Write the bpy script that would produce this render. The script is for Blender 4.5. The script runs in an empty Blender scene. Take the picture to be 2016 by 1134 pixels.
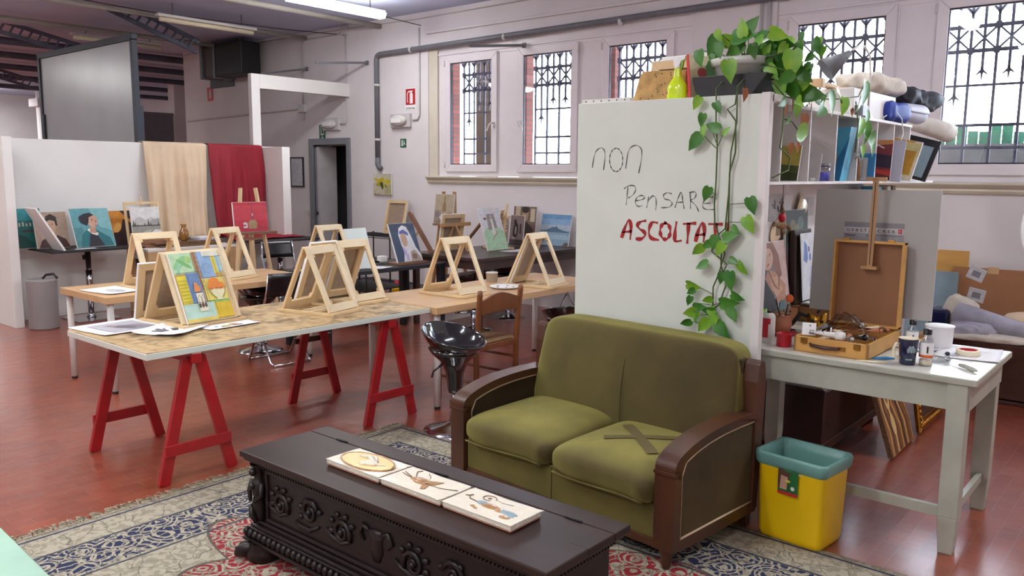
import bpy, bmesh, math, random
from mathutils import Vector, Matrix, Euler
random.seed(11)
PI = math.pi
C = bpy.context.scene.collection
SC = bpy.context.scene

# ---------------------------------------------------------------- camera, world, exposure
FOC, PITCH, ROLL, YAW = 1620.0, math.radians(7.94), math.radians(0.47), math.radians(40.2)
cam_d = bpy.data.cameras.new('camera'); cam = bpy.data.objects.new('camera', cam_d); C.objects.link(cam)
cam_d.sensor_fit = 'HORIZONTAL'; cam_d.sensor_width = 36.0; cam_d.lens = 36.0 * FOC / 2016.0
cam_d.clip_start = 0.05; cam_d.clip_end = 200
fh = Vector((-math.sin(YAW), math.cos(YAW), 0)); rt = Vector((math.cos(YAW), math.sin(YAW), 0)); zz = Vector((0, 0, 1))
fw = fh * math.cos(PITCH) - zz * math.sin(PITCH); uu = fh * math.sin(PITCH) + zz * math.cos(PITCH)
r2 = rt * math.cos(ROLL) + uu * math.sin(ROLL); u2 = -rt * math.sin(ROLL) + uu * math.cos(ROLL)
cam.matrix_world = Matrix(((r2.x, u2.x, -fw.x, 0), (r2.y, u2.y, -fw.y, 0), (r2.z, u2.z, -fw.z, 1.65), (0, 0, 0, 1)))
SC.camera = cam
SC.view_settings.view_transform = 'Standard'; SC.view_settings.look = 'None'
SC.view_settings.exposure = 0.0; SC.view_settings.gamma = 1.0; SC.view_settings.use_curve_mapping = False
wd = bpy.data.worlds.new('overcast_sky'); SC.world = wd; wd.use_nodes = True
wd.node_tree.nodes['Background'].inputs[0].default_value = (0.80, 0.90, 1.0, 1)
wd.node_tree.nodes['Background'].inputs[1].default_value = 36.0

def area(name, loc, rot, sx, sy, power, col=(1, 1, 1)):
    d = bpy.data.lights.new(name, 'AREA'); d.shape = 'RECTANGLE'; d.size = sx; d.size_y = sy; d.energy = power; d.color = col
    o = bpy.data.objects.new(name, d); C.objects.link(o); o.location = loc; o.rotation_euler = rot
    return o
WARM = (1.0, 1.0, 0.95)
LAMPS = [(-8.22, 6.45, 3.62, 30), (-5.6, 2.0, 3.62, 60), (-2.6, 4.4, 3.62, 12), (-2.4, 0.6, 3.62, 70), (-4.2, -1.6, 3.62, 80), (-0.6, -1.8, 3.62, 60), (0.6, 5.2, 3.62, 60), (-8.4, 1.2, 3.62, 60), (-25.0, 7.5, 3.62, 160), (-12.5, 1.4, 3.62, 130), (-17.5, 2.0, 3.62, 200), (-21.5, 5.0, 3.62, 220)]  # unseen lamps added to brighten room and hall, except the first and the farthest
for i, (lx, ly, lz, pw) in enumerate(LAMPS):
    area('lamp_light', (lx, ly, lz - 0.075), (0, 0, 0), 0.10, 1.30, pw * 0.48, WARM)

# ---------------------------------------------------------------- colour and materials
def lin(h):
    h = h.lstrip('#'); v = [int(h[i:i + 2], 16) / 255 for i in (0, 2, 4)]
    return tuple(((x / 12.92) if x <= 0.04045 else ((x + 0.055) / 1.055) ** 2.4) for x in v)
def nodes_of(m):
    m.use_nodes = True; nt = m.node_tree; return nt, nt.nodes, nt.links, nt.nodes['Principled BSDF']
def mat(name, col, rough=0.6, metal=0.0, var=0.12, scale=6.0, bump=0.0, bscale=60.0, coat=0.0, sheen=0.0, stretch=None, col2=None, spec=None):
    """plain surface with a little procedural colour variation and bump"""
    m = bpy.data.materials.new(name); nt, N, L, b = nodes_of(m)
    c = lin(col); tc = N.new('ShaderNodeTexCoord'); mp = N.new('ShaderNodeMapping')
    L.new(tc.outputs['Object'], mp.inputs[0])
    if stretch: mp.inputs['Scale'].default_value = stretch
    nz = N.new('ShaderNodeTexNoise'); nz.inputs['Scale'].default_value = scale; nz.inputs['Detail'].default_value = 6
    L.new(mp.outputs[0], nz.inputs['Vector'])
    rp = N.new('ShaderNodeValToRGB'); L.new(nz.outputs['Fac'], rp.inputs[0])
    d = lin(col2) if col2 else tuple(x * (1 - var) for x in c); e = tuple(min(1, x * (1 + var * 0.6)) for x in c)
    rp.color_ramp.elements[0].position = 0.3; rp.color_ramp.elements[0].color = (*d, 1)
    rp.color_ramp.elements[1].position = 0.7; rp.color_ramp.elements[1].color = (*(c if col2 else e), 1)
    L.new(rp.outputs[0], b.inputs['Base Color'])
    b.inputs['Roughness'].default_value = rough; b.inputs['Metallic'].default_value = metal
    if coat: b.inputs['Coat Weight'].default_value = coat; b.inputs['Coat Roughness'].default_value = 0.08
    if sheen: b.inputs['Sheen Weight'].default_value = sheen; b.inputs['Sheen Roughness'].default_value = 0.35; b.inputs['Sheen Tint'].default_value = (*e, 1)
    if spec is not None: b.inputs['Specular IOR Level'].default_value = spec
    if bump:
        n2 = N.new('ShaderNodeTexNoise'); n2.inputs['Scale'].default_value = bscale; n2.inputs['Detail'].default_value = 5
        L.new(mp.outputs[0], n2.inputs['Vector'])
        bp = N.new('ShaderNodeBump'); bp.inputs['Strength'].default_value = bump; bp.inputs['Distance'].default_value = 0.01
        L.new(n2.outputs['Fac'], bp.inputs['Height']); L.new(bp.outputs[0], b.inputs['Normal'])
    return m
def emis(name, col, s):
    m = bpy.data.materials.new(name); nt, N, L, b = nodes_of(m)
    b.inputs['Emission Color'].default_value = (*lin(col), 1); b.inputs['Emission Strength'].default_value = s; b.inputs['Base Color'].default_value = (*lin(col), 1)
    return m
def glassy(name, tint=(1, 1, 1), gl=0.06, rough=0.02):
    m = bpy.data.materials.new(name); m.use_nodes = True; nt = m.node_tree; N = nt.nodes; L = nt.links; N.clear()
    o = N.new('ShaderNodeOutputMaterial'); t = N.new('ShaderNodeBsdfTransparent'); g = N.new('ShaderNodeBsdfGlossy'); x = N.new('ShaderNodeMixShader')
    t.inputs[0].default_value = (*tint, 1); g.inputs['Roughness'].default_value = rough; x.inputs[0].default_value = gl
    L.new(t.outputs[0], x.inputs[1]); L.new(g.outputs[0], x.inputs[2]); L.new(x.outputs[0], o.inputs[0]); return m
def paint_mat():
    m = bpy.data.materials.new('paint_on_canvas'); nt, N, L, b = nodes_of(m)
    a = N.new('ShaderNodeAttribute'); a.attribute_name = 'Col'
    tc = N.new('ShaderNodeTexCoord'); nz = N.new('ShaderNodeTexNoise'); nz.inputs['Scale'].default_value = 22; nz.inputs['Detail'].default_value = 8
    L.new(tc.outputs['Object'], nz.inputs['Vector'])
    rp = N.new('ShaderNodeValToRGB'); rp.color_ramp.elements[0].position = 0.3; rp.color_ramp.elements[0].color = (0.72, 0.72, 0.72, 1); rp.color_ramp.elements[1].position = 0.7; rp.color_ramp.elements[1].color = (1, 1, 1, 1)
    L.new(nz.outputs['Fac'], rp.inputs[0])
    mx = N.new('ShaderNodeMix'); mx.data_type = 'RGBA'; mx.blend_type = 'MULTIPLY'; mx.inputs[0].default_value = 0.8
    L.new(a.outputs['Color'], mx.inputs[6]); L.new(rp.outputs[0], mx.inputs[7]); L.new(mx.outputs[2], b.inputs['Base Color'])
    b.inputs['Roughness'].default_value = 0.55; return m
PAINT = paint_mat()
def floor_mat():
    m = bpy.data.materials.new('terracotta_tiles'); nt, N, L, b = nodes_of(m)
    tc = N.new('ShaderNodeTexCoord'); mp = N.new('ShaderNodeMapping'); L.new(tc.outputs['Object'], mp.inputs[0])
    mp.inputs['Rotation'].default_value = (0, 0, PI / 2); mp.inputs['Location'].default_value = (0.03, 0.0, 0)
    bk = N.new('ShaderNodeTexBrick'); L.new(mp.outputs[0], bk.inputs['Vector'])
    bk.inputs['Scale'].default_value = 1.0; bk.inputs['Brick Width'].default_value = 0.158; bk.inputs['Row Height'].default_value = 0.077
    bk.inputs['Mortar Size'].default_value = 0.0018; bk.inputs['Mortar Smooth'].default_value = 0.2
    bk.inputs['Color1'].default_value = (*lin('#98462a'), 1); bk.inputs['Color2'].default_value = (*lin('#883c23'), 1); bk.inputs['Mortar'].default_value = (*lin('#93604e'), 1)
    nz = N.new('ShaderNodeTexNoise'); nz.inputs['Scale'].default_value = 1.3; nz.inputs['Detail'].default_value = 8; L.new(tc.outputs['Object'], nz.inputs['Vector'])
    rp = N.new('ShaderNodeValToRGB'); rp.color_ramp.elements[0].position = 0.3; rp.color_ramp.elements[0].color = (0.8, 0.78, 0.76, 1); rp.color_ramp.elements[1].position = 0.75; rp.color_ramp.elements[1].color = (1.12, 1.1, 1.08, 1)
    L.new(nz.outputs['Fac'], rp.inputs[0])
    mx = N.new('ShaderNodeMix'); mx.data_type = 'RGBA'; mx.blend_type = 'MULTIPLY'; mx.inputs[0].default_value = 1.0
    L.new(bk.outputs['Color'], mx.inputs[6]); L.new(rp.outputs[0], mx.inputs[7]); L.new(mx.outputs[2], b.inputs['Base Color'])
    rr = N.new('ShaderNodeMapRange'); rr.inputs[3].default_value = 0.30; rr.inputs[4].default_value = 0.46; L.new(nz.outputs['Fac'], rr.inputs[0]); L.new(rr.outputs[0], b.inputs['Roughness']); b.inputs['Coat Weight'].default_value = 0.75; b.inputs['Coat Roughness'].default_value = 0.2; b.inputs['Coat IOR'].default_value = 1.6
    bp = N.new('ShaderNodeBump'); bp.inputs['Strength'].default_value = 0.6; bp.inputs['Distance'].default_value = 0.006; bp.invert = True
    n3 = N.new('ShaderNodeTexNoise'); n3.inputs['Scale'].default_value = 8; n3.inputs['Detail'].default_value = 1; L.new(tc.outputs['Object'], n3.inputs['Vector'])
    ad = N.new('ShaderNodeMath'); ad.operation = 'MULTIPLY_ADD'; L.new(n3.outputs['Fac'], ad.inputs[0]); ad.inputs[1].default_value = -1.6; L.new(bk.outputs['Fac'], ad.inputs[2])
    L.new(ad.outputs[0], bp.inputs['Height']); L.new(bp.outputs[0], b.inputs['Normal']); return m
def brick_mat():
    m = bpy.data.materials.new('old_red_brick'); nt, N, L, b = nodes_of(m)
    tc = N.new('ShaderNodeTexCoord'); mp = N.new('ShaderNodeMapping'); L.new(tc.outputs['Object'], mp.inputs[0]); mp.inputs['Rotation'].default_value = (PI / 2, 0, 0)
    bk = N.new('ShaderNodeTexBrick'); L.new(mp.outputs[0], bk.inputs['Vector']); bk.inputs['Scale'].default_value = 1; bk.inputs['Brick Width'].default_value = 0.2; bk.inputs['Row Height'].default_value = 0.065
    bk.inputs['Mortar Size'].default_value = 0.008; bk.inputs['Color1'].default_value = (*lin('#6e382c'), 1); bk.inputs['Color2'].default_value = (*lin('#582c22'), 1); bk.inputs['Mortar'].default_value = (*lin('#3a3230'), 1)
    L.new(bk.outputs['Color'], b.inputs['Base Color']); b.inputs['Roughness'].default_value = 0.9; return m

M = {}
def D(k, *a, **kw): M[k] = mat(k, *a, **kw); return M[k]
D('plaster', '#e4dfe0', 0.9, var=0.05, scale=2.0, bump=0.08, bscale=90)
D('plaster_lower', '#ddd8d4', 0.85, var=0.05, scale=2.0)
D('ceiling_paint', '#cbd4ee', 0.9, var=0.06, scale=1.5)
D('white_board', '#d9e0d7', 0.35, var=0.05, scale=3.0)
D('white_wood', '#e8e4e2', 0.55, var=0.06, scale=4)
D('booth_white', '#e6e3df', 0.7, var=0.04, scale=2)
D('pvc', '#e9e3e6', 0.35, var=0.03)
D('reveal_cream', '#d6cfbf', 0.8, var=0.04)
D('sill_cream', '#d9d1bd', 0.5, var=0.08, scale=5)
D('iron', '#2f2d38', 0.6, metal=0.3, var=0.25, scale=15)
D('pipe_grey', '#6f7076', 0.45, var=0.12, scale=8)
D('conduit', '#c9c5c6', 0.5, var=0.08)
D('door_grey', '#7d7f86', 0.5, var=0.08)
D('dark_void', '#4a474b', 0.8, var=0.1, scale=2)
D('black_plastic', '#16161a', 0.28, var=0.15, coat=0.3)
D('black_gloss', '#0a0b10', 0.12, var=0.1, coat=1.0)
D('black_matte', '#1c1c20', 0.55, var=0.2)
D('chrome', '#c9c9cd', 0.14, metal=1.0, var=0.06)
D('brass', '#b58a45', 0.3, metal=1.0, var=0.15)
D('gold', '#c8953e', 0.25, metal=1.0, var=0.3, scale=30)
D('pine', '#dcbf92', 0.55, var=0.14, scale=9, stretch=(1, 1, 0.2), bump=0.05)
D('pine_pale', '#e6d2ac', 0.55, var=0.12, scale=10, stretch=(0.3, 1, 1), bump=0.05)
D('easel_wood', '#b98d5f', 0.5, var=0.2, scale=10, stretch=(1, 1, 0.2))
D('easel_dark', '#8a5e44', 0.5, var=0.2, scale=10, stretch=(1, 1, 0.2))
D('box_wood', '#cf9d55', 0.4, var=0.15, scale=12, stretch=(0.2, 1, 1))
D('box_wood_inner', '#93643f', 0.5, var=0.14, scale=9, stretch=(1, 1, 0.15))
D('walnut', '#4a2b22', 0.32, var=0.3, scale=8, stretch=(0.25, 1, 1), coat=0.25)
D('sofa_wood', '#4c2b1a', 0.36, var=0.35, scale=9, stretch=(1, 0.4, 0.4), coat=0.12)
D('chest_wood', '#1c1213', 0.40, var=0.35, scale=10, stretch=(0.25, 1, 1), spec=0.4, bump=0.06, bscale=120)
D('chest_top', '#2f1e1a', 0.42, var=0.35, scale=7, stretch=(0.15, 1, 1), spec=0.35)
D('trunk_wood', '#38221f', 0.4, var=0.3, scale=8)
D('chair_wood', '#7e4a26', 0.35, var=0.2, scale=10, stretch=(1, 1, 0.25), coat=0.2)
D('straw', '#8a6b4a', 0.8, var=0.35, scale=60, bump=0.4)
D('red_paint', '#a3151c', 0.35, var=0.2, scale=9, coat=0.2)
D('white_paint_old_shaded', '#b2b5a7', 0.4, var=0.12, scale=7)  # greyer than the top: shade on the table's sides put into the paint
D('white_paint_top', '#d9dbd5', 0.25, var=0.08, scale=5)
D('white_metal', '#dad7d2', 0.4, var=0.05)
D('plank', '#c9a377', 0.5, var=0.2, scale=6, stretch=(1, 0.2, 1))
D('dark_brown_top', '#43302c', 0.35, var=0.25, scale=8)
D('canvas_white', '#ebe9e6', 0.8, var=0.04)
D('canvas_back', '#a08c78', 0.9, var=0.14, scale=20)
D('paper', '#eeeef2', 0.7, var=0.04)
D('paper_grey', '#c6c6d6', 0.6, var=0.06)
D('cardboard', '#a5734f', 0.85, var=0.12, scale=5)
D('grey_sheet', '#b3b2ae', 0.6, var=0.06, scale=3)
D('grey_bin', '#8f8a89', 0.5, var=0.05)
D('screen_grey', '#a4a8ac', 0.3, var=0.1, scale=1.5)
D('screen_frame', '#272c38', 0.5, var=0.15)
D('beam_blue', '#5b5f70', 0.6, var=0.2)
D('tube_pale', '#a7a298', 0.5, var=0.12)
D('leaf', '#4d8a2b', 0.38, var=0.3, scale=9, col2='#2c6a22')
D('leaf_light', '#8ab52f', 0.38, var=0.3, scale=14, col2='#5c9a2c')
D('leaf_dry', '#9a5b33', 0.7, var=0.3, scale=20)
D('stem', '#4a5f2c', 0.6, var=0.3, scale=20)
D('terracotta_pot', '#b8775a', 0.8, var=0.15)
D('yellow_plastic', '#f2c80a', 0.35, var=0.05)
D('beige_cloth', '#dcc3a4', 0.9, var=0.08, scale=4, bump=0.1)
D('red_cloth', '#8c1024', 0.75, var=0.15, scale=4, sheen=0.3)
D('linen', '#d8cfc2', 0.9, var=0.12, scale=12, bump=0.2)
D('blue_cloth', '#1d3a9c', 0.6, var=0.3, scale=10)
D('dark_cloth', '#2b2b35', 0.7, var=0.3, scale=10)
D('silver_cloth', '#a9a7b5', 0.4, var=0.2, scale=8)
D('ink_black', '#5d6260', 0.6, var=0.5, scale=25)
D('ink_red', '#a01318', 0.5, var=0.25, scale=15)
D('cream', '#f0e6c8', 0.5, var=0.06)
D('tin_red', '#c0162a', 0.35, var=0.1)
D('mug_blue', '#131b40', 0.2, var=0.2, coat=0.5)
D('blue_pigment', '#2c35b8', 0.6, var=0.2)
D('sky_blue', '#57b3d8', 0.4, var=0.1)
D('sky_blue_dark', '#2f7fb5', 0.4, var=0.1)
D('green_sign', '#14603f', 0.5, var=0.05)
D('red_sign', '#c4222c', 0.5, var=0.05)
D('white_flat', '#f4f4f4', 0.5, var=0.02)
D('concrete', '#4c4a45', 0.9, var=0.25, scale=4)
D('green_fence', '#356a4a', 0.7, var=0.3, scale=6)
D('brown_panel', '#45341f', 0.7, var=0.3, scale=3)
D('plaster_tile', '#e4dccb', 0.5, var=0.06, scale=30, bump=0.5, bscale=60, coat=0.2)
D('tile_clay', '#c98a72', 0.8, var=0.2)
D('ochre_glaze', '#e8c47c', 0.3, var=0.1, coat=0.4)
D('brown_glaze', '#b08455', 0.3, var=0.3, scale=40, coat=0.4)
D('dark_glaze', '#6f5138', 0.3, var=0.3)
D('blue_glaze', '#8da3ad', 0.3, var=0.2)
D('orange', '#e5672a', 0.5, var=0.1)
D('bag_plastic', '#6b9a92', 0.35, var=0.15)
D('amber', '#9a6a2c', 0.15, var=0.2, coat=0.6)
D('neon_green', '#c7e010', 0.25, var=0.05, coat=0.4)
D('green_plastic', '#7fbf2a', 0.4, var=0.1)
D('cork', '#b8925c', 0.9, var=0.35, scale=18, bump=0.4)
D('rug_fringe', '#b9b29c', 0.95, var=0.3, scale=30)
M['floor'] = floor_mat(); M['brick'] = brick_mat()
M['glass'] = glassy('window_glass', (0.97, 0.98, 1), 0.05); M['clear'] = glassy('clear_plastic', (0.9, 0.92, 0.93), 0.14, 0.08)
M['haze_bag'] = glassy('thin_plastic_bag', (0.74, 0.72, 0.73), 0.06, 0.35)
M['lamp_on'] = emis('lit_diffuser', '#ffffff', 36.0)
M['gold_mix'] = M['gold']

# velvet: olive pile whose colour also carries the shading of front and top faces
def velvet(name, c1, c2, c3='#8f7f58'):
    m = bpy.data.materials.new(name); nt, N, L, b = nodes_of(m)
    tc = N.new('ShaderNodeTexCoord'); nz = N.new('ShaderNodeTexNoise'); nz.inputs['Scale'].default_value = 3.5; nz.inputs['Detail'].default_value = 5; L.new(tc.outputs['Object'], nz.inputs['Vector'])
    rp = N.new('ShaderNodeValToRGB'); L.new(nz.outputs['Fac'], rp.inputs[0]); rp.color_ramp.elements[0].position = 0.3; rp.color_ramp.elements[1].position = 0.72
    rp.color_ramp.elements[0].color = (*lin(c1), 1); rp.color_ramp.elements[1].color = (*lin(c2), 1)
    lw = N.new('ShaderNodeLayerWeight'); lw.inputs['Blend'].default_value = 0.5; r2_ = N.new('ShaderNodeValToRGB'); L.new(lw.outputs['Facing'], r2_.inputs[0])   # overhead shade on front faces put into the pile colour: darker head-on
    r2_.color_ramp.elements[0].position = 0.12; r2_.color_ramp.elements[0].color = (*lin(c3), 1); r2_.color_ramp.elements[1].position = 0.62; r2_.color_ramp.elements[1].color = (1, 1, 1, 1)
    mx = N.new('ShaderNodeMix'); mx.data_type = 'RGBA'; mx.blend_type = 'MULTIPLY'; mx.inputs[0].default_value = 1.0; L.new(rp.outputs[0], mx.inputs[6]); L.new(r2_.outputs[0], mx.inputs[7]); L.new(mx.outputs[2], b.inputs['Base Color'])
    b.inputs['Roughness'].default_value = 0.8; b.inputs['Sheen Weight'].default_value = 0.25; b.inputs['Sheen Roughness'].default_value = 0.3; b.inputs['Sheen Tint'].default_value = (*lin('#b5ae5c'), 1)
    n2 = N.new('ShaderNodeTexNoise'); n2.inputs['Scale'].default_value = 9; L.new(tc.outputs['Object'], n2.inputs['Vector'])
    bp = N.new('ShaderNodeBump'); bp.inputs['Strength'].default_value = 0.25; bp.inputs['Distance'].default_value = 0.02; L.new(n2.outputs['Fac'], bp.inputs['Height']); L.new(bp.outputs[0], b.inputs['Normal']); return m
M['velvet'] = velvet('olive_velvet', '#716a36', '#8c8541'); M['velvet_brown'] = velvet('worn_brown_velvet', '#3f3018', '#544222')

def chipboard_mat():
    m = bpy.data.materials.new('worn_board_top'); nt, N, L, b = nodes_of(m)
    tc = N.new('ShaderNodeTexCoord'); n1 = N.new('ShaderNodeTexNoise'); n1.inputs['Scale'].default_value = 16; n1.inputs['Detail'].default_value = 8; L.new(tc.outputs['Object'], n1.inputs['Vector'])
    r1 = N.new('ShaderNodeValToRGB'); L.new(n1.outputs['Fac'], r1.inputs[0]); r1.color_ramp.elements[0].position = 0.35; r1.color_ramp.elements[0].color = (*lin('#a78b62'), 1); r1.color_ramp.elements[1].position = 0.6; r1.color_ramp.elements[1].color = (*lin('#c6ab80'), 1)
    n2 = N.new('ShaderNodeTexNoise'); n2.inputs['Scale'].default_value = 4; n2.inputs['Detail'].default_value = 10; n2.inputs['Roughness'].default_value = 0.7; L.new(tc.outputs['Object'], n2.inputs['Vector'])
    r2_ = N.new('ShaderNodeValToRGB'); L.new(n2.outputs['Fac'], r2_.inputs[0]); e = r2_.color_ramp.elements; e[0].position = 0.36; e[0].color = (0.22, 0.2, 0.18, 1); e[1].position = 0.50; e[1].color = (1, 1, 1, 1)
    mx = N.new('ShaderNodeMix'); mx.data_type = 'RGBA'; mx.blend_type = 'MULTIPLY'; mx.inputs[0].default_value = 0.8; L.new(r1.outputs[0], mx.inputs[6]); L.new(r2_.outputs[0], mx.inputs[7])
    L.new(mx.outputs[2], b.inputs['Base Color']); b.inputs['Roughness'].default_value = 0.5; return m
M['chipboard'] = chipboard_mat()

# ---------------------------------------------------------------- mesh collector
class MB:
    def __init__(s): s.v = []; s.f = []; s.mi = []; s.cur = 0; s.sm = []; s.smooth = False; s.T = Matrix.Identity(4)
    def add(s, vs, fs, mi=None, smooth=None):
        o = len(s.v); s.v += [tuple(s.T @ Vector(p)) for p in vs]
        for f in fs: s.f.append([i + o for i in f]); s.mi.append(s.cur if mi is None else mi); s.sm.append(s.smooth if smooth is None else smooth)
        return s
    def box(s, c, d, rot=None, mi=None, taper=1.0):
        x, y, z = d[0] / 2, d[1] / 2, d[2] / 2
        vs = [(-x * taper, -y * taper, -z), (x * taper, -y * taper, -z), (x * taper, y * taper, -z), (-x * taper, y * taper, -z), (-x, -y, z), (x, -y, z), (x, y, z), (-x, y, z)]
        R = Euler(rot).to_matrix() if rot else Matrix.Identity(3); c = Vector(c)
        return s.add([R @ Vector(p) + c for p in vs], [[3, 2, 1, 0], [4, 5, 6, 7], [0, 1, 5, 4], [1, 2, 6, 5], [2, 3, 7, 6], [3, 0, 4, 7]], mi, False)
    def b6(s, x0, x1, y0, y1, z0, z1, mi=None): return s.box(((x0 + x1) / 2, (y0 + y1) / 2, (z0 + z1) / 2), (abs(x1 - x0), abs(y1 - y0), abs(z1 - z0)), mi=mi)
    def bar(s, p, q, w, h, mi=None, up=(0, 0, 1)):
        p = Vector(p); q = Vector(q); d = (q - p); L_ = d.length; z = d.normalized(); u = Vector(up)
        x = u.cross(z)
        if x.length < 1e-4: x = Vector((1, 0, 0)).cross(z)
        x.normalize(); y = z.cross(x); a, b = w / 2, h / 2
        vs = [p - x * a - y * b, p + x * a - y * b, p + x * a + y * b, p - x * a + y * b, q - x * a - y * b, q + x * a - y * b, q + x * a + y * b, q - x * a + y * b]
        return s.add(vs, [[3, 2, 1, 0], [4, 5, 6, 7], [0, 1, 5, 4], [1, 2, 6, 5], [2, 3, 7, 6], [3, 0, 4, 7]], mi, False)
    def lathe(s, prof, c=(0, 0, 0), n=24, mi=None, sx=1, sy=1, cap=True):
        vs = []; fs = []; k = len(prof)
        for i in range(n):
            a = 2 * PI * i / n
            for r, z in prof: vs.append((c[0] + r * math.cos(a) * sx, c[1] + r * math.sin(a) * sy, c[2] + z))
        for i in range(n):
            j = (i + 1) % n
            for t in range(k - 1): fs.append([i * k + t, j * k + t, j * k + t + 1, i * k + t + 1])
        if prof[0][0] > 1e-5 and cap: fs.append([i * k for i in range(n)][::-1])
        return s.add(vs, fs, mi, True)
    def cyl(s, p, q, r0, r1=None, n=16, mi=None): return s.tube([p, q], [r0, r0 if r1 is None else r1], n, mi)
    def tube(s, pts, r, n=10, mi=None, cap=True):
        pts = [Vector(p) for p in pts]; k = len(pts); rs = r if isinstance(r, (list, tuple)) else [r] * k
        vs = []; fs = []; px = None
        for i, p in enumerate(pts):
            d = (pts[min(i + 1, k - 1)] - pts[max(i - 1, 0)])
            d = d.normalized() if d.length > 1e-9 else Vector((0, 0, 1))
            if px is None:
                px = d.cross(Vector((0, 0, 1)));
                if px.length < 1e-3: px = Vector((1, 0, 0))
            px = (px - d * px.dot(d)).normalized(); py = d.cross(px)
            for t in range(n):
                a = 2 * PI * t / n; vs.append(p + (px * math.cos(a) + py * math.sin(a)) * rs[i])
        for i in range(k - 1):
            for t in range(n): u = (t + 1) % n; fs.append([i * n + t, i * n + u, (i + 1) * n + u, (i + 1) * n + t])
        if cap: fs.append(list(range(n))[::-1]); fs.append([(k - 1) * n + t for t in range(n)])
        return s.add(vs, fs, mi, True)
    def prism(s, poly, d0, d1, axis='z', mi=None, smooth=False):
        """extrude a 2D outline: axis z -> (x,y), y -> (x,z), x -> (y,z)"""
        f = {'z': lambda a, b, t: (a, b, t), 'y': lambda a, b, t: (a, t, b), 'x': lambda a, b, t: (t, a, b)}[axis]; n = len(poly)
        vs = [f(a, b, d0) for a, b in poly] + [f(a, b, d1) for a, b in poly]
        return s.add(vs, [list(range(n))[::-1], list(range(n, 2 * n))] + [[i, (i + 1) % n, n + (i + 1) % n, n + i] for i in range(n)], mi, smooth)
    def grid(s, fn, nu, nv, mi=None, smooth=True, closeu=False):
        vs = [fn(i / nu, j / nv) for i in range(nu + 1) for j in range(nv + 1)]
        return s.add(vs, [[i * (nv + 1) + j, (i + 1) * (nv + 1) + j, (i + 1) * (nv + 1) + j + 1, i * (nv + 1) + j + 1] for i in range(nu) for j in range(nv)], mi, smooth)
    def ball(s, c, r, n=14, mi=None, sc=(1, 1, 1)):
        k = max(5, n // 2); prof = [(math.sin(PI * i / k) * r, -math.cos(PI * i / k) * r * sc[2]) for i in range(k + 1)]
        prof[0] = (0, -r * sc[2]); prof[-1] = (0, r * sc[2]); return s.lathe(prof, c, n, mi, sc[0], sc[1])
    def frame(s, w, h, bw, t, mi=None, z0=0):
        """mitred rectangular frame standing in XZ, centred in x, bottom at z0, thickness t along y"""
        x0, x1, a, b = -w / 2, w / 2, z0, z0 + h
        for q in ([(x0, a), (x1, a), (x1 - bw, a + bw), (x0 + bw, a + bw)], [(x0, b), (x0 + bw, b - bw), (x1 - bw, b - bw), (x1, b)], [(x0, a), (x0 + bw, a + bw), (x0 + bw, b - bw), (x0, b)], [(x1, a), (x1, b), (x1 - bw, b - bw), (x1 - bw, a + bw)]):
            s.prism(q, -t / 2, t / 2, 'y', mi)
        return s

def mesh_obj(name, mb, mats, parent=None, bevel=0.0, loc=None, rot=None, solid=0.0, subd=0):
    me = bpy.data.meshes.new(name); me.from_pydata([tuple(p) for p in mb.v], [], mb.f)
    if not isinstance(mats, (list, tuple)): mats = [mats]
    for m in mats: me.materials.append(M[m] if isinstance(m, str) else m)
    me.polygons.foreach_set('material_index', [min(i, len(mats) - 1) for i in mb.mi]); me.polygons.foreach_set('use_smooth', mb.sm)
    bm = bmesh.new(); bm.from_mesh(me); bmesh.ops.recalc_face_normals(bm, faces=bm.faces[:]); bm.to_mesh(me); bm.free()
    me.update(); o = bpy.data.objects.new(name, me); C.objects.link(o)
    if parent: o.parent = parent
    if loc: o.location = loc
    if rot: o.rotation_euler = rot
    if solid: md = o.modifiers.new('thickness', 'SOLIDIFY'); md.thickness = solid; md.offset = 0
    if subd: md = o.modifiers.new('smooth', 'SUBSURF'); md.levels = subd; md.render_levels = subd
    if bevel: md = o.modifiers.new('bevel', 'BEVEL'); md.width = bevel; md.segments = 2; md.limit_method = 'ANGLE'; md.angle_limit = math.radians(40)
    return o
def tag(o, label, cat, group=None):
    o['label'] = label; o['category'] = cat
    if group: o['group'] = group
    return o
def thing(name, label, cat, loc=(0, 0, 0), rz=0.0, group=None, rx=0.0):
    o = bpy.data.objects.new(name, None); C.objects.link(o); o.location = loc; o.rotation_euler = (rx, 0, rz); o.empty_display_size = 0.1
    return tag(o, label, cat, group)
def single(name, mb, mats, label, cat, group=None, **kw): return tag(mesh_obj(name, mb, mats, **kw), label, cat, group)
def struct(name, mb, mats, parent=None, **kw):
    o = mesh_obj(name, mb, mats, parent, **kw)
    if not parent: o['kind'] = 'structure'
    return o
def sempty(name, loc=(0, 0, 0)):
    o = bpy.data.objects.new(name, None); C.objects.link(o); o.location = loc; o['kind'] = 'structure'; return o
def dup(root, loc, rz, label, group=None, scale=None):
    def cp(o, par):
        c = o.copy(); C.objects.link(c); c.parent = par
        for ch in list(o.children): cp(ch, c)
        return c
    r = cp(root, None); r.location = loc; r.rotation_euler = (root.rotation_euler[0], root.rotation_euler[1], rz); r['label'] = label
    if group: r['group'] = group
    if scale: r.scale = scale
    return r

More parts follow.
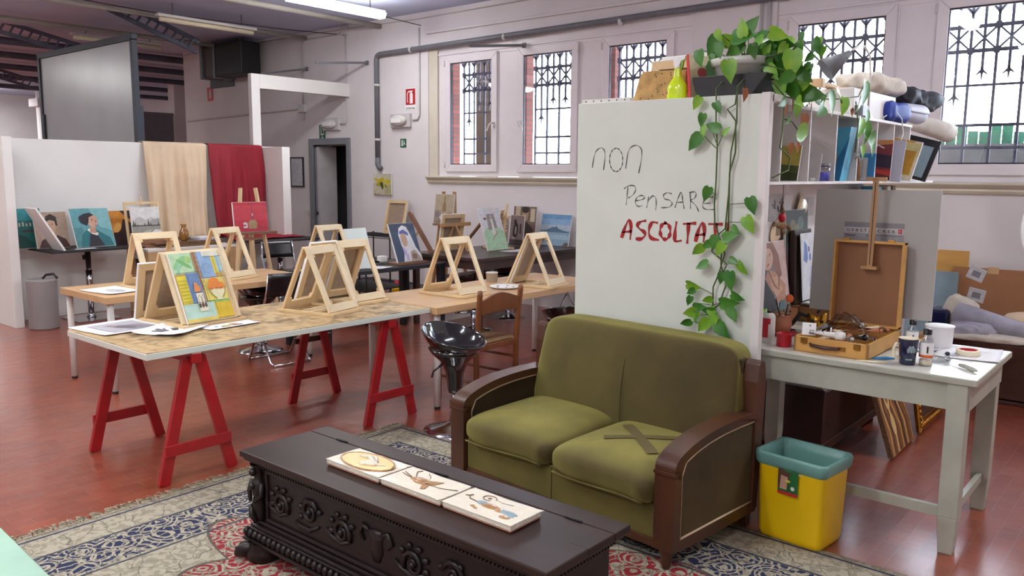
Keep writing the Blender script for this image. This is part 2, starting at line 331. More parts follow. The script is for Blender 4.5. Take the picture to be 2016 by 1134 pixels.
# flat painted pictures: coloured shapes laid on the canvas face
def ell(cx, cy, rx, ry, n=20, a=0.0, t0=0, t1=2 * PI):
    out = []
    for i in range(n + (0 if t1 - t0 > 6.2 else 1)):
        t = t0 + (t1 - t0) * i / n; x, y = rx * math.cos(t), ry * math.sin(t)
        out.append((cx + x * math.cos(a) - y * math.sin(a), cy + x * math.sin(a) + y * math.cos(a)))
    return out
def rect(x0, y0, x1, y1): return [(x0, y0), (x1, y0), (x1, y1), (x0, y1)]
def stroke(pts, w):
    L_ = []; R_ = []
    for i, p in enumerate(pts):
        a = pts[max(i - 1, 0)]; b = pts[min(i + 1, len(pts) - 1)]; dx, dy = b[0] - a[0], b[1] - a[1]; l = math.hypot(dx, dy) or 1
        nx, ny = -dy / l * w / 2, dx / l * w / 2; L_.append((p[0] + nx, p[1] + ny)); R_.append((p[0] - nx, p[1] - ny))
    return [[L_[i], L_[i + 1], R_[i + 1], R_[i]] for i in range(len(pts) - 1)]
def picture(name, w, h, items, parent, y=0.0, z0=0.0, loc=None, rot=None, label=None):
    """items: (hex, outline in 0..1) drawn bottom to top, facing -y"""
    vs = []; fs = []; cols = []; k = 0
    for c, poly in items:
        if not poly: continue
        polys = poly if isinstance(poly[0][0], (tuple, list)) else [poly]
        k += 1
        for q in polys:
            o = len(vs); vs += [((min(1, max(0, u)) - 0.5) * w, y - 0.0003 * k, z0 + min(1, max(0, v)) * h) for u, v in q]; fs.append(list(range(o, o + len(q)))); cols.append((*lin(c), 1))
    me = bpy.data.meshes.new(name); me.from_pydata(vs, [], fs); me.materials.append(PAINT)
    at = me.color_attributes.new('Col', 'FLOAT_COLOR', 'CORNER'); i = 0
    for p, c in zip(me.polygons, cols):
        for li in p.loop_indices: at.data[li].color = c
    o = bpy.data.objects.new(name, me); C.objects.link(o)
    if parent: o.parent = parent
    if loc: o.location = loc
    if rot: o.rotation_euler = rot
    if label: o['label'] = label
    return o
def canvas(name, label, w, h, loc, rz, lean, items=None, back=False, cat='painting', t=0.02, group=None, edge='canvas_white'):
    """stretched canvas, bottom edge at loc, painted side facing local -y, leaning back by lean"""
    r = thing(name, label, cat, loc, rz, group, rx=-lean)
    if back:   # the stretcher side faces the viewer
        mesh_obj('stretcher', MB().frame(w, h, 0.045, t), 'pine', r, bevel=0.002); mesh_obj('canvas_edge', MB().frame(w + 0.006, h + 0.006, 0.003, t, z0=-0.003), 'canvas_white', r)
        mb = MB(); mb.b6(-w / 2 - .001, w / 2 + .001, t / 2, t / 2 + 0.003, 0, h); mesh_obj('canvas_cloth', mb, 'canvas_back', r)
    else:
        mb = MB(); mb.b6(-w / 2, w / 2, -t / 2, t / 2, 0, h); mesh_obj('canvas_body', mb, edge, r, bevel=0.002)
        if items: picture('painted_face', w * 0.985, h * 0.985, items, r, y=-t / 2 - 0.0008, z0=h * 0.0075)
    return r
def text_mesh(name, body, size, m, parent, loc, rot, sx=1.0, align='LEFT', depth=0.0006, space=1.0):
    cu = bpy.data.curves.new(name, 'FONT'); cu.body = body; cu.size = size; cu.align_x = align; cu.space_character = space; cu.extrude = depth
    tmp = bpy.data.objects.new('tmp', cu); C.objects.link(tmp); bpy.context.view_layer.update()
    me = bpy.data.meshes.new_from_object(tmp.evaluated_get(bpy.context.evaluated_depsgraph_get())); bpy.data.objects.remove(tmp); bpy.data.curves.remove(cu)
    me.name = name; me.materials.clear(); me.materials.append(M[m]); o = bpy.data.objects.new(name, me); C.objects.link(o); o.parent = parent; o.location = loc; o.rotation_euler = rot; o.scale = (sx, 1, 1)
    return o
INK_BLACK=[[(-2.6084, 1.685), (-2.6065, 1.6963), (-2.6038, 1.7126), (-2.6007, 1.7299), (-2.5975, 1.7439), (-2.5946, 1.7538), (-2.5916, 1.7617), (-2.588, 1.7683), (-2.5835, 1.7742), (-2.5773, 1.7798), (-2.57, 1.7847), (-2.5625, 1.7882), (-2.5556, 1.7899), (-2.5493, 1.7896), (-2.5432, 1.7875), (-2.5377, 1.7838), (-2.5333, 1.7786), (-2.5301, 1.7723), (-2.5279, 1.7647), (-2.5266, 1.7553), (-2.5262, 1.7435), (-2.5273, 1.7267), (-2.5297, 1.7061), (-2.5322, 1.6865), (-2.534, 1.673)], [(-2.4565, 1.7866), (-2.4542, 1.7862), (-2.451, 1.7857), (-2.4474, 1.7849), (-2.4441, 1.7838), (-2.4412, 1.7822), (-2.4383, 1.7803), (-2.4354, 1.7781), (-2.4328, 1.7757), (-2.4302, 1.773), (-2.4277, 1.7699), (-2.4254, 1.7666), (-2.4233, 1.7632), (-2.4214, 1.7595), (-2.4196, 1.7556), (-2.418, 1.7515), (-2.4167, 1.7473), (-2.4155, 1.743), (-2.4146, 1.7386), (-2.4139, 1.734), (-2.4134, 1.7295), (-2.4131, 1.7249), (-2.4131, 1.7203), (-2.4133, 1.7158), (-2.4137, 1.7113), (-2.4144, 1.7069), (-2.4153, 1.7025), (-2.4164, 1.6983), (-2.4177, 1.6943), (-2.4192, 1.6904), (-2.421, 1.6867), (-2.4229, 1.6832), (-2.4249, 1.6799), (-2.4272, 1.6769), (-2.4296, 1.6742), (-2.4322, 1.6717), (-2.4349, 1.6695), (-2.4376, 1.6677), (-2.4405, 1.6661), (-2.4435, 1.6649), (-2.4465, 1.6641), (-2.4496, 1.6635), (-2.4528, 1.6633), (-2.4559, 1.6635), (-2.459, 1.664), (-2.4621, 1.6648), (-2.4652, 1.666), (-2.4682, 1.6676), (-2.4711, 1.6694), (-2.4739, 1.6715), (-2.4767, 1.674), (-2.4793, 1.6768), (-2.4818, 1.6798), (-2.4841, 1.683), (-2.4863, 1.6866), (-2.4883, 1.6903), (-2.4901, 1.6942), (-2.4916, 1.6983), (-2.493, 1.7026), (-2.4942, 1.707), (-2.4952, 1.7114), (-2.4959, 1.716), (-2.4964, 1.7206), (-2.4966, 1.7253), (-2.4966, 1.7299), (-2.4964, 1.7345), (-2.496, 1.739), (-2.4953, 1.7435), (-2.4944, 1.7479), (-2.4932, 1.7521), (-2.4919, 1.7562), (-2.4903, 1.7601), (-2.4885, 1.7638), (-2.4866, 1.7673), (-2.4845, 1.7705), (-2.4822, 1.7735), (-2.4797, 1.7762), (-2.4772, 1.7786), (-2.4744, 1.7808), (-2.4716, 1.7826), (-2.4687, 1.7841), (-2.4655, 1.7851), (-2.4619, 1.7858), (-2.4587, 1.7863), (-2.4565, 1.7866)], [(-2.3929, 1.6804), (-2.3911, 1.6963), (-2.3886, 1.7194), (-2.3854, 1.7434), (-2.3815, 1.7621), (-2.377, 1.774), (-2.3718, 1.7824), (-2.366, 1.7884), (-2.3593, 1.7932), (-2.3514, 1.797), (-2.3423, 1.7992), (-2.3332, 1.7998), (-2.325, 1.7985), (-2.3173, 1.7955), (-2.3098, 1.7909), (-2.3035, 1.7843), (-2.2991, 1.7759), (-2.2971, 1.765), (-2.2969, 1.7519), (-2.2979, 1.7374), (-2.2995, 1.7225), (-2.3021, 1.7055), (-2.3058, 1.6866), (-2.3096, 1.6692), (-2.3121, 1.6572)], [(-2.3845, 1.4898), (-2.3837, 1.4978), (-2.3825, 1.5092), (-2.3812, 1.5222), (-2.38, 1.5348), (-2.3789, 1.5481), (-2.3776, 1.5625), (-2.3765, 1.5755), (-2.3758, 1.5846)], [(-2.3989, 1.5742), (-2.3939, 1.5774), (-2.3867, 1.582), (-2.3784, 1.5866), (-2.3701, 1.5896), (-2.3611, 1.5909), (-2.3512, 1.5913), (-2.342, 1.5904), (-2.3351, 1.5882), (-2.331, 1.5841), (-2.3287, 1.5784), (-2.328, 1.5719), (-2.3286, 1.5656), (-2.3309, 1.5593), (-2.3348, 1.5527), (-2.3398, 1.5462), (-2.3452, 1.5406), (-2.3517, 1.5357), (-2.3593, 1.5313), (-2.3665, 1.5276), (-2.3715, 1.5251)], [(-2.321, 1.5115), (-2.3157, 1.5124), (-2.308, 1.5137), (-2.2996, 1.5153), (-2.2924, 1.5172), (-2.2861, 1.5195), (-2.2799, 1.522), (-2.275, 1.5248), (-2.2722, 1.5276), (-2.2722, 1.5307), (-2.2743, 1.5341), (-2.2777, 1.5372), (-2.2818, 1.5391), (-2.2866, 1.5398), (-2.2926, 1.5395), (-2.2988, 1.5385), (-2.3046, 1.5366), (-2.31, 1.5339), (-2.3154, 1.5304), (-2.3201, 1.5261), (-2.3236, 1.5213), (-2.3259, 1.5156), (-2.3273, 1.5089), (-2.3275, 1.5022), (-2.3263, 1.4965), (-2.3234, 1.4918), (-2.319, 1.4876), (-2.3138, 1.4843), (-2.3085, 1.4822), (-2.3026, 1.482), (-2.2959, 1.4832), (-2.2898, 1.4848), (-2.2856, 1.4859)], [(-2.2569, 1.479), (-2.2561, 1.4844), (-2.2549, 1.4922), (-2.2535, 1.5008), (-2.2523, 1.5085), (-2.251, 1.5156), (-2.2496, 1.5227), (-2.2483, 1.5288), (-2.2475, 1.5331)], [(-2.249, 1.5135), (-2.2446, 1.5188), (-2.2383, 1.5266), (-2.2314, 1.5341), (-2.2252, 1.5385), (-2.2196, 1.5392), (-2.2143, 1.5375), (-2.2095, 1.5341), (-2.2058, 1.5293), (-2.2034, 1.5223), (-2.2021, 1.5134), (-2.2015, 1.5039), (-2.2012, 1.4954), (-2.2014, 1.4877), (-2.2021, 1.4801), (-2.203, 1.4736), (-2.2036, 1.469)], [(-2.1153, 1.5526), (-2.1192, 1.554), (-2.1248, 1.556), (-2.1312, 1.5577), (-2.1373, 1.5579), (-2.1438, 1.556), (-2.151, 1.5529), (-2.1572, 1.549), (-2.1609, 1.5448), (-2.1615, 1.5402), (-2.1599, 1.5349), (-2.1567, 1.5298), (-2.1525, 1.5258), (-2.1467, 1.5236), (-2.1392, 1.5226), (-2.1315, 1.5217), (-2.1249, 1.5198), (-2.1192, 1.5164), (-2.1137, 1.5121), (-2.1097, 1.5075), (-2.108, 1.503), (-2.1092, 1.4983), (-2.1127, 1.4934), (-2.1177, 1.4888), (-2.1236, 1.4853), (-2.1309, 1.483), (-2.1398, 1.4817), (-2.1488, 1.481), (-2.1563, 1.4803), (-2.1619, 1.4799), (-2.1666, 1.4797), (-2.1702, 1.4798), (-2.1728, 1.4798)], [(-2.091, 1.4844), (-2.0885, 1.4924), (-2.0848, 1.504), (-2.0807, 1.5166), (-2.0766, 1.5278), (-2.0723, 1.5381), (-2.0677, 1.5485), (-2.0633, 1.5569), (-2.0598, 1.5614), (-2.0572, 1.5606), (-2.0555, 1.5559), (-2.054, 1.5492), (-2.0526, 1.5426), (-2.0512, 1.5363), (-2.0499, 1.5293), (-2.0487, 1.5219), (-2.0472, 1.5143), (-2.0452, 1.5056), (-2.043, 1.496), (-2.0409, 1.4874), (-2.0394, 1.4813)], [(-2.0844, 1.5085), (-2.0768, 1.5093), (-2.0657, 1.5105), (-2.0546, 1.5116), (-2.0471, 1.5124)], [(-2.0035, 1.4825), (-2.0038, 1.4903), (-2.0042, 1.5014), (-2.0047, 1.5137), (-2.0053, 1.5249), (-2.0062, 1.5355), (-2.0073, 1.5463), (-2.0083, 1.5558), (-2.009, 1.5625)], [(-2.011, 1.5605), (-2.0055, 1.5618), (-1.9975, 1.5637), (-1.9892, 1.5651), (-1.983, 1.5649), (-1.9791, 1.5624), (-1.9765, 1.5585), (-1.9752, 1.5538), (-1.975, 1.5491), (-1.9764, 1.5443), (-1.9792, 1.5391), (-1.9828, 1.5341), (-1.9867, 1.5301), (-1.992, 1.5279), (-1.9986, 1.527), (-2.0039, 1.5258), (-2.0052, 1.523), (-2.0008, 1.518), (-1.9922, 1.5116), (-1.9826, 1.5045), (-1.9749, 1.4976), (-1.9693, 1.4902), (-1.9646, 1.4822), (-1.9608, 1.475), (-1.9581, 1.47)], [(-1.8845, 1.542), (-1.8913, 1.541), (-1.9012, 1.5397), (-1.9115, 1.5377), (-1.9197, 1.5346), (-1.9251, 1.5302), (-1.9291, 1.5247), (-1.932, 1.5187), (-1.9342, 1.5128), (-1.9359, 1.5068), (-1.937, 1.5004), (-1.9369, 1.4944), (-1.9352, 1.4895), (-1.9315, 1.4857), (-1.9261, 1.4827), (-1.9196, 1.4805), (-1.9122, 1.4791), (-1.9027, 1.4786), (-1.8914, 1.4791), (-1.8809, 1.4799), (-1.8736, 1.4804)], [(-1.9288, 1.5083), (-1.9226, 1.5089), (-1.9135, 1.5097), (-1.9045, 1.5105), (-1.8983, 1.5111)]]
INK_RED=[[(-2.4051, 1.3179), (-2.4004, 1.3318), (-2.3937, 1.3513), (-2.3865, 1.3694), (-2.379, 1.386), (-2.3712, 1.4013), (-2.3642, 1.4085), (-2.3583, 1.4042), (-2.3534, 1.392), (-2.3502, 1.3761), (-2.35, 1.3544), (-2.3515, 1.329), (-2.3528, 1.3108)], [(-2.394, 1.3418), (-2.3821, 1.3436), (-2.3658, 1.3461), (-2.354, 1.3479)], [(-2.2658, 1.4078), (-2.2735, 1.4063), (-2.2845, 1.4041), (-2.2942, 1.4006), (-2.3018, 1.3956), (-2.3081, 1.3894), (-2.3109, 1.383), (-2.3088, 1.3765), (-2.3033, 1.3698), (-2.2964, 1.3638), (-2.2875, 1.3591), (-2.2773, 1.355), (-2.2695, 1.3503), (-2.2647, 1.3442), (-2.2623, 1.3375), (-2.263, 1.3308), (-2.2682, 1.3237), (-2.2766, 1.3167), (-2.2853, 1.3116), (-2.2945, 1.3098), (-2.304, 1.3099), (-2.3107, 1.3102)], [(-2.1955, 1.4011), (-2.2022, 1.4022), (-2.2117, 1.4035), (-2.2202, 1.4019), (-2.2267, 1.3958), (-2.2322, 1.3867), (-2.2362, 1.3766), (-2.2386, 1.3654), (-2.2395, 1.3531), (-2.2384, 1.342), (-2.2353, 1.3326), (-2.2303, 1.3244), (-2.2228, 1.3182), (-2.2106, 1.3147), (-2.1959, 1.3133), (-2.1855, 1.3125)], [(-2.1444, 1.4014), (-2.1407, 1.4006), (-2.1355, 1.3994), (-2.1305, 1.3973), (-2.1264, 1.3939), (-2.1226, 1.3895), (-2.1194, 1.3846), (-2.1169, 1.3789), (-2.1149, 1.3727), (-2.1137, 1.3662), (-2.1133, 1.3596), (-2.1136, 1.3528), (-2.1146, 1.3464), (-2.1164, 1.3403), (-2.1189, 1.3346), (-2.122, 1.3296), (-2.1256, 1.3254), (-2.1298, 1.322), (-2.1342, 1.3196), (-2.1388, 1.3183), (-2.1437, 1.318), (-2.1484, 1.3188), (-2.153, 1.3207), (-2.1574, 1.3236), (-2.1614, 1.3274), (-2.1649, 1.332), (-2.1679, 1.3375), (-2.1702, 1.3434), (-2.1717, 1.3498), (-2.1726, 1.3566), (-2.1727, 1.3633), (-2.1719, 1.3698), (-2.1704, 1.3763), (-2.1683, 1.3822), (-2.1654, 1.3875), (-2.162, 1.3922), (-2.1581, 1.396), (-2.1533, 1.3986), (-2.1481, 1.4003), (-2.1444, 1.4014)], [(-2.0803, 1.4052), (-2.082, 1.3935), (-2.0845, 1.3767), (-2.086, 1.3597), (-2.087, 1.3426), (-2.0872, 1.3254), (-2.0842, 1.3135), (-2.0751, 1.3106), (-2.0629, 1.3131), (-2.054, 1.3153)], [(-2.0341, 1.4025), (-2.0168, 1.4042), (-1.9933, 1.4064), (-1.9763, 1.408)], [(-2.0107, 1.4017), (-2.0109, 1.3892), (-2.0113, 1.3714), (-2.0119, 1.3541), (-2.0127, 1.3378), (-2.0136, 1.322), (-2.0143, 1.3109)], [(-1.9674, 1.3232), (-1.9641, 1.3375), (-1.9594, 1.3577), (-1.954, 1.376), (-1.9479, 1.3921), (-1.9411, 1.4064), (-1.9349, 1.4127), (-1.9293, 1.407), (-1.9242, 1.3934), (-1.921, 1.3777), (-1.9208, 1.3589), (-1.9224, 1.3379), (-1.9237, 1.323)], [(-1.9601, 1.3492), (-1.9497, 1.3509), (-1.9355, 1.3532), (-1.9251, 1.3549)], [(-1.8937, 1.408), (-1.8753, 1.4086), (-1.8503, 1.4093), (-1.8322, 1.4099)], [(-1.8622, 1.4067), (-1.8621, 1.3948), (-1.862, 1.3779), (-1.8621, 1.362), (-1.8625, 1.3482), (-1.8631, 1.3354), (-1.8635, 1.3265)], [(-1.8004, 1.4114), (-1.8002, 1.3993), (-1.8, 1.3821), (-1.8002, 1.3653), (-1.8014, 1.3495), (-1.803, 1.3342), (-1.8042, 1.3235)]]
LEAF_BOARD=[(-1.967, 3.715, 1.997, 0.072, 120.0), (-1.855, 3.715, 1.97, 0.065, 60.0), (-1.936, 3.715, 1.915, 0.066, 100.0), (-1.925, 3.715, 1.852, 0.077, 100.0), (-1.875, 3.715, 1.879, 0.083, 200.0), (-1.97, 3.715, 1.808, 0.102, 130.0), (-1.805, 3.715, 1.858, 0.053, -50.0), (-1.895, 3.715, 1.557, 0.077, 110.0), (-1.659, 3.715, 1.507, 0.087, 70.0), (-1.667, 3.715, 1.416, 0.093, 60.0), (-1.736, 3.715, 1.39, 0.053, 40.0), (-1.76, 3.715, 1.357, 0.088, -20.0), (-1.93, 3.715, 1.28, 0.078, 140.0), (-1.882, 3.715, 1.308, 0.065, 150.0), (-1.844, 3.715, 1.32, 0.077, 100.0), (-1.81, 3.715, 1.292, 0.082, 120.0), (-1.905, 3.715, 1.203, 0.077, 155.0), (-1.736, 3.715, 1.236, 0.059, 20.0), (-1.69, 3.715, 1.207, 0.082, 50.0), (-1.798, 3.715, 1.151, 0.065, 100.0), (-1.75, 3.715, 1.14, 0.1, 85.0), (-1.947, 3.715, 1.097, 0.084, 10.0), (-1.96, 3.715, 1.067, 0.054, 150.0), (-1.967, 3.715, 1.02, 0.054, 110.0), (-1.869, 3.715, 1.035, 0.06, 160.0), (-1.753, 3.715, 1.03, 0.1, -5.0), (-1.709, 3.715, 1.065, 0.076, 20.0), (-1.956, 3.715, 0.961, 0.091, 165.0), (-1.909, 3.715, 0.993, 0.072, -10.0), (-1.859, 3.715, 0.98, 0.084, 180.0), (-1.834, 3.715, 0.97, 0.072, 60.0), (-1.729, 3.715, 0.975, 0.077, 60.0), (-1.982, 3.715, 0.906, 0.067, 160.0), (-1.883, 3.715, 0.905, 0.09, 130.0), (-1.781, 3.715, 0.893, 0.101, 45.0), (-1.926, 3.715, 0.931, 0.048, 90.0), (-1.829, 3.715, 0.933, 0.072, 95.0)]
LEAF_TOP=[(-1.874, 3.737, 2.308, 0.066, 60.0), (-1.944, 3.811, 2.28, 0.104, 120.0), (-1.887, 3.769, 2.246, 0.079, 80.0), (-1.858, 3.825, 2.296, 0.104, 0.0), (-1.835, 3.83, 2.254, 0.104, 150.0), (-1.725, 3.696, 2.288, 0.123, -5.0), (-1.731, 3.683, 2.325, 0.088, -100.0), (-1.778, 3.881, 2.366, 0.104, -50.0), (-1.763, 3.742, 2.265, 0.071, 90.0), (-1.813, 3.736, 2.14, 0.113, 80.0), (-1.987, 3.919, 2.162, 0.126, 100.0), (-2.001, 3.793, 2.22, 0.086, 80.0), (-1.745, 3.881, 2.28, 0.085, 140.0), (-1.715, 3.914, 2.31, 0.117, -10.0), (-1.739, 3.833, 2.236, 0.078, 80.0), (-1.622, 3.836, 2.303, 0.102, 20.0), (-1.646, 3.952, 2.284, 0.129, 20.0), (-1.711, 4.008, 2.261, 0.137, 40.0), (-1.716, 3.926, 2.233, 0.092, 100.0), (-1.648, 3.978, 2.223, 0.142, 60.0), (-1.585, 3.961, 2.233, 0.086, -60.0), (-1.54, 3.815, 2.16, 0.135, 90.0), (-1.597, 3.982, 2.132, 0.129, 95.0), (-1.526, 3.942, 2.116, 0.091, 40.0), (-1.657, 3.872, 2.135, 0.09, 50.0), (-1.567, 3.807, 2.097, 0.088, 150.0), (-1.73, 4.008, 2.082, 0.087, 90.0), (-1.63, 3.913, 2.061, 0.103, 80.0), (-1.583, 3.973, 2.046, 0.104, 60.0), (-1.514, 4.011, 2.036, 0.134, 10.0), (-1.628, 3.971, 2.173, 0.104, 120.0), (-1.7, 4.021, 2.196, 0.106, 160.0), (-1.685, 3.895, 2.182, 0.091, 60.0), (-1.556, 3.992, 2.075, 0.092, 120.0)]
LEAF_SHELF=[(-1.568, 4.548, 2.056, 0.117, 40.0), (-1.543, 4.355, 2.015, 0.132, 60.0), (-1.546, 4.225, 1.974, 0.109, 150.0), (-1.585, 4.008, 1.962, 0.074, 80.0), (-1.583, 4.987, 2.12, 0.142, 100.0), (-1.579, 5.041, 1.976, 0.105, 90.0), (-1.542, 4.826, 1.916, 0.122, 110.0), (-1.568, 5.022, 1.897, 0.127, 80.0), (-1.559, 5.117, 1.874, 0.137, 0.0), (-1.575, 5.003, 1.786, 0.089, 60.0), (-1.565, 5.142, 1.804, 0.099, 60.0), (-1.571, 3.872, 1.913, 0.077, 150.0), (-1.572, 4.069, 1.86, 0.143, 5.0), (-1.561, 4.079, 2.022, 0.093, 30.0), (-1.561, 4.214, 2.031, 0.109, 10.0), (-1.545, 3.925, 1.998, 0.09, 170.0), (-1.556, 3.759, 1.987, 0.087, 150.0), (-1.544, 4.27, 2.047, 0.097, -20.0), (-1.547, 4.55, 2.015, 0.103, 100.0), (-1.54, 4.771, 2.043, 0.1, 120.0)]
LEAF_DRY=[(-1.58, 3.853, 1.953, 0.077, 110.0), (-1.58, 3.942, 1.982, 0.073, 80.0), (-1.58, 4.177, 1.982, 0.057, 90.0), (-1.58, 4.094, 1.913, 0.081, 95.0), (-1.58, 3.945, 1.778, 0.06, 90.0), (-1.58, 4.792, 1.999, 0.05, 60.0), (-1.58, 4.034, 1.783, 0.055, 70.0), (-1.728, 3.73, 2.024, 0.064, 90.0)]
VINES=[[(-1.877, 3.735, 2.061), (-1.875, 3.735, 1.904), (-1.856, 3.735, 1.783), (-1.857, 3.735, 1.612), (-1.866, 3.735, 1.513), (-1.853, 3.735, 1.414), (-1.823, 3.735, 1.34), (-1.8, 3.735, 1.267), (-1.822, 3.735, 1.165), (-1.847, 3.735, 1.099), (-1.851, 3.735, 1.009), (-1.867, 3.735, 0.931), (-1.823, 3.735, 0.872)], [(-1.768, 3.735, 2.066), (-1.779, 3.735, 1.984), (-1.812, 3.735, 1.962), (-1.768, 3.735, 1.906), (-1.768, 3.735, 1.758), (-1.787, 3.735, 1.661), (-1.783, 3.735, 1.515), (-1.789, 3.735, 1.416), (-1.811, 3.735, 1.316), (-1.811, 3.735, 1.216), (-1.785, 3.735, 1.118), (-1.815, 3.735, 1.013), (-1.855, 3.735, 0.978)], [(-1.768, 3.735, 2.066), (-1.768, 3.735, 1.901), (-1.784, 3.735, 1.758), (-1.788, 3.735, 1.564), (-1.803, 3.735, 1.391), (-1.858, 3.735, 1.338), (-1.863, 3.735, 1.275), (-1.785, 3.735, 1.218), (-1.808, 3.735, 1.153)]]
TWIGS=[[(-1.785, 3.735, 1.51), (-1.7, 3.735, 1.517)], [(-1.784, 3.735, 1.424), (-1.71, 3.735, 1.425)], [(-1.864, 3.735, 1.778), (-1.938, 3.735, 1.845)], [(-1.866, 3.735, 1.807), (-1.896, 3.735, 1.881)], [(-1.859, 3.735, 1.783), (-1.828, 3.735, 1.85)], [(-1.868, 3.735, 1.562), (-1.895, 3.735, 1.566)], [(-1.798, 3.735, 1.217), (-1.719, 3.735, 1.228)], [(-1.845, 3.735, 1.061), (-1.938, 3.735, 1.096)], [(-1.843, 3.735, 1.01), (-1.75, 3.735, 1.046)], [(-1.854, 3.735, 0.958), (-1.966, 3.735, 0.945)], [(-1.862, 3.735, 1.008), (-1.954, 3.735, 1.009)], [(-1.846, 3.735, 0.907), (-1.979, 3.735, 0.912)]]
SHELF_VINES=[[(-1.58, 3.691, 2.074), (-1.58, 3.844, 2.018), (-1.58, 4.066, 2.01), (-1.58, 4.301, 2.039), (-1.58, 4.56, 2.057), (-1.58, 4.885, 2.095), (-1.58, 4.96, 2.157)], [(-1.58, 4.847, 2.064), (-1.58, 4.918, 1.927), (-1.58, 4.886, 1.783)], [(-1.58, 3.844, 2.018), (-1.58, 3.836, 1.853), (-1.58, 3.816, 1.781), (-1.58, 3.945, 1.737), (-1.58, 3.934, 1.676), (-1.58, 3.746, 1.639)], [(-1.58, 5.037, 1.787), (-1.58, 4.901, 1.749)], [(-1.58, 4.056, 1.857), (-1.58, 3.952, 1.906), (-1.58, 3.859, 1.913)]]
# ================================================================ THE ROOM
WY = 8.02                      # inner face of the window and door wall
mb = MB(); mb.b6(-27, 3.0, -3.5, 12.5, -0.1, 0.0); struct('floor', mb, 'floor')
mb = MB(); mb.b6(-27, 3.0, -3.5, 12.5, 3.80, 3.95); struct('ceiling', mb, 'ceiling_paint')
# window wall: solid pieces round the door and the two window recesses
mb = MB(); T0, T1 = WY, WY + 0.35
DX0, DX1, DZ = -10.88, -10.05, 2.06
NL0, NL1, NR0, NR1, NZ0, NZ1 = -8.30, -4.33, -3.42, 0.55, 1.60, 3.34
mb.b6(-14.8, DX0, T0, T1, 0, 3.8); mb.b6(DX0, DX1, T0, T1, DZ, 3.8); mb.b6(DX1, NL0, T0, T1, 0, 3.8)
mb.b6(NL0, NL1, T0, T1, 0, NZ0); mb.b6(NL0, NL1, T0, T1, NZ1, 3.8); mb.b6(NL1, NR0, T0, T1, 0, 3.8)
mb.b6(NR0, NR1, T0, T1, 0, NZ0); mb.b6(NR0, NR1, T0, T1, NZ1, 3.8); mb.b6(NR1, 3.0, T0, T1, 0, 3.8)
struct('wall_north', mb, 'plaster')
mb = MB(); mb.b6(3.0, 3.15, -3.5, 8.37, 0, 3.8); struct('wall_east', mb, 'plaster')
mb = MB(); mb.b6(-27, 3.0, -3.65, -3.5, 0, 3.8); struct('wall_south', mb, 'plaster')
mb = MB(); mb.b6(-27.15, -27, -3.5, 12.5, 0, 3.8); struct('wall_west', mb, 'plaster')
mb = MB(); mb.b6(-27, -14.8, 12.5, 12.65, 0, 3.8); mb.b6(-14.8, -14.65, T1, 12.5, 0, 3.8); struct('wall_far_bay', mb, 'plaster')
# ledge above the windows, sills
mb = MB(); mb.b6(-8.31, -4.30, WY - 0.035, WY, 3.50, 3.535); mb.b6(-3.45, 0.6, WY - 0.035, WY, 3.50, 3.535); struct('trim_1', mb, 'plaster', bevel=0.006)
def sill(n, x0, x1):
    mb = MB(); pr = [(WY, 1.50), (WY - 0.02, 1.505), (WY - 0.035, 1.53), (WY - 0.03, 1.545), (WY - 0.055, 1.565), (WY - 0.075, 1.585), (WY - 0.075, 1.60), (WY, 1.605)]
    mb.prism(pr, x0, x1, 'x'); struct(n, mb, 'sill_cream', bevel=0.003)
sill('trim_2', -8.30, -4.30); sill('trim_3', -3.44, 0.58)
mb = MB(); mb.b6(-14.8, -11.1, WY - 0.012, WY, 0, 0.08); mb.b6(-9.85, -8.3, WY - 0.012, WY, 0, 0.08); struct('baseboard_north', mb, 'door_grey')
# door
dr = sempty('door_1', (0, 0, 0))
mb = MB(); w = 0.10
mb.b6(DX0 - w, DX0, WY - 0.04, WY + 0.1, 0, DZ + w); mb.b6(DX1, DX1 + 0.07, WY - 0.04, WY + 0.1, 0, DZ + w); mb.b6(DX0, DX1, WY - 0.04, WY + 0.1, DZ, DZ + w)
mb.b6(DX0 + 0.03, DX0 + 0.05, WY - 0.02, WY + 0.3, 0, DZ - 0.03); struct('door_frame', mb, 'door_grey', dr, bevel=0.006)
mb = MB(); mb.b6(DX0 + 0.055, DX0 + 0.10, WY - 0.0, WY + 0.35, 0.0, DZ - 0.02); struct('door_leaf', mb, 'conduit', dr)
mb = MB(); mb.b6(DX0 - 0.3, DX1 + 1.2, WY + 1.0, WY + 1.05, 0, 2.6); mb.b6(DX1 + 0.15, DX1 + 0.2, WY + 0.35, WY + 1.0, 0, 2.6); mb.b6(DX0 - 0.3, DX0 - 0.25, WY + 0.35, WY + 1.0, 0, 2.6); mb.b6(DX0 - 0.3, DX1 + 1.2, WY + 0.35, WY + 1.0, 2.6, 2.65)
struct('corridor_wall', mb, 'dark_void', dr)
mb = MB(); mb.box((-11.0, WY - 0.03, 1.02), (0.04, 0.04, 0.05)); mb.bar((-11.0, WY - 0.05, 1.02), (-11.12, WY - 0.05, 1.02), 0.018, 0.018); struct('door_handle', mb, 'conduit', dr, bevel=0.003)
mb = MB(); mb.ball((DX0 + 0.06, WY - 0.02, 1.0), 0.025); struct('door_knob', mb, 'black_plastic', dr)

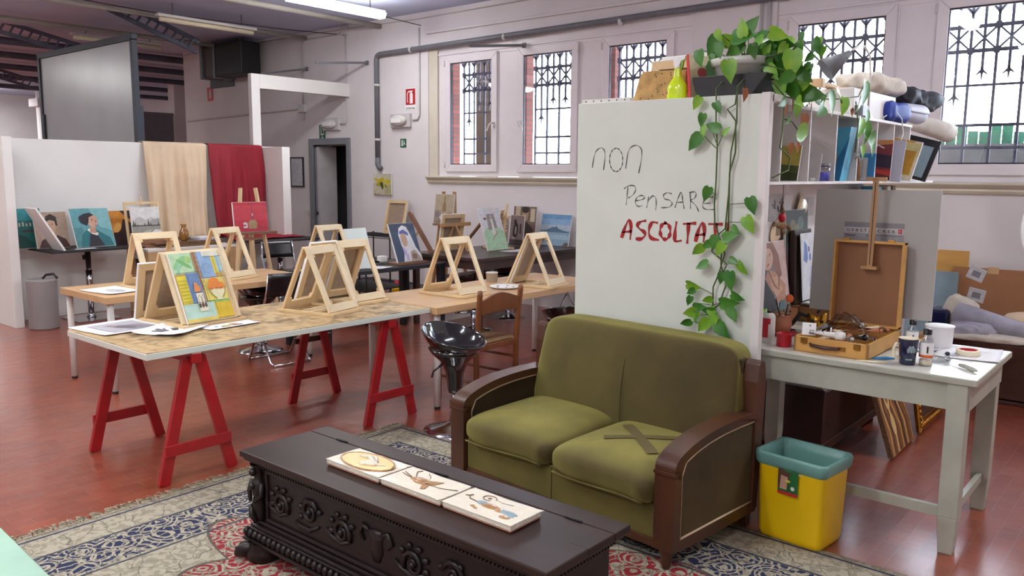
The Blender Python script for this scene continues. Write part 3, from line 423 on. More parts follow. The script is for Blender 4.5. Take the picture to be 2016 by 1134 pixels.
# windows: white panelled surround, one sash each
PY = WY + 0.03
def surround(n, x0, x1, sashes):
    mb = MB(); z0, z1 = NZ0 + 0.005, NZ1 - 0.005
    xs = [x0 + 0.003] + [v for s in sashes for v in s] + [x1 - 0.003]
    for i in range(0, len(xs), 2): mb.b6(xs[i], xs[i + 1], PY + 0.005, PY + 0.07, 1.69, 3.16)
    mb.b6(xs[0], xs[-1], PY + 0.005, PY + 0.07, 3.16, z1); mb.b6(xs[0], xs[-1], PY + 0.005, PY + 0.07, z0, 1.69)
    mb.b6(xs[0], xs[-1], PY - 0.012, PY + 0.01, 3.20, 3.225); 
    if n == 'trim_4': mb.b6(xs[0], xs[0] + 0.17, WY + 0.005, PY + 0.005, z0, z1, 1)
    for a, b in sashes: mb.b6(a - 0.012, a, PY - 0.006, PY + 0.006, 1.69, 3.16); mb.b6(b, b + 0.012, PY - 0.006, PY + 0.006, 1.69, 3.16)
    struct(n, mb, ['pvc', 'reveal_cream'], bevel=0.003)
S = [(-7.99, -7.06), (-6.73, -5.80), (-5.47, -4.54), (-3.30, -2.30), (-1.98, -0.96), (-0.62, 0.40)]
surround('trim_4', NL0, NL1, S[:3]); surround('trim_5', NR0, NR1, S[3:])
def window(i, x0, x1, right_handle=True):
    e = sempty('window_%d' % i, ((x0 + x1) / 2, PY, 1.665)); w = x1 - x0; h = 1.515
    mb = MB(); mb.frame(w - 0.008, h, 0.095, 0.05); s = struct('window_frame', mb, 'pvc', e, bevel=0.006)
    mb = MB(); mb.frame(w - 0.19, h - 0.19, 0.012, 0.03, z0=0.095); struct('gasket', mb, 'iron', e)
    mb = MB(); mb.b6(-w / 2 + 0.1, w / 2 - 0.1, 0.0, 0.006, 0.1, h - 0.1); struct('pane', mb, 'glass', e)
    sx = 1 if right_handle else -1; hx = sx * (w / 2 - 0.05)
    mb = MB(); mb.box((hx, -0.032, 0.60), (0.03, 0.014, 0.07)); mb.tube([(hx, -0.04, 0.62), (hx, -0.075, 0.62), (hx - sx * 0.03, -0.078, 0.60), (hx - sx * 0.085, -0.072, 0.52)], [0.011, 0.012, 0.011, 0.008], 8); struct('handle', mb, 'white_metal', e, bevel=0.003)
    for z in (0.09, h - 0.09): mb = MB(); mb.cyl((-sx * (w / 2 + 0.001), -0.03, z - 0.04), (-sx * (w / 2 + 0.001), -0.03, z + 0.04), 0.009, n=8); struct('hinge', mb, 'white_metal', e)
for i, (a, b) in enumerate(S): window(i + 1, a, b, i != 1)

# iron grilles outside
def grille(x0, x1, label):
    r = thing('window_grille', label, 'window grille', ((x0 + x1) / 2, WY + 0.38, 1.6), group=None)
    w = x1 - x0; n = 11; xs = [-w / 2 + w * k / (n - 1) for k in range(n)]; z = lambda a: a - 1.6
    mb = MB()
    for zz_, t in ((2.97, .034), (2.76, .034), (2.46, .022), (2.11, .026), (1.91, .026), (1.72, .02)): mb.b6(-w / 2 - 0.01, w / 2 + 0.01, -0.004, 0.012, z(zz_) - t / 2, z(zz_) + t / 2)
    mesh_obj('cross_bar', mb, 'iron', r)
    mb = MB()
    for k, x in enumerate(xs):
        even = k % 2 == 0; lo = 1.62 if even else (2.56 if (k // 2) % 3 else 2.34)
        mb.b6(x - 0.0115, x + 0.0115, -0.006, 0.016, z(lo), z(3.28))
    mesh_obj('upright_bar', mb, 'iron', r)
    mb = MB()
    for k, x in enumerate(xs):
        even = k % 2 == 0
        if even:
            for q in (2.97, 2.76): mb.box((x, 0.0, z(q)), (0.045, 0.03, 0.06))
        else:
            lo = 2.56 if (k // 2) % 3 else 2.34
            mb.prism([(x - 0.014, z(lo + .03)), (x + 0.014, z(lo + .03)), (x, z(lo - .07))], -0.008, 0.012, 'y')
            for sg in (-1, 1): mb.prism([(x, z(lo + .05)), (x + sg * .05, z(lo - .01)), (x + sg * .055, z(lo - .02)), (x, z(lo + .015))], -0.006, 0.01, 'y')
        if even:
            for sg in (-1, 1): mb.prism([(x, z(3.06)), (x + sg * .05, z(3.13)), (x + sg * .055, z(3.145)), (x + sg * .02, z(3.125)), (x, z(3.10))], -0.006, 0.01, 'y')
    mesh_obj('arrow_ornament', mb, 'iron', r)
    mb = MB()
    for k in range(0, n - 2, 2):
        mb.bar((xs[k], 0.003, z(2.97)), (xs[k + 2], 0.003, z(2.76)), 0.017, 0.017); mb.bar((xs[k], 0.003, z(2.76)), (xs[k + 2], 0.003, z(2.97)), 0.017, 0.017)
    mesh_obj('cross_brace', mb, 'iron', r)
GL = ['wrought iron grille behind the leftmost window, brown panel beyond it', 'wrought iron grille behind the second window from the left, right of the fire sign wall', 'wrought iron grille behind the window above the spray bottle and leaning frames', 'wrought iron grille behind the window above the small desk lamp', 'wrought iron grille behind the rightmost window with green fence beyond', 'wrought iron grille behind the window beyond the right edge']
for (a, b), l in zip(S, GL): grille(a + 0.0, b + 0.02, l)
# outside
mb = MB(); mb.b6(-14, 4, WY + 0.4, 30, -0.2, -0.05); struct('ground_outside', mb, 'concrete')
for x, l in ((-8.255, 'brick pillar edge outside the leftmost window'), (-6.925, 'brick pillar edge outside the second window from the left'), (-5.57, 'brick pillar edge outside the window above the leaning frames')):
    mb = MB(); mb.b6(x - 0.12, x, WY + 0.44, WY + 0.58, -0.05, 3.2); single('brick_pillar', mb, 'brick', l, 'brick pillar')
mb = MB(); mb.b6(-8.69, -8.28, 9.4, 9.46, -0.05, 3.5); single('standing_plank', mb, 'brown_panel', 'tall brown panel standing outside behind the leftmost window', 'panel')
mb = MB(); mb.b6(-4, 3, 10.0, 10.2, -0.05, 2.0); single('low_wall', mb, 'concrete', 'mossy low concrete wall outside the rightmost window', 'wall')
mb = MB()
for k in range(60): mb.b6(-4 + k * 0.11, -4 + k * 0.11 + 0.1, 10.3, 10.32, -0.05, 2.18 + 0.05 * math.sin(k * 1.7))
single('green_fence', mb, 'green_fence', 'pale green fence behind the low wall outside the rightmost window', 'fence')

# ---------------------------------------------------------------- ceiling steelwork
def joist(x, y0, y1, r, m, label):
    mb = MB(); mb.tube([(x, y0, 3.70), (x, (y0 + y1) / 2, 3.70), (x, y1, 3.70)], r, 10); single('ceiling_tube', mb, m, label, 'ceiling tube', 'tubes under the ceiling', )
JL = ['pale ceiling tube nearest the lit lamp', 'pale ceiling tube behind the unlit lamp', 'pale ceiling tube above the grey screen', 'grey ceiling tube just behind the grey screen top', 'dark ceiling tube second behind the grey screen', 'dark ceiling tube third behind the grey screen', 'dark ceiling tube fourth behind the grey screen', 'dark ceiling tube nearest the far lights']
for x, l in zip((-9.25, -11.0, -12.85, -15.1, -16.9, -18.8, -20.9, -23.2), JL):
    joist(x, -3.4, 8.0 if x > -14.8 else 12.4, 0.035 if x > -14 else 0.06, 'tube_pale' if x > -14 else 'beam_blue', l)
def lattice(x, ya, za, yb, zb, label):
    r = thing('lattice_girder', label, 'girder', (x, ya, za)); d = Vector((0, yb - ya, zb - za)); L_ = d.length; u = d.normalized(); n = Vector((0, -u.z, u.y))
    mb = MB(); mb.bar((0, 0, 0), d, 0.06, 0.03, up=(1, 0, 0)); mb.bar(n * 0.16, d + n * 0.16, 0.06, 0.03, up=(1, 0, 0)); mesh_obj('chord', mb, 'beam_blue', r)
    mb = MB(); k = int(L_ / 0.13)
    for i in range(k): mb.bar(u * (i * 0.13), u * (i * 0.13 + 0.05) + n * 0.16, 0.02, 0.05, up=(1, 0, 0))
    mesh_obj('web', mb, 'beam_blue', r)
lattice(-14, 4.2, 3.78 - .0, 6.2, 3.38, 'ribbed dark girder sloping down to the top of the grey screen')
lattice(-11.5, 5.2, 3.78, 6.45, 3.36, 'ribbed dark girder sloping down beside the unlit lamp')
lattice(-20, 6.2, 3.70, 7.4, 3.40, 'ribbed dark girder farthest away at the upper left edge')
# far hall furniture of the building
mb = MB(); mb.cyl((-24.0, 9.05, 0), (-24.0, 9.05, 3.8), 0.22, n=20); mb.b6(-24.3, -23.7, 8.75, 9.35, 3.3, 3.5); struct('column_1', mb, 'plaster')
mb = MB(); mb.b6(-20.2, -19.9, 10.5, 10.9, 0, 3.8); struct('column_2', mb, 'plaster')
mb = MB(); mb.b6(-20.1, -20.0, 8.9, 10.5, 0, 3.0); mb.b6(-20.12, -19.97, 8.9, 10.5, 3.0, 3.06); single('grey_partition', mb, 'door_grey', 'grey sloping top partition far behind, right of the grey screen', 'partition')
mb = MB(); mb.b6(-25.3, -25.2, 6.5, 8.2, 0, 2.62); single('dark_cabinet', mb, 'dark_void', 'dark cabinet in the far hall at the left edge', 'cabinet')

# ---------------------------------------------------------------- white booth of the studio: a long low wall with two short returns
mb = MB(); BX = -9.87
mb.b6(BX - 0.10, BX, 3.11, 6.76, 0, 1.98); mb.b6(BX, -9.41, 3.11, 3.20, 0, 1.98); mb.b6(BX, -9.41, 6.42, 6.54, 0, 1.97)
single('low_partition', mb, 'booth_white', 'long white low partition wall carrying the beige and red drapes', 'partition', bevel=0.004)
mb = MB(); mb.b6(-10.06, -9.98, 6.36, 6.49, 0, 2.95); mb.b6(-10.06, -9.98, 6.49, WY - 0.0, 2.76, 2.95); single('white_portal', mb, 'booth_white', 'white post and beam portal running into the door wall', 'portal frame', bevel=0.004)

# grey projection screen in the hall
r = thing('standing_screen', 'large grey screen in dark frame standing behind the white partition', 'screen', (-11.9, 5.0, 0))
mb = MB(); mb.b6(-1.42, 1.44, -0.005, 0.02, 0.65, 3.27); mesh_obj('screen_panel', mb, 'screen_grey', r)
mb = MB(); mb.b6(-1.48, 1.50, -0.03, 0.04, 3.25, 3.33); mb.b6(-1.48, -1.41, -0.03, 0.04, 0, 3.27); mb.b6(1.43, 1.50, -0.03, 0.04, 0, 3.27); mb.b6(-1.48, 1.50, -0.03, 0.04, 0.58, 0.66); mesh_obj('frame', mb, 'screen_frame', r, bevel=0.004)
for x in (-1.44, 1.46): mb = MB(); mb.b6(x - 0.07, x + 0.07, -0.35, 0.35, 0.0, 0.05); mb.b6(x + 0.04, x + 0.09, -0.04, 0.05, 0.0, 2.45); mesh_obj('foot', mb, 'screen_frame', r)
mb = MB(); mb.b6(-16.4, -13.45, 5.0, 5.08, 1.93, 2.08); mb.b6(-16.4, -16.3, 5.0, 5.08, 0, 2.0); mb.b6(-13.55, -13.45, 5.0, 5.08, 0, 2.0); single('dark_rail_stand', mb, 'screen_frame', 'dark horizontal rail standing left of the grey screen', 'rail')

# ---------------------------------------------------------------- services on the wall
mb = MB(); g = WY - 0.05
mb.tube([(-9.31, g, 1.80), (-9.31, g, 3.24), (-9.29, g, 3.29), (-9.24, g, 3.31), (-6.6, g, 3.335), (-4.2, g, 3.36), (-3.0, g, 3.37)], 0.036, 12)
mb.tube([(-9.31, g, 1.86), (-9.31, g, 1.76), (-9.28, g, 1.72), (-9.24, g, 1.70)], 0.038, 12)
pipe = thing('grey_pipe', 'thick grey pipe dropping down the wall then running above the windows', 'pipe', (0, 0, 0)); mesh_obj('pipe_run', mb, 'pipe_grey', pipe)
mb = MB()
for z in (2.1, 2.87): mb.cyl((-9.31, g, z), (-9.31, g, z + 0.03), 0.045, n=12)
for x in (-8.6, -6.9, -5.2): mb.cyl((x, g, 3.32), (x + 0.03, g, 3.32), 0.045, n=12)
mesh_obj('pipe_clip', mb, 'white_metal', pipe)
def bracket(p, q, label): mb = MB(); mb.bar(p, q, 0.03, 0.03); mb.box(q if q[1] > p[1] else p, (0.05, 0.02, 0.06)); single('metal_bracket', mb, 'pipe_grey', label, 'bracket')
bracket((-11.1, 7.25, 3.10), (-11.0, 8.0, 3.24), 'grey metal arm left of the two arms high above the door')
bracket((-9.75, 7.25, 3.16), (-9.55, 8.0, 3.22), 'grey metal arm sticking out between door and thick pipe')
bracket((-7.0, 7.45, 3.16), (-6.6, 8.0, 3.2), 'flat metal arm crossing the pipe above the second window')
def conduit(pts, r, label): mb = MB(); mb.tube(pts, r, 8); single('wall_conduit', mb, 'conduit', label, 'conduit')
g = WY - 0.015
conduit([(-11.12, g, 2.70), (-11.11, g, 3.63), (-11.05, g, 3.67), (-10.1, g, 3.70)], 0.012, 'thin white conduit rising from the junction box left of the door')
conduit([(-10.04, g, 3.68), (-10.04, g, 2.42), (-10.08, g, 2.37), (-10.22, g, 2.37)], 0.012, 'thin white conduit down to the emergency light over the door')
conduit([(-8.46, g, 3.60), (-8.46, g, 2.44), (-8.5, g, 2.38), (-8.6, g, 2.37)], 0.012, 'thin white conduit beside the red fire sign')
conduit([(-14.7, g, 2.56), (-11.2, g, 2.64)], 0.014, 'grey conduit running along the wall behind the portal')
conduit([(-3.57, g, 3.4), (-3.57, g, 1.7)], 0.016, 'left of two vertical pipes between the window groups')
conduit([(-3.49, g, 3.4), (-3.49, g, 1.7)], 0.024, 'right thicker of two vertical pipes between the window groups')
conduit([(-14.7, g, 3.76), (-11, g, 3.76), (-8.46, g, 3.72), (-5.5, g, 3.74)], 0.008, 'thin cable tray line along the top of the door wall')
mb = MB(); mb.b6(-11.22, -11.05, WY - 0.05, WY, 2.58, 2.70); mb.cyl((-11.12, WY - 0.02, 2.58), (-11.12, WY - 0.02, 2.45), 0.02, n=8); single('junction_box', mb, 'conduit', 'small white junction box left of the door', 'junction box', bevel=0.005)
mb = MB(); mb.b6(-10.1, -9.98, WY - 0.06, WY, 3.66, 3.78); single('junction_box', mb, 'conduit', 'small white junction box high under the ceiling above the door', 'junction box', bevel=0.005)
def emergency_light(x, z, label):
    r = thing('emergency_light', label, 'emergency light', (x, WY, z))
    mb = MB(); mb.b6(-0.20, 0.20, -0.05, 0, -0.095, 0.095); mesh_obj('housing', mb, 'conduit', r, bevel=0.008)
    mb = MB(); mb.lathe([(0.0, 0.0), (0.15, 0.0), (0.16, 0.02), (0.12, 0.05), (0, 0.055)], (0, 0, 0), 20); o = mesh_obj('diffuser', mb, 'white_metal', r, loc=(-0.02, -0.05, 0), rot=(PI / 2, 0, 0)); o.scale = (1.05, 0.5, 1)
    mb = MB(); mb.b6(-0.12, 0.08, -0.112, -0.10, -0.03, 0.03); mesh_obj('tube_window', mb, 'white_flat', r)
emergency_light(-10.40, 2.37, 'white emergency light over the door')
emergency_light(-8.83, 2.37, 'white emergency light under the red fire sign')
def sign(name, label, cat, x, z, w, h, base, items, y=WY):
    r = thing(name, label, cat, (x, y, z)); mb = MB(); mb.b6(-w / 2, w / 2, -0.006, 0, -h / 2, h / 2); mesh_obj('plate', mb, base, r)
    picture('printed_symbol', w, h, items, r, y=-0.0065, z0=-h / 2); return r
r = sign('fire_extinguisher_sign', 'red and white fire extinguisher sign on the wall', 'sign', -8.65, 2.66, 0.21, 0.30, 'white_flat', [
    ('#c4222c', rect(.04, .24, .96, .97)), ('#ffffff', rect(.42, .30, .72, .72)), ('#ffffff', ell(.57, .72, .15, .07)), ('#ffffff', rect(.5, .74, .64, .86)), ('#ffffff', rect(.42, .84, .74, .88)),
    ('#ffffff', stroke([(.5, .85), (.3, .84), (.2, .74), (.2, .45), (.24, .36)], .06)), ('#c4222c', stroke([(.47, .32), (.47, .70)], .02))])
text_mesh('sign_text', 'ESTINTORE', 0.036, 'black_matte', r, (0, -0.0075, -0.137), (PI / 2, 0, 0), align='CENTER', sx=0.95)
sign('exit_sign', 'green exit sign with white arrow half behind the emergency light', 'sign', -10.66, 2.25, 0.15, 0.24, 'green_sign', [('#e8f0ec', rect(.25, .35, .75, .95)), ('#14603f', rect(.36, .42, .66, .88)), ('#e8f0ec', [(.5, .06), (.62, .2), (.38, .2)]), ('#e8f0ec', rect(.46, .18, .54, .3))])
sign('exit_sign', 'small green exit sign on the wall right of the pipe', 'sign', -8.81, 2.06, 0.12, 0.12, 'green_sign', [('#e8f0ec', rect(.2, .15, .45, .85)), ('#e8f0ec', ell(.66, .74, .07, .09)), ('#e8f0ec', [(.55, .2), (.62, .2), (.7, .45), (.85, .25), (.9, .3), (.74, .62), (.58, .6)])])
sign('fire_extinguisher_sign', 'dark red fire extinguisher sign far left under the vent grille', 'sign', -13.9, 3.01, 0.19, 0.24, 'red_sign', [('#e6d4d0', rect(.35, .2, .65, .75)), ('#e6d4d0', rect(.42, .76, .58, .88))])
# framed notice
r = thing('framed_notice', 'black framed white notice hanging left of the door', 'notice', (-11.34, WY - 0.012, 1.40)); mesh_obj('frame', MB().frame(0.36, 0.48, 0.022, 0.02), 'black_matte', r)
picture('notice_sheet', 0.33, 0.45, [('#c9cbd0', rect(0, 0, 1, 1))] + [('#a4a7ad', rect(.12, .15 + .07 * i, .5 + .3 * ((i * 7) % 5) / 5, .165 + .07 * i)) for i in range(10)], r, y=0.0, z0=0.015)
# flower painting
canvas('flower_painting', 'small yellow flower painting hanging on the wall under the pipe', 0.40, 0.31, (-9.24, WY - 0.02, 1.32), 0, 0, [('#cfc7ac', rect(0, 0, 1, 1)), ('#e0dccb', [(0, .5), (.4, .7), (.6, 1), (0, 1)]), ('#b9b48a', [(.6, 0), (1, 0), (1, .5), (.7, .4)])] +
    [(c, ell(x, y, a, b, 12, t)) for c, x, y, a, b, t in (('#d9c21e', .25, .68, .2, .07, -.5), ('#c9b41c', .45, .72, .16, .08, .4), ('#e3cf35', .68, .66, .2, .07, .2), ('#d3bf22', .84, .58, .14, .08, 1.1), ('#b9a51d', .32, .5, .16, .08, .3), ('#e0cc2e', .6, .45, .14, .06, -.8), ('#4c5b35', .47, .5, .09, .13, .2), ('#3a4630', .52, .38, .05, .12, -.1), ('#55602f', .7, .42, .1, .03, -.9), ('#7a4d33', .12, .03, .08, .02, 0), ('#7a4d33', .3, .03, .05, .02, 0))], t=0.02)
# vent grille and duct
mb = MB(); mb.b6(-13.85, -13.1, WY - 0.02, WY, 3.10, 3.56); mb2 = MB()
for k in range(24): mb2.b6(-13.83 + k * 0.031, -13.815 + k * 0.031, WY - 0.035, WY - 0.02, 3.12, 3.54)
r = thing('vent_grille', 'grey louvred vent grille on the wall behind the duct', 'vent', (0, 0, 0)); mesh_obj('plate', mb, 'beam_blue', r); mesh_obj('louvre', mb2, 'pipe_grey', r)
r = thing('air_duct', 'boxy black and zinc air duct hanging under the ceiling', 'duct', (-12.6, WY - 0.5, 3.2))
mb = MB(); mb.b6(-0.25, 0.55, -0.02, 0.35, 0.0, 0.52); mesh_obj('duct_box', mb, 'black_matte', r, bevel=0.02)
mb = MB(); mb.b6(-0.62, -0.25, 0.0, 0.35, 0.0, 0.5); mesh_obj('duct_elbow', mb, 'dark_brown_top', r, bevel=0.03)
for x in (-0.66, -0.25): mb = MB(); mb.b6(x - 0.03, x + 0.03, -0.03, 0.36, -0.02, 0.54); mesh_obj('flange', mb, 'pipe_grey', r, bevel=0.005)
mb = MB(); mb.b6(-0.02, 0.02, 0.36, 0.47, 0.1, 0.4); mb.b6(-0.5, -0.46, 0.1, 0.14, 0.5, 0.6); mb.b6(0.3, 0.34, 0.1, 0.14, 0.5, 0.6); mesh_obj('bracket', mb, 'pipe_grey', r, bevel=0.005)

# ---------------------------------------------------------------- fluorescent lamps
def lamp(label, loc, lit):
    r = thing('fluorescent_lamp', label, 'ceiling lamp', loc)
    mb = MB(); mb.b6(-0.045, 0.045, -0.72, 0.72, 0.011, 0.05); mesh_obj('housing', mb, 'white_metal', r, bevel=0.01)
    mb = MB()
    if lit: mb.prism([(-0.075, 0.01), (-0.05, -0.05), (0.05, -0.05), (0.075, 0.01)], -0.70, 0.70, 'y')
    else: mb.tube([(0, -0.68, -0.02), (0, 0.68, -0.02)], 0.03, 12)
    mesh_obj('diffuser' if lit else 'tube', mb, 'lamp_on' if lit else 'cream', r)
    mb = MB()
    for y in (-0.5, 0.5): mb.cyl((0, y, 0.04), (0, y, 3.80 - loc[2]), 0.008, n=6)
    mesh_obj('hanger', mb, 'pipe_grey', r); return r
ll = ['lit fluorescent lamp hanging at the top of the picture', 'added fluorescent lamp out of view over the trestle table', 'added fluorescent lamp out of view over the sofa', 'added fluorescent lamp out of view over the carved chest', 'added unseen fluorescent lamp behind the camera on the left', 'added unseen fluorescent lamp behind the camera on the right', 'added fluorescent lamp out of view over the white table', 'added fluorescent lamp out of view near the left return of the low partition', 'lit fluorescent lamp farthest away in the far hall', 'added fluorescent lamp out of view left of the grey screen', 'added fluorescent lamp out of view beyond the grey screen', 'added fluorescent lamp out of view in the middle of the far hall']
for (x, y, z, p), l in zip(LAMPS, ll): lamp(l, (x, y, z), True)
lamp('unlit yellowish fluorescent lamp hanging above the partition', (-10.55, 6.1, 3.60), False)
lamp('small unlit fluorescent lamp far back under the ceiling', (-13.4, 6.2, 3.66), False)
mb = MB(); mb.tube([(-10.75, 3.0, 3.74), (-10.72, 5.4, 3.68), (-10.4, 7.0, 3.66), (-10.2, 7.98, 3.68)], 0.006, 6); single('hanging_cable', mb, 'black_matte', 'thin dark cable slung along the unlit lamp', 'cable')
mb = MB(); mb.tube([(-8.45, 5.0, 3.72), (-8.42, 6.5, 3.68), (-8.4, 7.98, 3.62)], 0.005, 6); single('hanging_cable', mb, 'black_matte', 'thin dark cable slung along the lit lamp to the wall', 'cable')
# ================================================================ FOREGROUND
def rug_mat(x0, x1, y0, y1):
    m = bpy.data.materials.new('persian_rug'); nt, N, L, b = nodes_of(m)
    tc = N.new('ShaderNodeTexCoord'); sp = N.new('ShaderNodeSeparateXYZ'); L.new(tc.outputs['Object'], sp.inputs[0])
    def ma(op, a, b_=None, c=None):
        n = N.new('ShaderNodeMath'); n.operation = op
        for i, v in enumerate((a, b_, c)):
            if v is None: continue
            if isinstance(v, (int, float)): n.inputs[i].default_value = v
            else: L.new(v, n.inputs[i])
        return n.outputs[0]
    def band(v, a, b_): return ma('MULTIPLY', ma('GREATER_THAN', v, a), ma('LESS_THAN', v, b_))
    def mixc(f, a, b_):
        n = N.new('ShaderNodeMix'); n.data_type = 'RGBA'; L.new(f, n.inputs[0])
        for i, v in ((6, a), (7, b_)):
            if isinstance(v, tuple): n.inputs[i].default_value = (*v, 1)
            else: L.new(v, n.inputs[i])
        return n.outputs[2]
    def wobble(sc, amt):
        nz = N.new('ShaderNodeTexNoise'); nz.inputs['Scale'].default_value = sc; nz.inputs['Detail'].default_value = 3; L.new(tc.outputs['Object'], nz.inputs['Vector'])
        sub = N.new('ShaderNodeVectorMath'); sub.operation = 'SUBTRACT'; L.new(nz.outputs['Color'], sub.inputs[0]); sub.inputs[1].default_value = (.5, .5, .5)
        mu = N.new('ShaderNodeVectorMath'); mu.operation = 'SCALE'; L.new(sub.outputs[0], mu.inputs[0]); mu.inputs[3].default_value = amt
        ad = N.new('ShaderNodeVectorMath'); ad.operation = 'ADD'; L.new(mu.outputs[0], ad.inputs[0]); L.new(tc.outputs['Object'], ad.inputs[1]); return ad.outputs[0]
    def vor(sc, feat, vec, out='Distance'):
        v = N.new('ShaderNodeTexVoronoi'); v.feature = feat; v.inputs['Scale'].default_value = sc; L.new(vec, v.inputs['Vector']); return v.outputs[out]
    dx = ma('MINIMUM', ma('SUBTRACT', sp.outputs[0], x0), ma('SUBTRACT', x1, sp.outputs[0])); dy = ma('MINIMUM', ma('SUBTRACT', sp.outputs[1], y0), ma('SUBTRACT', y1, sp.outputs[1]))
    d = ma('MINIMUM', dx, dy)
    w1 = wobble(5, 0.10); w2 = wobble(9, 0.05)
    cream, dcream, navy, blue, red, green = lin('#aaa28f'), lin('#928b79'), lin('#20294a'), lin('#4b5d80'), lin('#8d1f2a'), lin('#6d7a66')
    e1 = vor(9, 'DISTANCE_TO_EDGE', w1); e2 = vor(17, 'DISTANCE_TO_EDGE', w2); f1 = vor(8, 'F1', w1); f2 = vor(22, 'F1', w2)
    nz = N.new('ShaderNodeTexNoise'); nz.inputs['Scale'].default_value = 35; nz.inputs['Detail'].default_value = 6; L.new(tc.outputs['Object'], nz.inputs['Vector'])
    base = mixc(ma('GREATER_THAN', nz.outputs['Fac'], 0.52), cream, dcream)
    # ground sprinkled with small sprigs and thin tendrils
    col = mixc(ma('MULTIPLY', ma('LESS_THAN', f2, 0.13), ma('GREATER_THAN', nz.outputs['Fac'], 0.46)), base, green)
    col = mixc(ma('LESS_THAN', e1, 0.013), col, lin('#6f6a5e'))
    # scroll border in navy: rings, tendrils and leaves
    ring = ma('MULTIPLY', ma('GREATER_THAN', ma('SINE', ma('MULTIPLY', f1, 34.0)), -0.25), ma('GREATER_THAN', e2, 0.045))
    scroll = mixc(ring, col, navy); scroll = mixc(ma('LESS_THAN', f2, 0.10), scroll, blue)
    col = mixc(band(d, 0.25, 0.52), col, scroll)
    # red centre with scalloped outline and cream flowers
    ex = ma('DIVIDE', ma('SUBTRACT', sp.outputs[0], (x0 + x1) / 2), 1.55); ey = ma('DIVIDE', ma('SUBTRACT', sp.outputs[1], (y0 + y1) / 2), 0.88)
    rr = ma('SQRT', ma('ADD', ma('MULTIPLY', ex, ex), ma('MULTIPLY', ey, ey))); ang = ma('ARCTAN2', ey, ex)
    lim = ma('ADD', 0.86, ma('MULTIPLY', ma('ABSOLUTE', ma('SINE', ma('MULTIPLY', ang, 6.0))), 0.16))
    flo = mixc(ma('MULTIPLY', ma('GREATER_THAN', ma('SINE', ma('MULTIPLY', f1, 30.0)), -0.3), ma('GREATER_THAN', e2, 0.05)), base, red)
    flo = mixc(ma('LESS_THAN', f2, 0.12), flo, cream); flo = mixc(ma('LESS_THAN', e2, 0.012), flo, lin('#4a4038'))
    inside = ma('LESS_THAN', rr, lim); col = mixc(inside, col, flo)
    edge = ma('LESS_THAN', ma('ABSOLUTE', ma('SUBTRACT', rr, lim)), 0.007); col = mixc(edge, col, lin('#5a5148'))
    med = ma('LESS_THAN', rr, 0.34); col = mixc(med, col, scroll)
    # guard lines
    for a, c in ((0.035, navy), (0.235, lin('#3a3f4a')), (0.535, lin('#3a3f4a'))): col = mixc(band(d, a, a + 0.014), col, c)
    L.new(col, b.inputs['Base Color']); b.inputs['Roughness'].default_value = 0.95
    bp = N.new('ShaderNodeBump'); bp.inputs['Strength'].default_value = 0.4; bp.inputs['Distance'].default_value = 0.004; L.new(nz.outputs['Fac'], bp.inputs['Height']); L.new(bp.outputs[0], b.inputs['Normal']); return m
RX0, RX1, RY0, RY1 = -3.92, 0.10, 0.75, 3.53
M['rug'] = rug_mat(RX0, RX1, RY0, RY1)
rug = thing('oriental_rug', 'worn cream rug with navy scroll border and red medallion under the chest', 'rug', (0, 0, 0))
mb = MB(); mb.grid(lambda u, v: (RX0 + u * (RX1 - RX0), RY0 + v * (RY1 - RY0), 0.0045 + 0.001 * math.sin(u * 23) * math.cos(v * 17)), 40, 30); mesh_obj('pile', mb, 'rug', rug, solid=0.006)
mb = MB(); random.seed(4)
for k in range(620):
    y = RY0 + (RY1 - RY0) * k / 620; l = random.uniform(0.03, 0.085); a = random.uniform(-0.03, 0.03)
    mb.add([(RX0 + .004, y, .009), (RX0 + .004, y + .005, .009), (RX0 - l, y + a + .005, .006), (RX0 - l, y + a, .006)], [[0, 1, 2, 3]])
    mb.add([(RX0 + .004, y, .014), (RX0 - l * .5, y + a * .5, .016), (RX0 - l * .9, y + a * 1.8, .008), (RX0 - l * .5, y + a * .5 + .004, .012)], [[0, 1, 2, 3]])
fr = mesh_obj('fringe', mb, 'rug_fringe', rug); fr['kind'] = 'stuff'

# ---------------------------------------------------------------- carved chest
ch = thing('carved_chest', 'low carved dark wooden chest with claw feet standing on the rug', 'chest', (-2.23, 2.06, 0.004))
L2, W2, H = 0.83, 0.232, 0.47     # half length, half width, height
mb = MB(); mb.b6(-L2, L2, -W2, W2 - 0.10, H - 0.028, H); mesh_obj('lid', mb, 'chest_top', ch, bevel=0.006)
mb = MB(); mb.b6(-L2, L2, W2 - 0.096, W2, H - 0.028, H - 0.001); mb.b6(L2 - 0.08, L2 + 0.001, -0.02, W2 - 0.1, H - 0.027, H + 0.0005); mesh_obj('rear_top_board', mb, 'chest_top', ch, bevel=0.004)
for x in (-0.6, 0.02, 0.66): mb = MB(); mb.b6(x - 0.035, x + 0.035, W2 - 0.102, W2 - 0.092, H, H + 0.004); mb.cyl((x - 0.03, W2 - 0.1, H + 0.003), (x + 0.03, W2 - 0.1, H + 0.003), 0.004, n=8); mesh_obj('hinge', mb, 'black_matte', ch)
def ringbox(mb, l, w, z0, z1): mb.b6(-l, l, -w, w, z0, z1)
mb = MB()
ringbox(mb, L2 - 0.012, W2 - 0.012, H - 0.042, H - 0.028); ringbox(mb, L2 - 0.028, W2 - 0.028, H - 0.054, H - 0.042); ringbox(mb, L2 - 0.05, W2 - 0.05, 0.16, H - 0.054)
mb.b6(-L2 + 0.13, L2 - 0.13, -W2 + 0.040, -W2 + 0.052, H - 0.085, H - 0.060); mb.b6(-L2 + 0.13, L2 - 0.13, -W2 + 0.038, -W2 + 0.052, 0.175, 0.190)
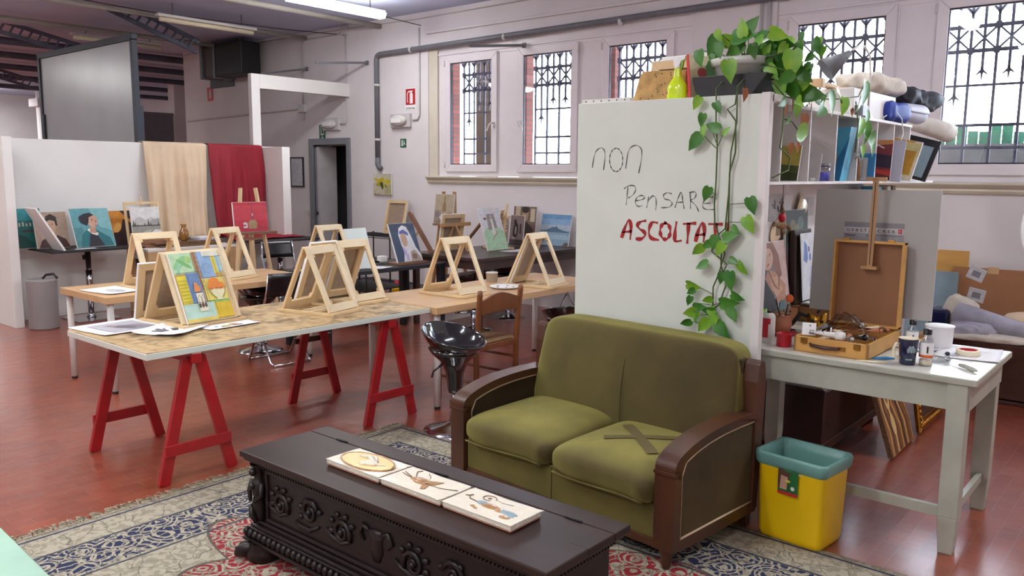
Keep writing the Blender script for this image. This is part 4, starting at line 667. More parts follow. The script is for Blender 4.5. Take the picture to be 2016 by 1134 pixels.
mb.b6(-L2 + 0.125, -L2 + 0.14, -W2 + 0.040, -W2 + 0.052, 0.18, H - 0.06); mb.b6(L2 - 0.14, L2 - 0.125, -W2 + 0.040, -W2 + 0.052, 0.18, H - 0.06)
for sg in (-1, 1):
    mb.b6(sg * (L2 - 0.052), sg * (L2 - 0.040), -W2 + 0.11, W2 - 0.11, H - 0.085, H - 0.060); mb.b6(sg * (L2 - 0.052), sg * (L2 - 0.040), -W2 + 0.11, W2 - 0.11, 0.18, 0.2)
mesh_obj('body', mb, 'chest_wood', ch, bevel=0.004)
mb = MB()   # flared base with a row of lobes
ringbox(mb, L2 - 0.04, W2 - 0.04, 0.145, 0.165); ringbox(mb, L2 - 0.025, W2 - 0.025, 0.13, 0.145); ringbox(mb, L2 + 0.0, W2 + 0.0, 0.072, 0.088); ringbox(mb, L2 - 0.02, W2 - 0.02, 0.088, 0.13)
mesh_obj('base_moulding', mb, 'chest_wood', ch, bevel=0.006)
mb = MB()
for k in range(48):
    x = -L2 + 0.02 + k * (2 * L2 - 0.04) / 47; mb.ball((x, -W2 + 0.012, 0.110), 0.0185, 10, sc=(0.85, 0.9, 1.0)); 
for k in range(14):
    y = -W2 + 0.02 + k * (2 * W2 - 0.04) / 13; mb.ball((L2 - 0.012, y, 0.11), 0.0185, 8, sc=(0.9, 0.85, 1)); mb.ball((-L2 + 0.012, y, 0.11), 0.0185, 8, sc=(0.9, 0.85, 1))
mesh_obj('lobed_border', mb, 'chest_wood', ch)
mb = MB()
for k in range(92):
    x = -L2 + 0.05 + k * (2 * L2 - 0.1) / 91; mb.box((x, -W2 + 0.034, H - 0.058), (0.008, 0.012, 0.011))
for k in range(22):
    y = -W2 + 0.05 + k * (2 * W2 - 0.1) / 21; mb.box((L2 - 0.034, y, H - 0.058), (0.012, 0.008, 0.011))
mesh_obj('dentil_row', mb, 'chest_wood', ch)
mb = MB(); yf = -W2 + 0.046     # carved foliage scrolls on the front panel
def spiral(cx, cz, r, turns, sg, ph=0): return [(cx + sg * (r * (1 - t / 26) * math.cos(ph + t / 26 * turns * 2 * PI)), yf, cz + r * (1 - t / 26) * math.sin(ph + t / 26 * turns * 2 * PI)) for t in range(25)]
for k in range(7):
    x = -0.60 + k * 0.2; sg = 1 if x < 0 else -1
    if k == 3: continue
    up = 1 if k % 2 else -1
    mb.tube(spiral(x, 0.285 + 0.012 * up, 0.052, 1.9, sg, 0.4 * up), [0.011 - 0.006 * t / 25 for t in range(25)], 8); mb.ball((x, yf - 0.004, 0.285 + 0.012 * up), 0.014)
    mb.tube([(x - 0.10, yf, 0.25 - 0.015 * up), (x - 0.06, yf, 0.232 - 0.01 * up), (x, yf, 0.225 - 0.004 * up), (x + 0.055, yf, 0.25)], [0.004, 0.010, 0.010, 0.006], 8)
    for q in range(5):
        a = 0.5 + q * 0.75; mb.ball((x + 0.068 * math.cos(a) * sg, yf, 0.285 + 0.058 * math.sin(a)), 0.015, 8, sc=(1.2, 0.6, 0.8))
mb.lathe([(0, -0.07), (0.02, -0.065), (0.035, -0.02), (0.03, 0.02), (0.045, 0.05), (0.02, 0.06), (0, 0.065)], (0, yf + 0.005, 0.285), 12, sx=1.1, sy=0.45)
for sg in (-1, 1): mb.tube([(sg * 0.03, yf, 0.33), (sg * 0.07, yf, 0.345), (sg * 0.09, yf, 0.31), (sg * 0.065, yf, 0.285)], [0.009, 0.01, 0.009, 0.004], 8)
xe = L2 - 0.048
for cy in (-0.06, 0.06): mb.tube([(xe, cy + 0.045 * (1 - t / 18) * math.cos(t / 18 * 11), 0.285 + 0.045 * (1 - t / 18) * math.sin(t / 18 * 11)) for t in range(17)], 0.008, 8)
mesh_obj('carved_scrolls', mb, 'chest_wood', ch)
for sx in (-1, 1):    # carved corner figures and paw feet
    mb = MB(); x = sx * (L2 - 0.075); y = -W2 + 0.045
    mb.lathe([(0.02, 0.165), (0.036, 0.175), (0.028, 0.20), (0.034, 0.24), (0.024, 0.275), (0.036, 0.31), (0.03, 0.345), (0.018, 0.355), (0.026, 0.375), (0.022, 0.40), (0.034, 0.412), (0.036, 0.418)], (x, y, 0), 14)
    mb.ball((x, y - 0.028, 0.385), 0.017); mb.ball((x, y - 0.034, 0.325), 0.014); mb.tube([(x - 0.035, y - 0.01, 0.34), (x - 0.045, y - 0.02, 0.29), (x - 0.015, y - 0.035, 0.26)], [0.012, 0.011, 0.008], 8); mb.tube([(x + 0.035, y - 0.01, 0.34), (x + 0.045, y - 0.02, 0.29), (x + 0.015, y - 0.035, 0.26)], [0.012, 0.011, 0.008], 8)
    mb.tube([(x - 0.02, y - 0.03, 0.24), (x, y - 0.04, 0.2), (x + 0.02, y - 0.03, 0.17)], [0.01, 0.014, 0.01], 8)
    mesh_obj('corner_figure', mb, 'chest_wood', ch)
    for sy in (-1, 1):
        mb = MB(); x = sx * (L2 - 0.10); y = sy * (W2 - 0.04)
        mb.lathe([(0.05, 0.002), (0.07, 0.012), (0.07, 0.045), (0.055, 0.075), (0.06, 0.085)], (x, y, 0), 16)
        for q in range(4):
            a = (-0.75 + q * 0.5); dx, dy = sx * math.cos(a) * 0.068, math.sin(a) * 0.062 + sy * 0.012
            mb.tube([(x + dx * 0.3, y + dy * .5, 0.05), (x + dx, y + dy, 0.052), (x + dx * 1.5, y + dy * 1.3, 0.036), (x + dx * 1.75, y + dy * 1.4, 0.018)], [0.026, 0.027, 0.024, 0.014], 10)
        mesh_obj('claw_foot', mb, 'chest_wood', ch)

# ---------------------------------------------------------------- three glazed relief tiles on the chest
def relief_tile(x, label, body):
    r = thing('ceramic_tile', label, 'tile', (x, 2.045, H + 0.006), group='plaster tiles on the chest')
    mb = MB(); w, d, h = 0.325, 0.168, 0.026; random.seed(int(abs(x) * 1000))
    def f(u, v):
        e = 0.004 * math.sin(u * 37 + x * 9) + 0.003 * math.sin(v * 29 + x)
        return ((u - .5) * (w - 0.006) + (e if v in (0, 1) else 0), (v - .5) * d + (e if u in (0, 1) else 0), h + 0.0015 * math.sin(u * 9) * math.sin(v * 7))
    mb.grid(f, 16, 10); mb.b6(-w / 2 + .004, w / 2 - .004, -d / 2 + .002, d / 2 - .002, 0.006, h - 0.0015); mb.b6(-w / 2 + .006, w / 2 - .006, -d / 2 + .004, d / 2 - .004, 0.0, 0.006, 1); mesh_obj('tile_body', mb, ['plaster_tile', 'tile_clay'], r, bevel=0.003)
    for nm, m, fn in body: mb = MB(); mb.T = Matrix.Translation((0, 0, h)); fn(mb); mesh_obj(nm, mb, m, r)
    return r
def shield(mb): mb.prism([(-0.14, 0.02), (-0.12, 0.055), (-0.05, 0.073), (0.05, 0.07), (0.11, 0.045), (0.135, 0.0), (0.11, -0.04), (0.04, -0.072), (-0.05, -0.07), (-0.12, -0.045)], 0, 0.004)
def rim(mb): mb.tube([(0.14 * math.cos(t / 24 * 2 * PI), 0.073 * math.sin(t / 24 * 2 * PI), 0.003) for t in range(25)], 0.004, 8)
def relief_a(mb):
    mb.ball((0.03, -0.01, 0.006), 0.03, 12, sc=(1.2, 0.8, 0.4)); mb.ball((0.01, -0.03, 0.006), 0.02, 10, sc=(1, 0.8, 0.5)); mb.tube([(0.04, 0.0, 0.006), (-0.02, 0.03, 0.008), (-0.07, 0.02, 0.005)], [0.012, 0.01, 0.004], 8); mb.tube([(0.04, 0.01, 0.006), (0.0, 0.045, 0.006), (-0.05, 0.05, 0.004)], [0.01, 0.007, 0.003], 8); mb.tube([(0.05, -0.01, 0.006), (0.1, 0.01, 0.003)], [0.008, 0.002], 8)
def bird(mb):
    mb.ball((-0.02, 0.0, 0.0), 0.045, 14, sc=(1, 0.55, 0.2)); mb.prism([(0.0, 0.015), (0.06, 0.04), (0.05, 0.0), (0.01, -0.02)], 0, 0.003); mb.ball((-0.062, 0.0, 0), 0.016, 10, sc=(1, 0.8, 0.3)); mb.prism([(0.0, -0.01), (0.03, -0.055), (0.045, -0.05), (0.03, -0.005)], 0, 0.003)
def bird_lines(mb):
    mb.tube([(-0.14, 0.03, 0), (-0.09, 0.01, .001), (-0.06, 0.0, .001)], 0.0018, 6); mb.tube([(-0.14, 0.015, 0), (-0.1, 0.005, .001), (-0.06, 0.0, .001)], 0.0015, 6); mb.tube([(-0.07, 0.02, 0), (-0.1, 0.055, .001), (-0.09, 0.075, .001)], 0.002, 6); mb.tube([(0.03, -0.01, 0), (0.09, -0.005, .001), (0.15, 0.02, .001)], 0.0015, 6); mb.tube([(0.0, 0.02, 0), (-0.02, 0.05, .001), (-0.05, 0.07, .001)], 0.0015, 6)
def floral(mb):
    mb.ball((0.0, -0.005, 0), 0.03, 12, sc=(1.5, .6, .15)); mb.ball((0.05, -0.01, 0), 0.02, 12, sc=(1.2, .8, .2)); mb.ball((0.1, -0.045, 0), 0.022, 10, sc=(1.2, .7, .15)); mb.prism([(-.06, -.045), (-.03, -.055), (-.02, -.05), (-.05, -.035)], 0, .002)
def floral_blue(mb): mb.ball((-0.04, 0.0, 0.0), 0.022, 12, sc=(1.1, .7, .25)); mb.ball((0.085, -0.01, 0), 0.03, 12, sc=(1.4, .5, .2)); mb.ball((0.11, -0.028, 0.0), 0.014, 10, sc=(1.2, .8, .2))
def floral_lines(mb):
    mb.tube([(-0.12, 0.02, 0), (-0.10, 0.0, .001), (-0.06, -0.005, .001), (-0.03, 0.0, .001)], 0.0022, 6); mb.tube([(-0.045 + 0.028 * math.cos(t / 3), 0.045 + 0.02 * math.sin(t / 3), .001) for t in range(17)], 0.0016, 6)
    mb.ball((-0.045, 0.045, 0), 0.008, 8, sc=(1.2, 1, .3)); mb.tube([(-0.02, 0.05, 0), (0.02, 0.04, .001), (0.06, 0.05, 0)], 0.0015, 6); mb.tube([(-.115, .035, 0), (-.12, .02, .001), (-.135, .015, 0)], .002, 6)
relief_tile(-2.475, 'left glazed tile on the chest with ochre oval and reclining figure relief', [('oval_ground', 'ochre_glaze', shield), ('raised_rim', 'brown_glaze', rim), ('figure_relief', 'plaster_tile', relief_a)])
relief_tile(-2.145, 'middle glazed tile on the chest with a brown bird', [('bird_relief', 'brown_glaze', bird), ('outline', 'dark_glaze', bird_lines)])
relief_tile(-1.815, 'right glazed tile on the chest with blue and brown flowers', [('brown_flowers', 'brown_glaze', floral), ('blue_flowers', 'blue_glaze', floral_blue), ('outline', 'dark_glaze', floral_lines)])

# ---------------------------------------------------------------- green corner of a table at the lower left
tb = thing('green_table', 'pale green table corner at the lower left edge of the picture', 'table', (0, 0, 0))
mb = MB(); mb.prism([(-2.26, 0.68), (-1.90, 0.66), (-1.9, -0.1), (-2.9, -0.1), (-2.62, 0.66)], 0.725, 0.75); mesh_obj('table_top', mb, mat('pale_green_laminate', '#8fb5a0', 0.5, var=0.1), tb, bevel=0.003)
for x, y in ((-2.2, 0.5), (-1.98, 0.5), (-2.0, 0.0), (-2.7, 0.0)): mb = MB(); mb.cyl((x, y, 0), (x, y, 0.725), 0.02); mesh_obj('leg', mb, 'white_metal', tb)

# ---------------------------------------------------------------- sofa
def superell(mb, c, a, b, h, e1=0.3, e2=0.3, n=40, fn=None, mi=None):
    def sp(v, e): return math.copysign(abs(v) ** e, v)
    def f(u, v):
        th = (v - .5) * PI; ph = u * 2 * PI
        x = a * sp(math.cos(th), e1) * sp(math.cos(ph), e2); y = b * sp(math.cos(th), e1) * sp(math.sin(ph), e2); z = h * sp(math.sin(th), e1)
        if fn: x, y, z = fn(x, y, z)
        return (c[0] + x, c[1] + y, c[2] + z)
    mb.grid(f, n, n // 2, mi)
so = thing('green_sofa', 'two-seat sofa in olive green velvet with curved dark wood arms', 'sofa', (-2.23, 3.27, 0.009), math.radians(-5))
arch = [(-0.325, 0.425), (-0.322, 0.455), (-0.305, 0.478), (-0.26, 0.503), (-0.18, 0.528), (-0.08, 0.547), (0.04, 0.558), (0.18, 0.562), (0.33, 0.560)]
def fine(p, k=4):
    out = []
    for i in range(len(p) - 1):
        a, b, c, d = p[max(i - 1, 0)], p[i], p[i + 1], p[min(i + 2, len(p) - 1)]
        for j in range(k): t = j / k; out.append(tuple(.5 * (2 * b[q] + (-a[q] + c[q]) * t + (2 * a[q] - 5 * b[q] + 4 * c[q] - d[q]) * t * t + (-a[q] + 3 * b[q] - 3 * c[q] + d[q]) * t ** 3) for q in (0, 1)))
    return out + [p[-1]]
inner = [(y + (0.045 if i < 3 else 0.02), z - 0.038) for i, (y, z) in enumerate(arch)]
for s in (-1, 1):
    a, b = (0.60, 0.70) if s > 0 else (-0.70, -0.60)
    mb = MB(); mb.prism(fine(arch) + [(0.33, 0.52)] + fine(inner)[::-1], a, b, 'x'); mb.b6(a, b, -0.325, -0.27, 0.085, 0.44); mb.b6(a + 0.004, b - 0.004, -0.27, 0.36, 0.075, 0.125)
    mb.b6(a - 0.004, b + 0.004, -0.330, -0.30, 0.415, 0.43)
    arm = mesh_obj('arm', mb, 'sofa_wood', so, bevel=0.008)
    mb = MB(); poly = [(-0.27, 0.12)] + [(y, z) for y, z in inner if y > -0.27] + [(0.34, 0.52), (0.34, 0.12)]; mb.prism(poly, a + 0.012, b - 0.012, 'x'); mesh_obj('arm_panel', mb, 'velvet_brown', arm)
    mb = MB()
    for xx in (a + 0.010, b - 0.010): mb.tube([(xx, -0.262, 0.13), (xx, -0.262, 0.40)] + [(xx, y + .008, z - 0.006) for y, z in inner[3:]] , 0.005, 8)
    mb.tube([((b - 0.010) if s > 0 else (a + .01), -0.262, 0.13), ((b - 0.010) if s > 0 else (a + .01), 0.33, 0.13)], 0.005, 8)
    mesh_obj('braid_trim', mb, 'beige_cloth', arm)
    mb = MB(); mb.prism([(0.32, 0.09), (0.32, 0.70), (0.335, 0.785), (0.36, 0.80), (0.385, 0.79), (0.40, 0.70), (0.37, 0.09)], a + 0.02 if s > 0 else a, b if s > 0 else b - 0.02, 'x'); mesh_obj('back_post', mb, 'sofa_wood', so, bevel=0.006)
    mb = MB(); mb.lathe([(0.016, 0), (0.024, 0.03), (0.02, 0.045), (0.03, 0.085)], ((a + b) / 2, -0.295, 0), 14); mesh_obj('leg', mb, 'sofa_wood', so)
    mb = MB(); mb.prism([(0.30, 0.13), (0.37, 0.13), (0.36, 0.0), (0.325, 0.0)], (a + b) / 2 - 0.022, (a + b) / 2 + 0.022, 'x'); mesh_obj('leg', mb, 'sofa_wood', so, bevel=0.003)
mb = MB(); mb.b6(-0.60, 0.60, -0.305, -0.275, 0.075, 0.112); mesh_obj('front_rail', mb, 'sofa_wood', so, bevel=0.004)
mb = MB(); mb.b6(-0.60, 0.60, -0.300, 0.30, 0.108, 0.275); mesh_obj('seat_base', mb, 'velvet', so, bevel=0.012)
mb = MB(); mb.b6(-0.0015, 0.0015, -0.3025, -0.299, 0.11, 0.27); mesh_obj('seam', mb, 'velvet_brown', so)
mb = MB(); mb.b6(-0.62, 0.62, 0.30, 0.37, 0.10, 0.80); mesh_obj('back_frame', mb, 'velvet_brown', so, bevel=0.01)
mb = MB()
def bk(x, y, z):
    t = (z + 0.27) / 0.54; w = 1.0 - 0.05 * t + 0.02 * math.sin(t * 3)
    return (x * w, y + 0.11 * t - 0.03 * math.cos(x * 2.4) * math.sin(t * PI), z)
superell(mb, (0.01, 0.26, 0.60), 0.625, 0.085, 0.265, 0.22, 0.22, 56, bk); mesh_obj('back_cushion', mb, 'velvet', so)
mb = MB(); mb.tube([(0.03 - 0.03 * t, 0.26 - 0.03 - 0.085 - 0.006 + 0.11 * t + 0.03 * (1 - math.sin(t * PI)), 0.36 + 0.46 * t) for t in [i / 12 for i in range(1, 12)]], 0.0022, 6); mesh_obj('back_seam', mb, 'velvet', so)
for cx, rz, dz in ((-0.302, 0.02, 0.004), (0.302, -0.015, -0.004)):
    mb = MB()
    def cu(x, y, z, cx=cx):
        top = 1 if z > 0 else 0; n_ = math.sqrt(max(0, 1 - (x / 0.31) ** 2)) * math.sqrt(max(0, 1 - (y / 0.31) ** 2))
        return (x, y - 0.006 * math.sin(x * 30) * (1 if y < -0.2 else 0), z + (0.030 * n_ if top else 0) + 0.003 * math.sin(x * 31 + cx * 9) * (1 if y < -.15 else .2) )
    superell(mb, (0, 0, 0), 0.302, 0.320, 0.074, 0.55, 0.22, 64, cu)
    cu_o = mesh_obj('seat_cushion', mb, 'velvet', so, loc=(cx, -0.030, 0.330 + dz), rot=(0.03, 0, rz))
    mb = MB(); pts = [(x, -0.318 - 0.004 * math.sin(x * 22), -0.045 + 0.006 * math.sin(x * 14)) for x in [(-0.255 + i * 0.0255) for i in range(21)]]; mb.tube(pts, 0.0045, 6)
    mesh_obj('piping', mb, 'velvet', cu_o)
    if cx > 0:
        mb = MB()
        def zt(x, y): n_ = math.sqrt(max(0, 1 - (x / 0.31) ** 2)) * math.sqrt(max(0, 1 - (y / 0.31) ** 2)); return 0.0745 + 0.030 * n_ + 0.003
        def strip(p, q, w):
            dx, dy = q[0] - p[0], q[1] - p[1]; l = math.hypot(dx, dy); nx, ny = -dy / l * w / 2, dx / l * w / 2; vs = []
            for i in range(9):
                t = i / 8
                for sg in (-1, 1): x, y = p[0] + dx * t + nx * sg, p[1] + dy * t + ny * sg; vs.append((x, y, zt(x, y)))
            mb.add(vs, [[2 * i, 2 * i + 1, 2 * i + 3, 2 * i + 2] for i in range(8)], smooth=True)
        strip((-0.12, -0.11), (0.16, 0.135), 0.045); strip((-0.155, 0.11), (0.17, -0.12), 0.052)
        mesh_obj('tape_cross', mb, mat('olive_tape', '#5f5632', 0.6, var=0.1), cu_o)

# ---------------------------------------------------------------- writing board partition with shelf at the back
pa = thing('board_partition', 'tall whitish board partition with handwritten words behind the sofa', 'partition', (0, 0, 0))
mb = MB(); mb.b6(-2.71, -1.655, 3.760, 3.785, 0, 2.03); mesh_obj('writing_board', mb, 'white_board', pa, bevel=0.002)
mb = MB(); mb.b6(-1.655, -1.612, 3.757, 3.80, 0, 2.035); mb.b6(-2.71, -1.612, 3.785, 4.14, 1.99, 2.03); mb.b6(-2.71, -2.69, 3.785, 4.14, 0, 1.99); mb.b6(-1.965, -1.935, 3.80, 6.22, 0.45, 1.95); mb.b6(-2.71, -1.96, 4.12, 4.14, 0, 1.99); mesh_obj('side_panel', mb, 'white_wood', pa, bevel=0.002)
def ink(name, strokes, w, m, y, parent):
    mb = MB()
    for st in strokes:
        k = len(st); segs = []
        vs = []
        for i, p in enumerate(st):
            a = st[max(i - 1, 0)]; b = st[min(i + 1, k - 1)]; dx, dz = b[0] - a[0], b[1] - a[1]; l = math.hypot(dx, dz) or 1
            ww = w * (0.75 + 0.35 * math.sin(i * 0.9 + k)); nx, nz = -dz / l * ww / 2, dx / l * ww / 2
            ex = (dx / l * w * .4, dz / l * w * .4) if i == k - 1 else ((-dx / l * w * .4, -dz / l * w * .4) if i == 0 else (0, 0))
            vs += [(p[0] + nx + ex[0], y, p[1] + nz + ex[1]), (p[0] - nx + ex[0], y, p[1] - nz + ex[1])]
        mb.add(vs, [[2 * i, 2 * i + 1, 2 * i + 3, 2 * i + 2] for i in range(k - 1)])
    return mesh_obj(name, mb, m, parent)
ink('charcoal_writing', INK_BLACK, 0.0068, 'ink_black', 3.7592, pa); ink('red_writing', INK_RED, 0.0205, 'ink_red', 3.7588, pa)

# ---------------------------------------------------------------- pothos
def leaf(mb, x, y, z, s, ang, plane='y', tilt=None, mi=0):
    """heart-shaped folded leaf; ang = direction of the tip in the picture plane, 90 = hanging down"""
    out = [(0, 0), (-0.10, 0.20), (0.02, 0.42), (0.30, 0.50), (0.62, 0.38), (0.85, 0.18), (1.08, 0.0)]
    a = math.radians(ang); tl = random.uniform(-0.5, 0.5) if tilt is None else tilt; bend = random.uniform(0.05, 0.25)
    vs = []
    for u, v in [(0, 0), (0.02, 0), (0.3, 0), (0.6, 0), (0.85, 0), (1.08, 0)]: vs.append((u, v))
    rows = [(-0.10, 0.20), (0.02, 0.40), (0.30, 0.46), (0.62, 0.34), (0.86, 0.16)]
    pts = [(0.0, 0.0), (0.3, 0.0), (0.62, 0.0), (0.86, 0.0), (1.1, 0.0)]
    P = pts + [(u, v) for u, v in rows] + [(u, -v) for u, v in rows]; ex = Vector((math.cos(a), 0, -math.sin(a))); ey = Vector((math.sin(a), 0, math.cos(a))); ez = Vector((0, -1, 0))
    ey2 = ey * math.cos(tl) + ez * math.sin(tl); ez2 = ez * math.cos(tl) - ey * math.sin(tl)
    Rm = Matrix.Rotation(PI / 2, 3, 'Z') if plane == 'x' else Matrix.Identity(3)
    V = []
    for u, v in P:
        h = 0.22 * abs(v) - bend * (u - 0.4) ** 2 * 0.8
        p = (ex * (u - 0.5) + ey2 * (v * 0.82) + ez2 * h) * s * 0.92; V.append(Rm @ p + Vector((x, y, z)))
    mb.add(V, [[0, 5, 6, 1], [1, 6, 7, 2], [2, 7, 8, 3], [3, 8, 9, 4][:4], [0, 1, 11, 10], [1, 2, 12, 11], [2, 3, 13, 12], [3, 4, 14, 13]], mi, True)
pl = thing('potted_pothos', 'large trailing pothos plant in a pot on top of the board partition', 'plant', (0, 0, 0))
random.seed(8)
def leafset(name, data, plane, mats, dy=0.0):
    mb = MB()
    for i, (x, y, z, s, a) in enumerate(data): leaf(mb, x, y, z, s, a, plane, None, 1 if i % 3 == 0 else 0)
    return mesh_obj(name, mb, mats, pl)
leafset('hanging_leaves', LEAF_BOARD, 'y', ['leaf', 'leaf_light']); leafset('crown_leaves', LEAF_TOP, 'y', ['leaf', 'leaf_light'])
extra = [(-1.82 + random.uniform(-.18, .34), 3.93 + random.uniform(-.06, .18), 2.12 + random.uniform(-.04, .17), random.uniform(.045, .075), random.uniform(30, 150)) for k in range(70)]
leafset('inner_leaves', extra, 'y', ['leaf', 'leaf_light'])
leafset('shelf_leaves', LEAF_SHELF, 'x', ['leaf', 'leaf_light'])
leafset('dry_leaves', LEAF_DRY, 'x', ['leaf_dry', 'leaf_dry'])
mb = MB()
for v in VINES: mb.tube([(v[0][0], 3.92, 2.17)] + [(x + 0.004 * math.sin(i * 2), y, z) for i, (x, y, z) in enumerate(v)], 0.0038, 7)
for v in TWIGS: mb.tube(v, 0.002, 6)
for v in SHELF_VINES: mb.tube(v, 0.0035, 7)
for i, (x, y, z, s, a) in enumerate(LEAF_TOP):
    mb.tube([(-1.84 + random.uniform(-.05, .05), 3.95, 2.17), ((x - 1.84) / 2, (y + 3.95) / 2, (z + 2.17) / 2 + 0.045), (x - math.cos(math.radians(a)) * s * .5, y, z + math.sin(math.radians(a)) * s * .5)], 0.0022, 6)
for k in range(26):
    p = Vector((-1.72 + random.uniform(-.06, .1), 3.98 + random.uniform(-.05, .12), 2.05)); q = p + Vector((random.uniform(-.1, .18), random.uniform(-.1, .1), random.uniform(.02, .16))); mb.tube([p, (p + q) / 2 + Vector((0, 0, .02)), q], 0.0022, 6)
mesh_obj('stems', mb, 'stem', pl)
mb = MB(); mb.lathe([(0.085, 0.0), (0.108, 0.13), (0.12, 0.13), (0.125, 0.165), (0.114, 0.168), (0.108, 0.15), (0.0, 0.14)], (-1.85, 3.94, 2.055), 32, sx=1.25); mesh_obj('white_pot', mb, 'white_paint_top', pl)
mb = MB(); superell(mb, (-1.85, 3.94, 2.19), 0.12, 0.09, 0.02, .5, .6, 20); mesh_obj('soil', mb, 'dark_brown_top', pl)
mb = MB(); mb.prism([(-0.20, 0.095), (-0.17, 0.0), (0.12, 0.0), (0.195, 0.095), (0.19, 0.10), (-0.195, 0.10)], -0.10, 0.10, 'y'); mesh_obj('black_tray', mb, 'black_matte', pl, loc=(-1.845, 3.90, 2.032), bevel=0.004)
# ================================================================ STUDIO TABLES, EASELS, CHAIRS
def trestle(label, y, dx=0.0):
    r = thing('red_trestle', label, 'trestle', (-4.49 + dx, y, 0), 0, 'red trestles under the long board table')
    mb = MB(); mb.b6(-0.45, 0.45, -0.03, 0.03, 0.635, 0.692); mesh_obj('cross_beam', mb, 'red_paint', r, bevel=0.004)
    for sx in (-1, 1):
        for sy in (-1, 1):
            mb = MB(); mb.bar((sx * 0.415, sy * 0.20, 0), (sx * 0.41, sy * 0.035, 0.665), 0.062, 0.03, up=(1, 0, 0)); mesh_obj('leg', mb, 'red_paint', r, bevel=0.004)
        mb = MB(); mb.b6(sx * 0.43 - 0.01, sx * 0.43 + 0.01, -0.19, 0.19, 0.155, 0.215); mesh_obj('stretcher', mb, 'red_paint', r, bevel=0.003)
    return r
trestle('red wooden trestle under the near end of the long board table', 2.19)
t2 = trestle('red wooden trestle with an extra brown rail under the middle of the long table', 3.57, 0.0)
mb = MB(); mb.b6(-0.455, -0.43, -0.15, 0.17, 0.42, 0.46); mesh_obj('upper_rail', mb, 'walnut', t2)
mb = MB(); mb.b6(-4.99, -4.035, 1.915, 3.905, 0.694, 0.726); mb2 = MB(); mb2.b6(-4.985, -4.04, 1.92, 3.90, 0.726, 0.7305)
r = thing('board_table_top', 'long worn chipboard table top with white edges lying on the red trestles', 'table top', (0, 0, 0)); mesh_obj('board', mb, 'white_board', r, bevel=0.002); mesh_obj('worn_surface', mb2, 'chipboard', r)
def leg_table(name, label, x0, x1, y0, y1, z, th, topm, legm, legr=0.024, apron=0.0, square=False, inset=0.05, ap_m=None, legh=None, cat='table'):
    r = thing(name, label, cat, ((x0 + x1) / 2, (y0 + y1) / 2, 0)); a, b = (x1 - x0) / 2, (y1 - y0) / 2
    mb = MB(); mb.b6(-a, a, -b, b, z - th, z); mesh_obj('table_top', mb, topm, r, bevel=0.003)
    if apron:
        mb = MB()
        for s in (-1, 1): mb.b6(-a + inset, a - inset, s * (b - inset) - 0.01, s * (b - inset) + 0.01, z - th - apron, z - th); mb.b6(s * (a - inset) - 0.01, s * (a - inset) + 0.01, -b + inset, b - inset, z - th - apron, z - th)
        mesh_obj('apron', mb, ap_m or topm, r, bevel=0.002)
    for sx in (-1, 1):
        for sy in (-1, 1):
            mb = MB(); x, y = sx * (a - inset), sy * (b - inset)
            if square: mb.box((x, y, (z - th) / 2), (legr * 2, legr * 2, z - th), taper=0.85)
            else: mb.cyl((x, y, 0.02), (x, y, z - th), legr, n=16); mb.cyl((x, y, 0), (x, y, 0.022), legr * 0.95, n=12, mi=1)
            mesh_obj('leg', mb, [legm, 'black_plastic'], r, bevel=0.003 if square else 0)
    return r
leg_table('long_table', 'light wood table with white round legs continuing the long board table', -4.78, -3.985, 3.92, 5.98, 0.73, 0.05, 'plank', 'white_metal')
leg_table('back_table', 'light wood table with white round legs behind the near end of the board table', -6.86, -6.05, 2.60, 4.44, 0.73, 0.05, 'plank', 'white_metal')
leg_table('black_table', 'black table with thick black legs beside the portrait on blue ground', -6.68, -6.02, 4.52, 6.06, 0.725, 0.035, 'black_matte', 'black_matte', 0.035, square=True, inset=0.04)
leg_table('dark_table', 'dark brown wooden table against the wall carrying several easels', -6.62, -5.58, 6.10, 7.92, 0.79, 0.035, 'dark_brown_top', 'walnut', 0.03, apron=0.09, square=True, ap_m='dark_brown_top')
mb = MB(); mb.b6(-0.55, 0.55, -0.006, 0.006, 0, 0.52); single('white_backboard', mb, 'plaster_lower', 'whitish board standing on the floor under the dark brown table', 'board', loc=(-6.46, 7.0, 0.0), rot=(-0.12, 0, PI / 2 + 0.05))

# --- folding stretcher easels
def aframe():
    r = thing('stretcher_easel', '', 'table easel', (0, 0, 0), 0, 'small wooden stretcher easels standing on the tables')
    mb = MB(); mb.frame(0.47, 0.44, 0.036, 0.018); base = mesh_obj('base_frame', mb, 'pine', r, rot=(-PI / 2, 0, 0), loc=(0, -0.22, 0.0095), bevel=0.0015)
    mb = MB(); mb.b6(0.02, 0.034, -0.18, 0.18, 0.0, 0.018); mb.b6(-0.05, -0.036, -0.18, 0.18, 0, 0.018); mesh_obj('base_slat', mb, 'pine_pale', r)
    for s, nm in ((1, 'front_frame'), (-1, 'rear_frame')):
        mb = MB(); mb.frame(0.41, 0.452, 0.052, 0.018)
        f = mesh_obj(nm, mb, 'pine_pale' if s > 0 else 'pine', r, loc=(0.195 * s, 0, 0.021), rot=(-0.425 if s > 0 else -0.425, 0, PI / 2 if s > 0 else -PI / 2), bevel=0.0015)
        for x in (-0.145, 0.145):
            for z in (0.065, 0.39): mb = MB(); mb.box((x, 0.0, z), (0.02, 0.022, 0.028), rot=(0, 0.3 if x > 0 else -0.3, 0)); mesh_obj('corner_wedge', mb, 'pine', f)
    return r
A = aframe(); A.location = (-4.755, 2.565, 0.731); A.rotation_euler = (0, 0, 0.09); A['label'] = 'stretcher easel carrying the patchwork still life painting'
NS = (1, 0.73, 1)
dup(A, (-4.473, 3.315, 0.731), 0.24, 'empty stretcher easel in the middle of the long board table', scale=NS)
dup(A, (-4.685, 3.745, 0.731), 0.06, 'stretcher easel half hidden behind the middle one, brown canvas in it', scale=NS)
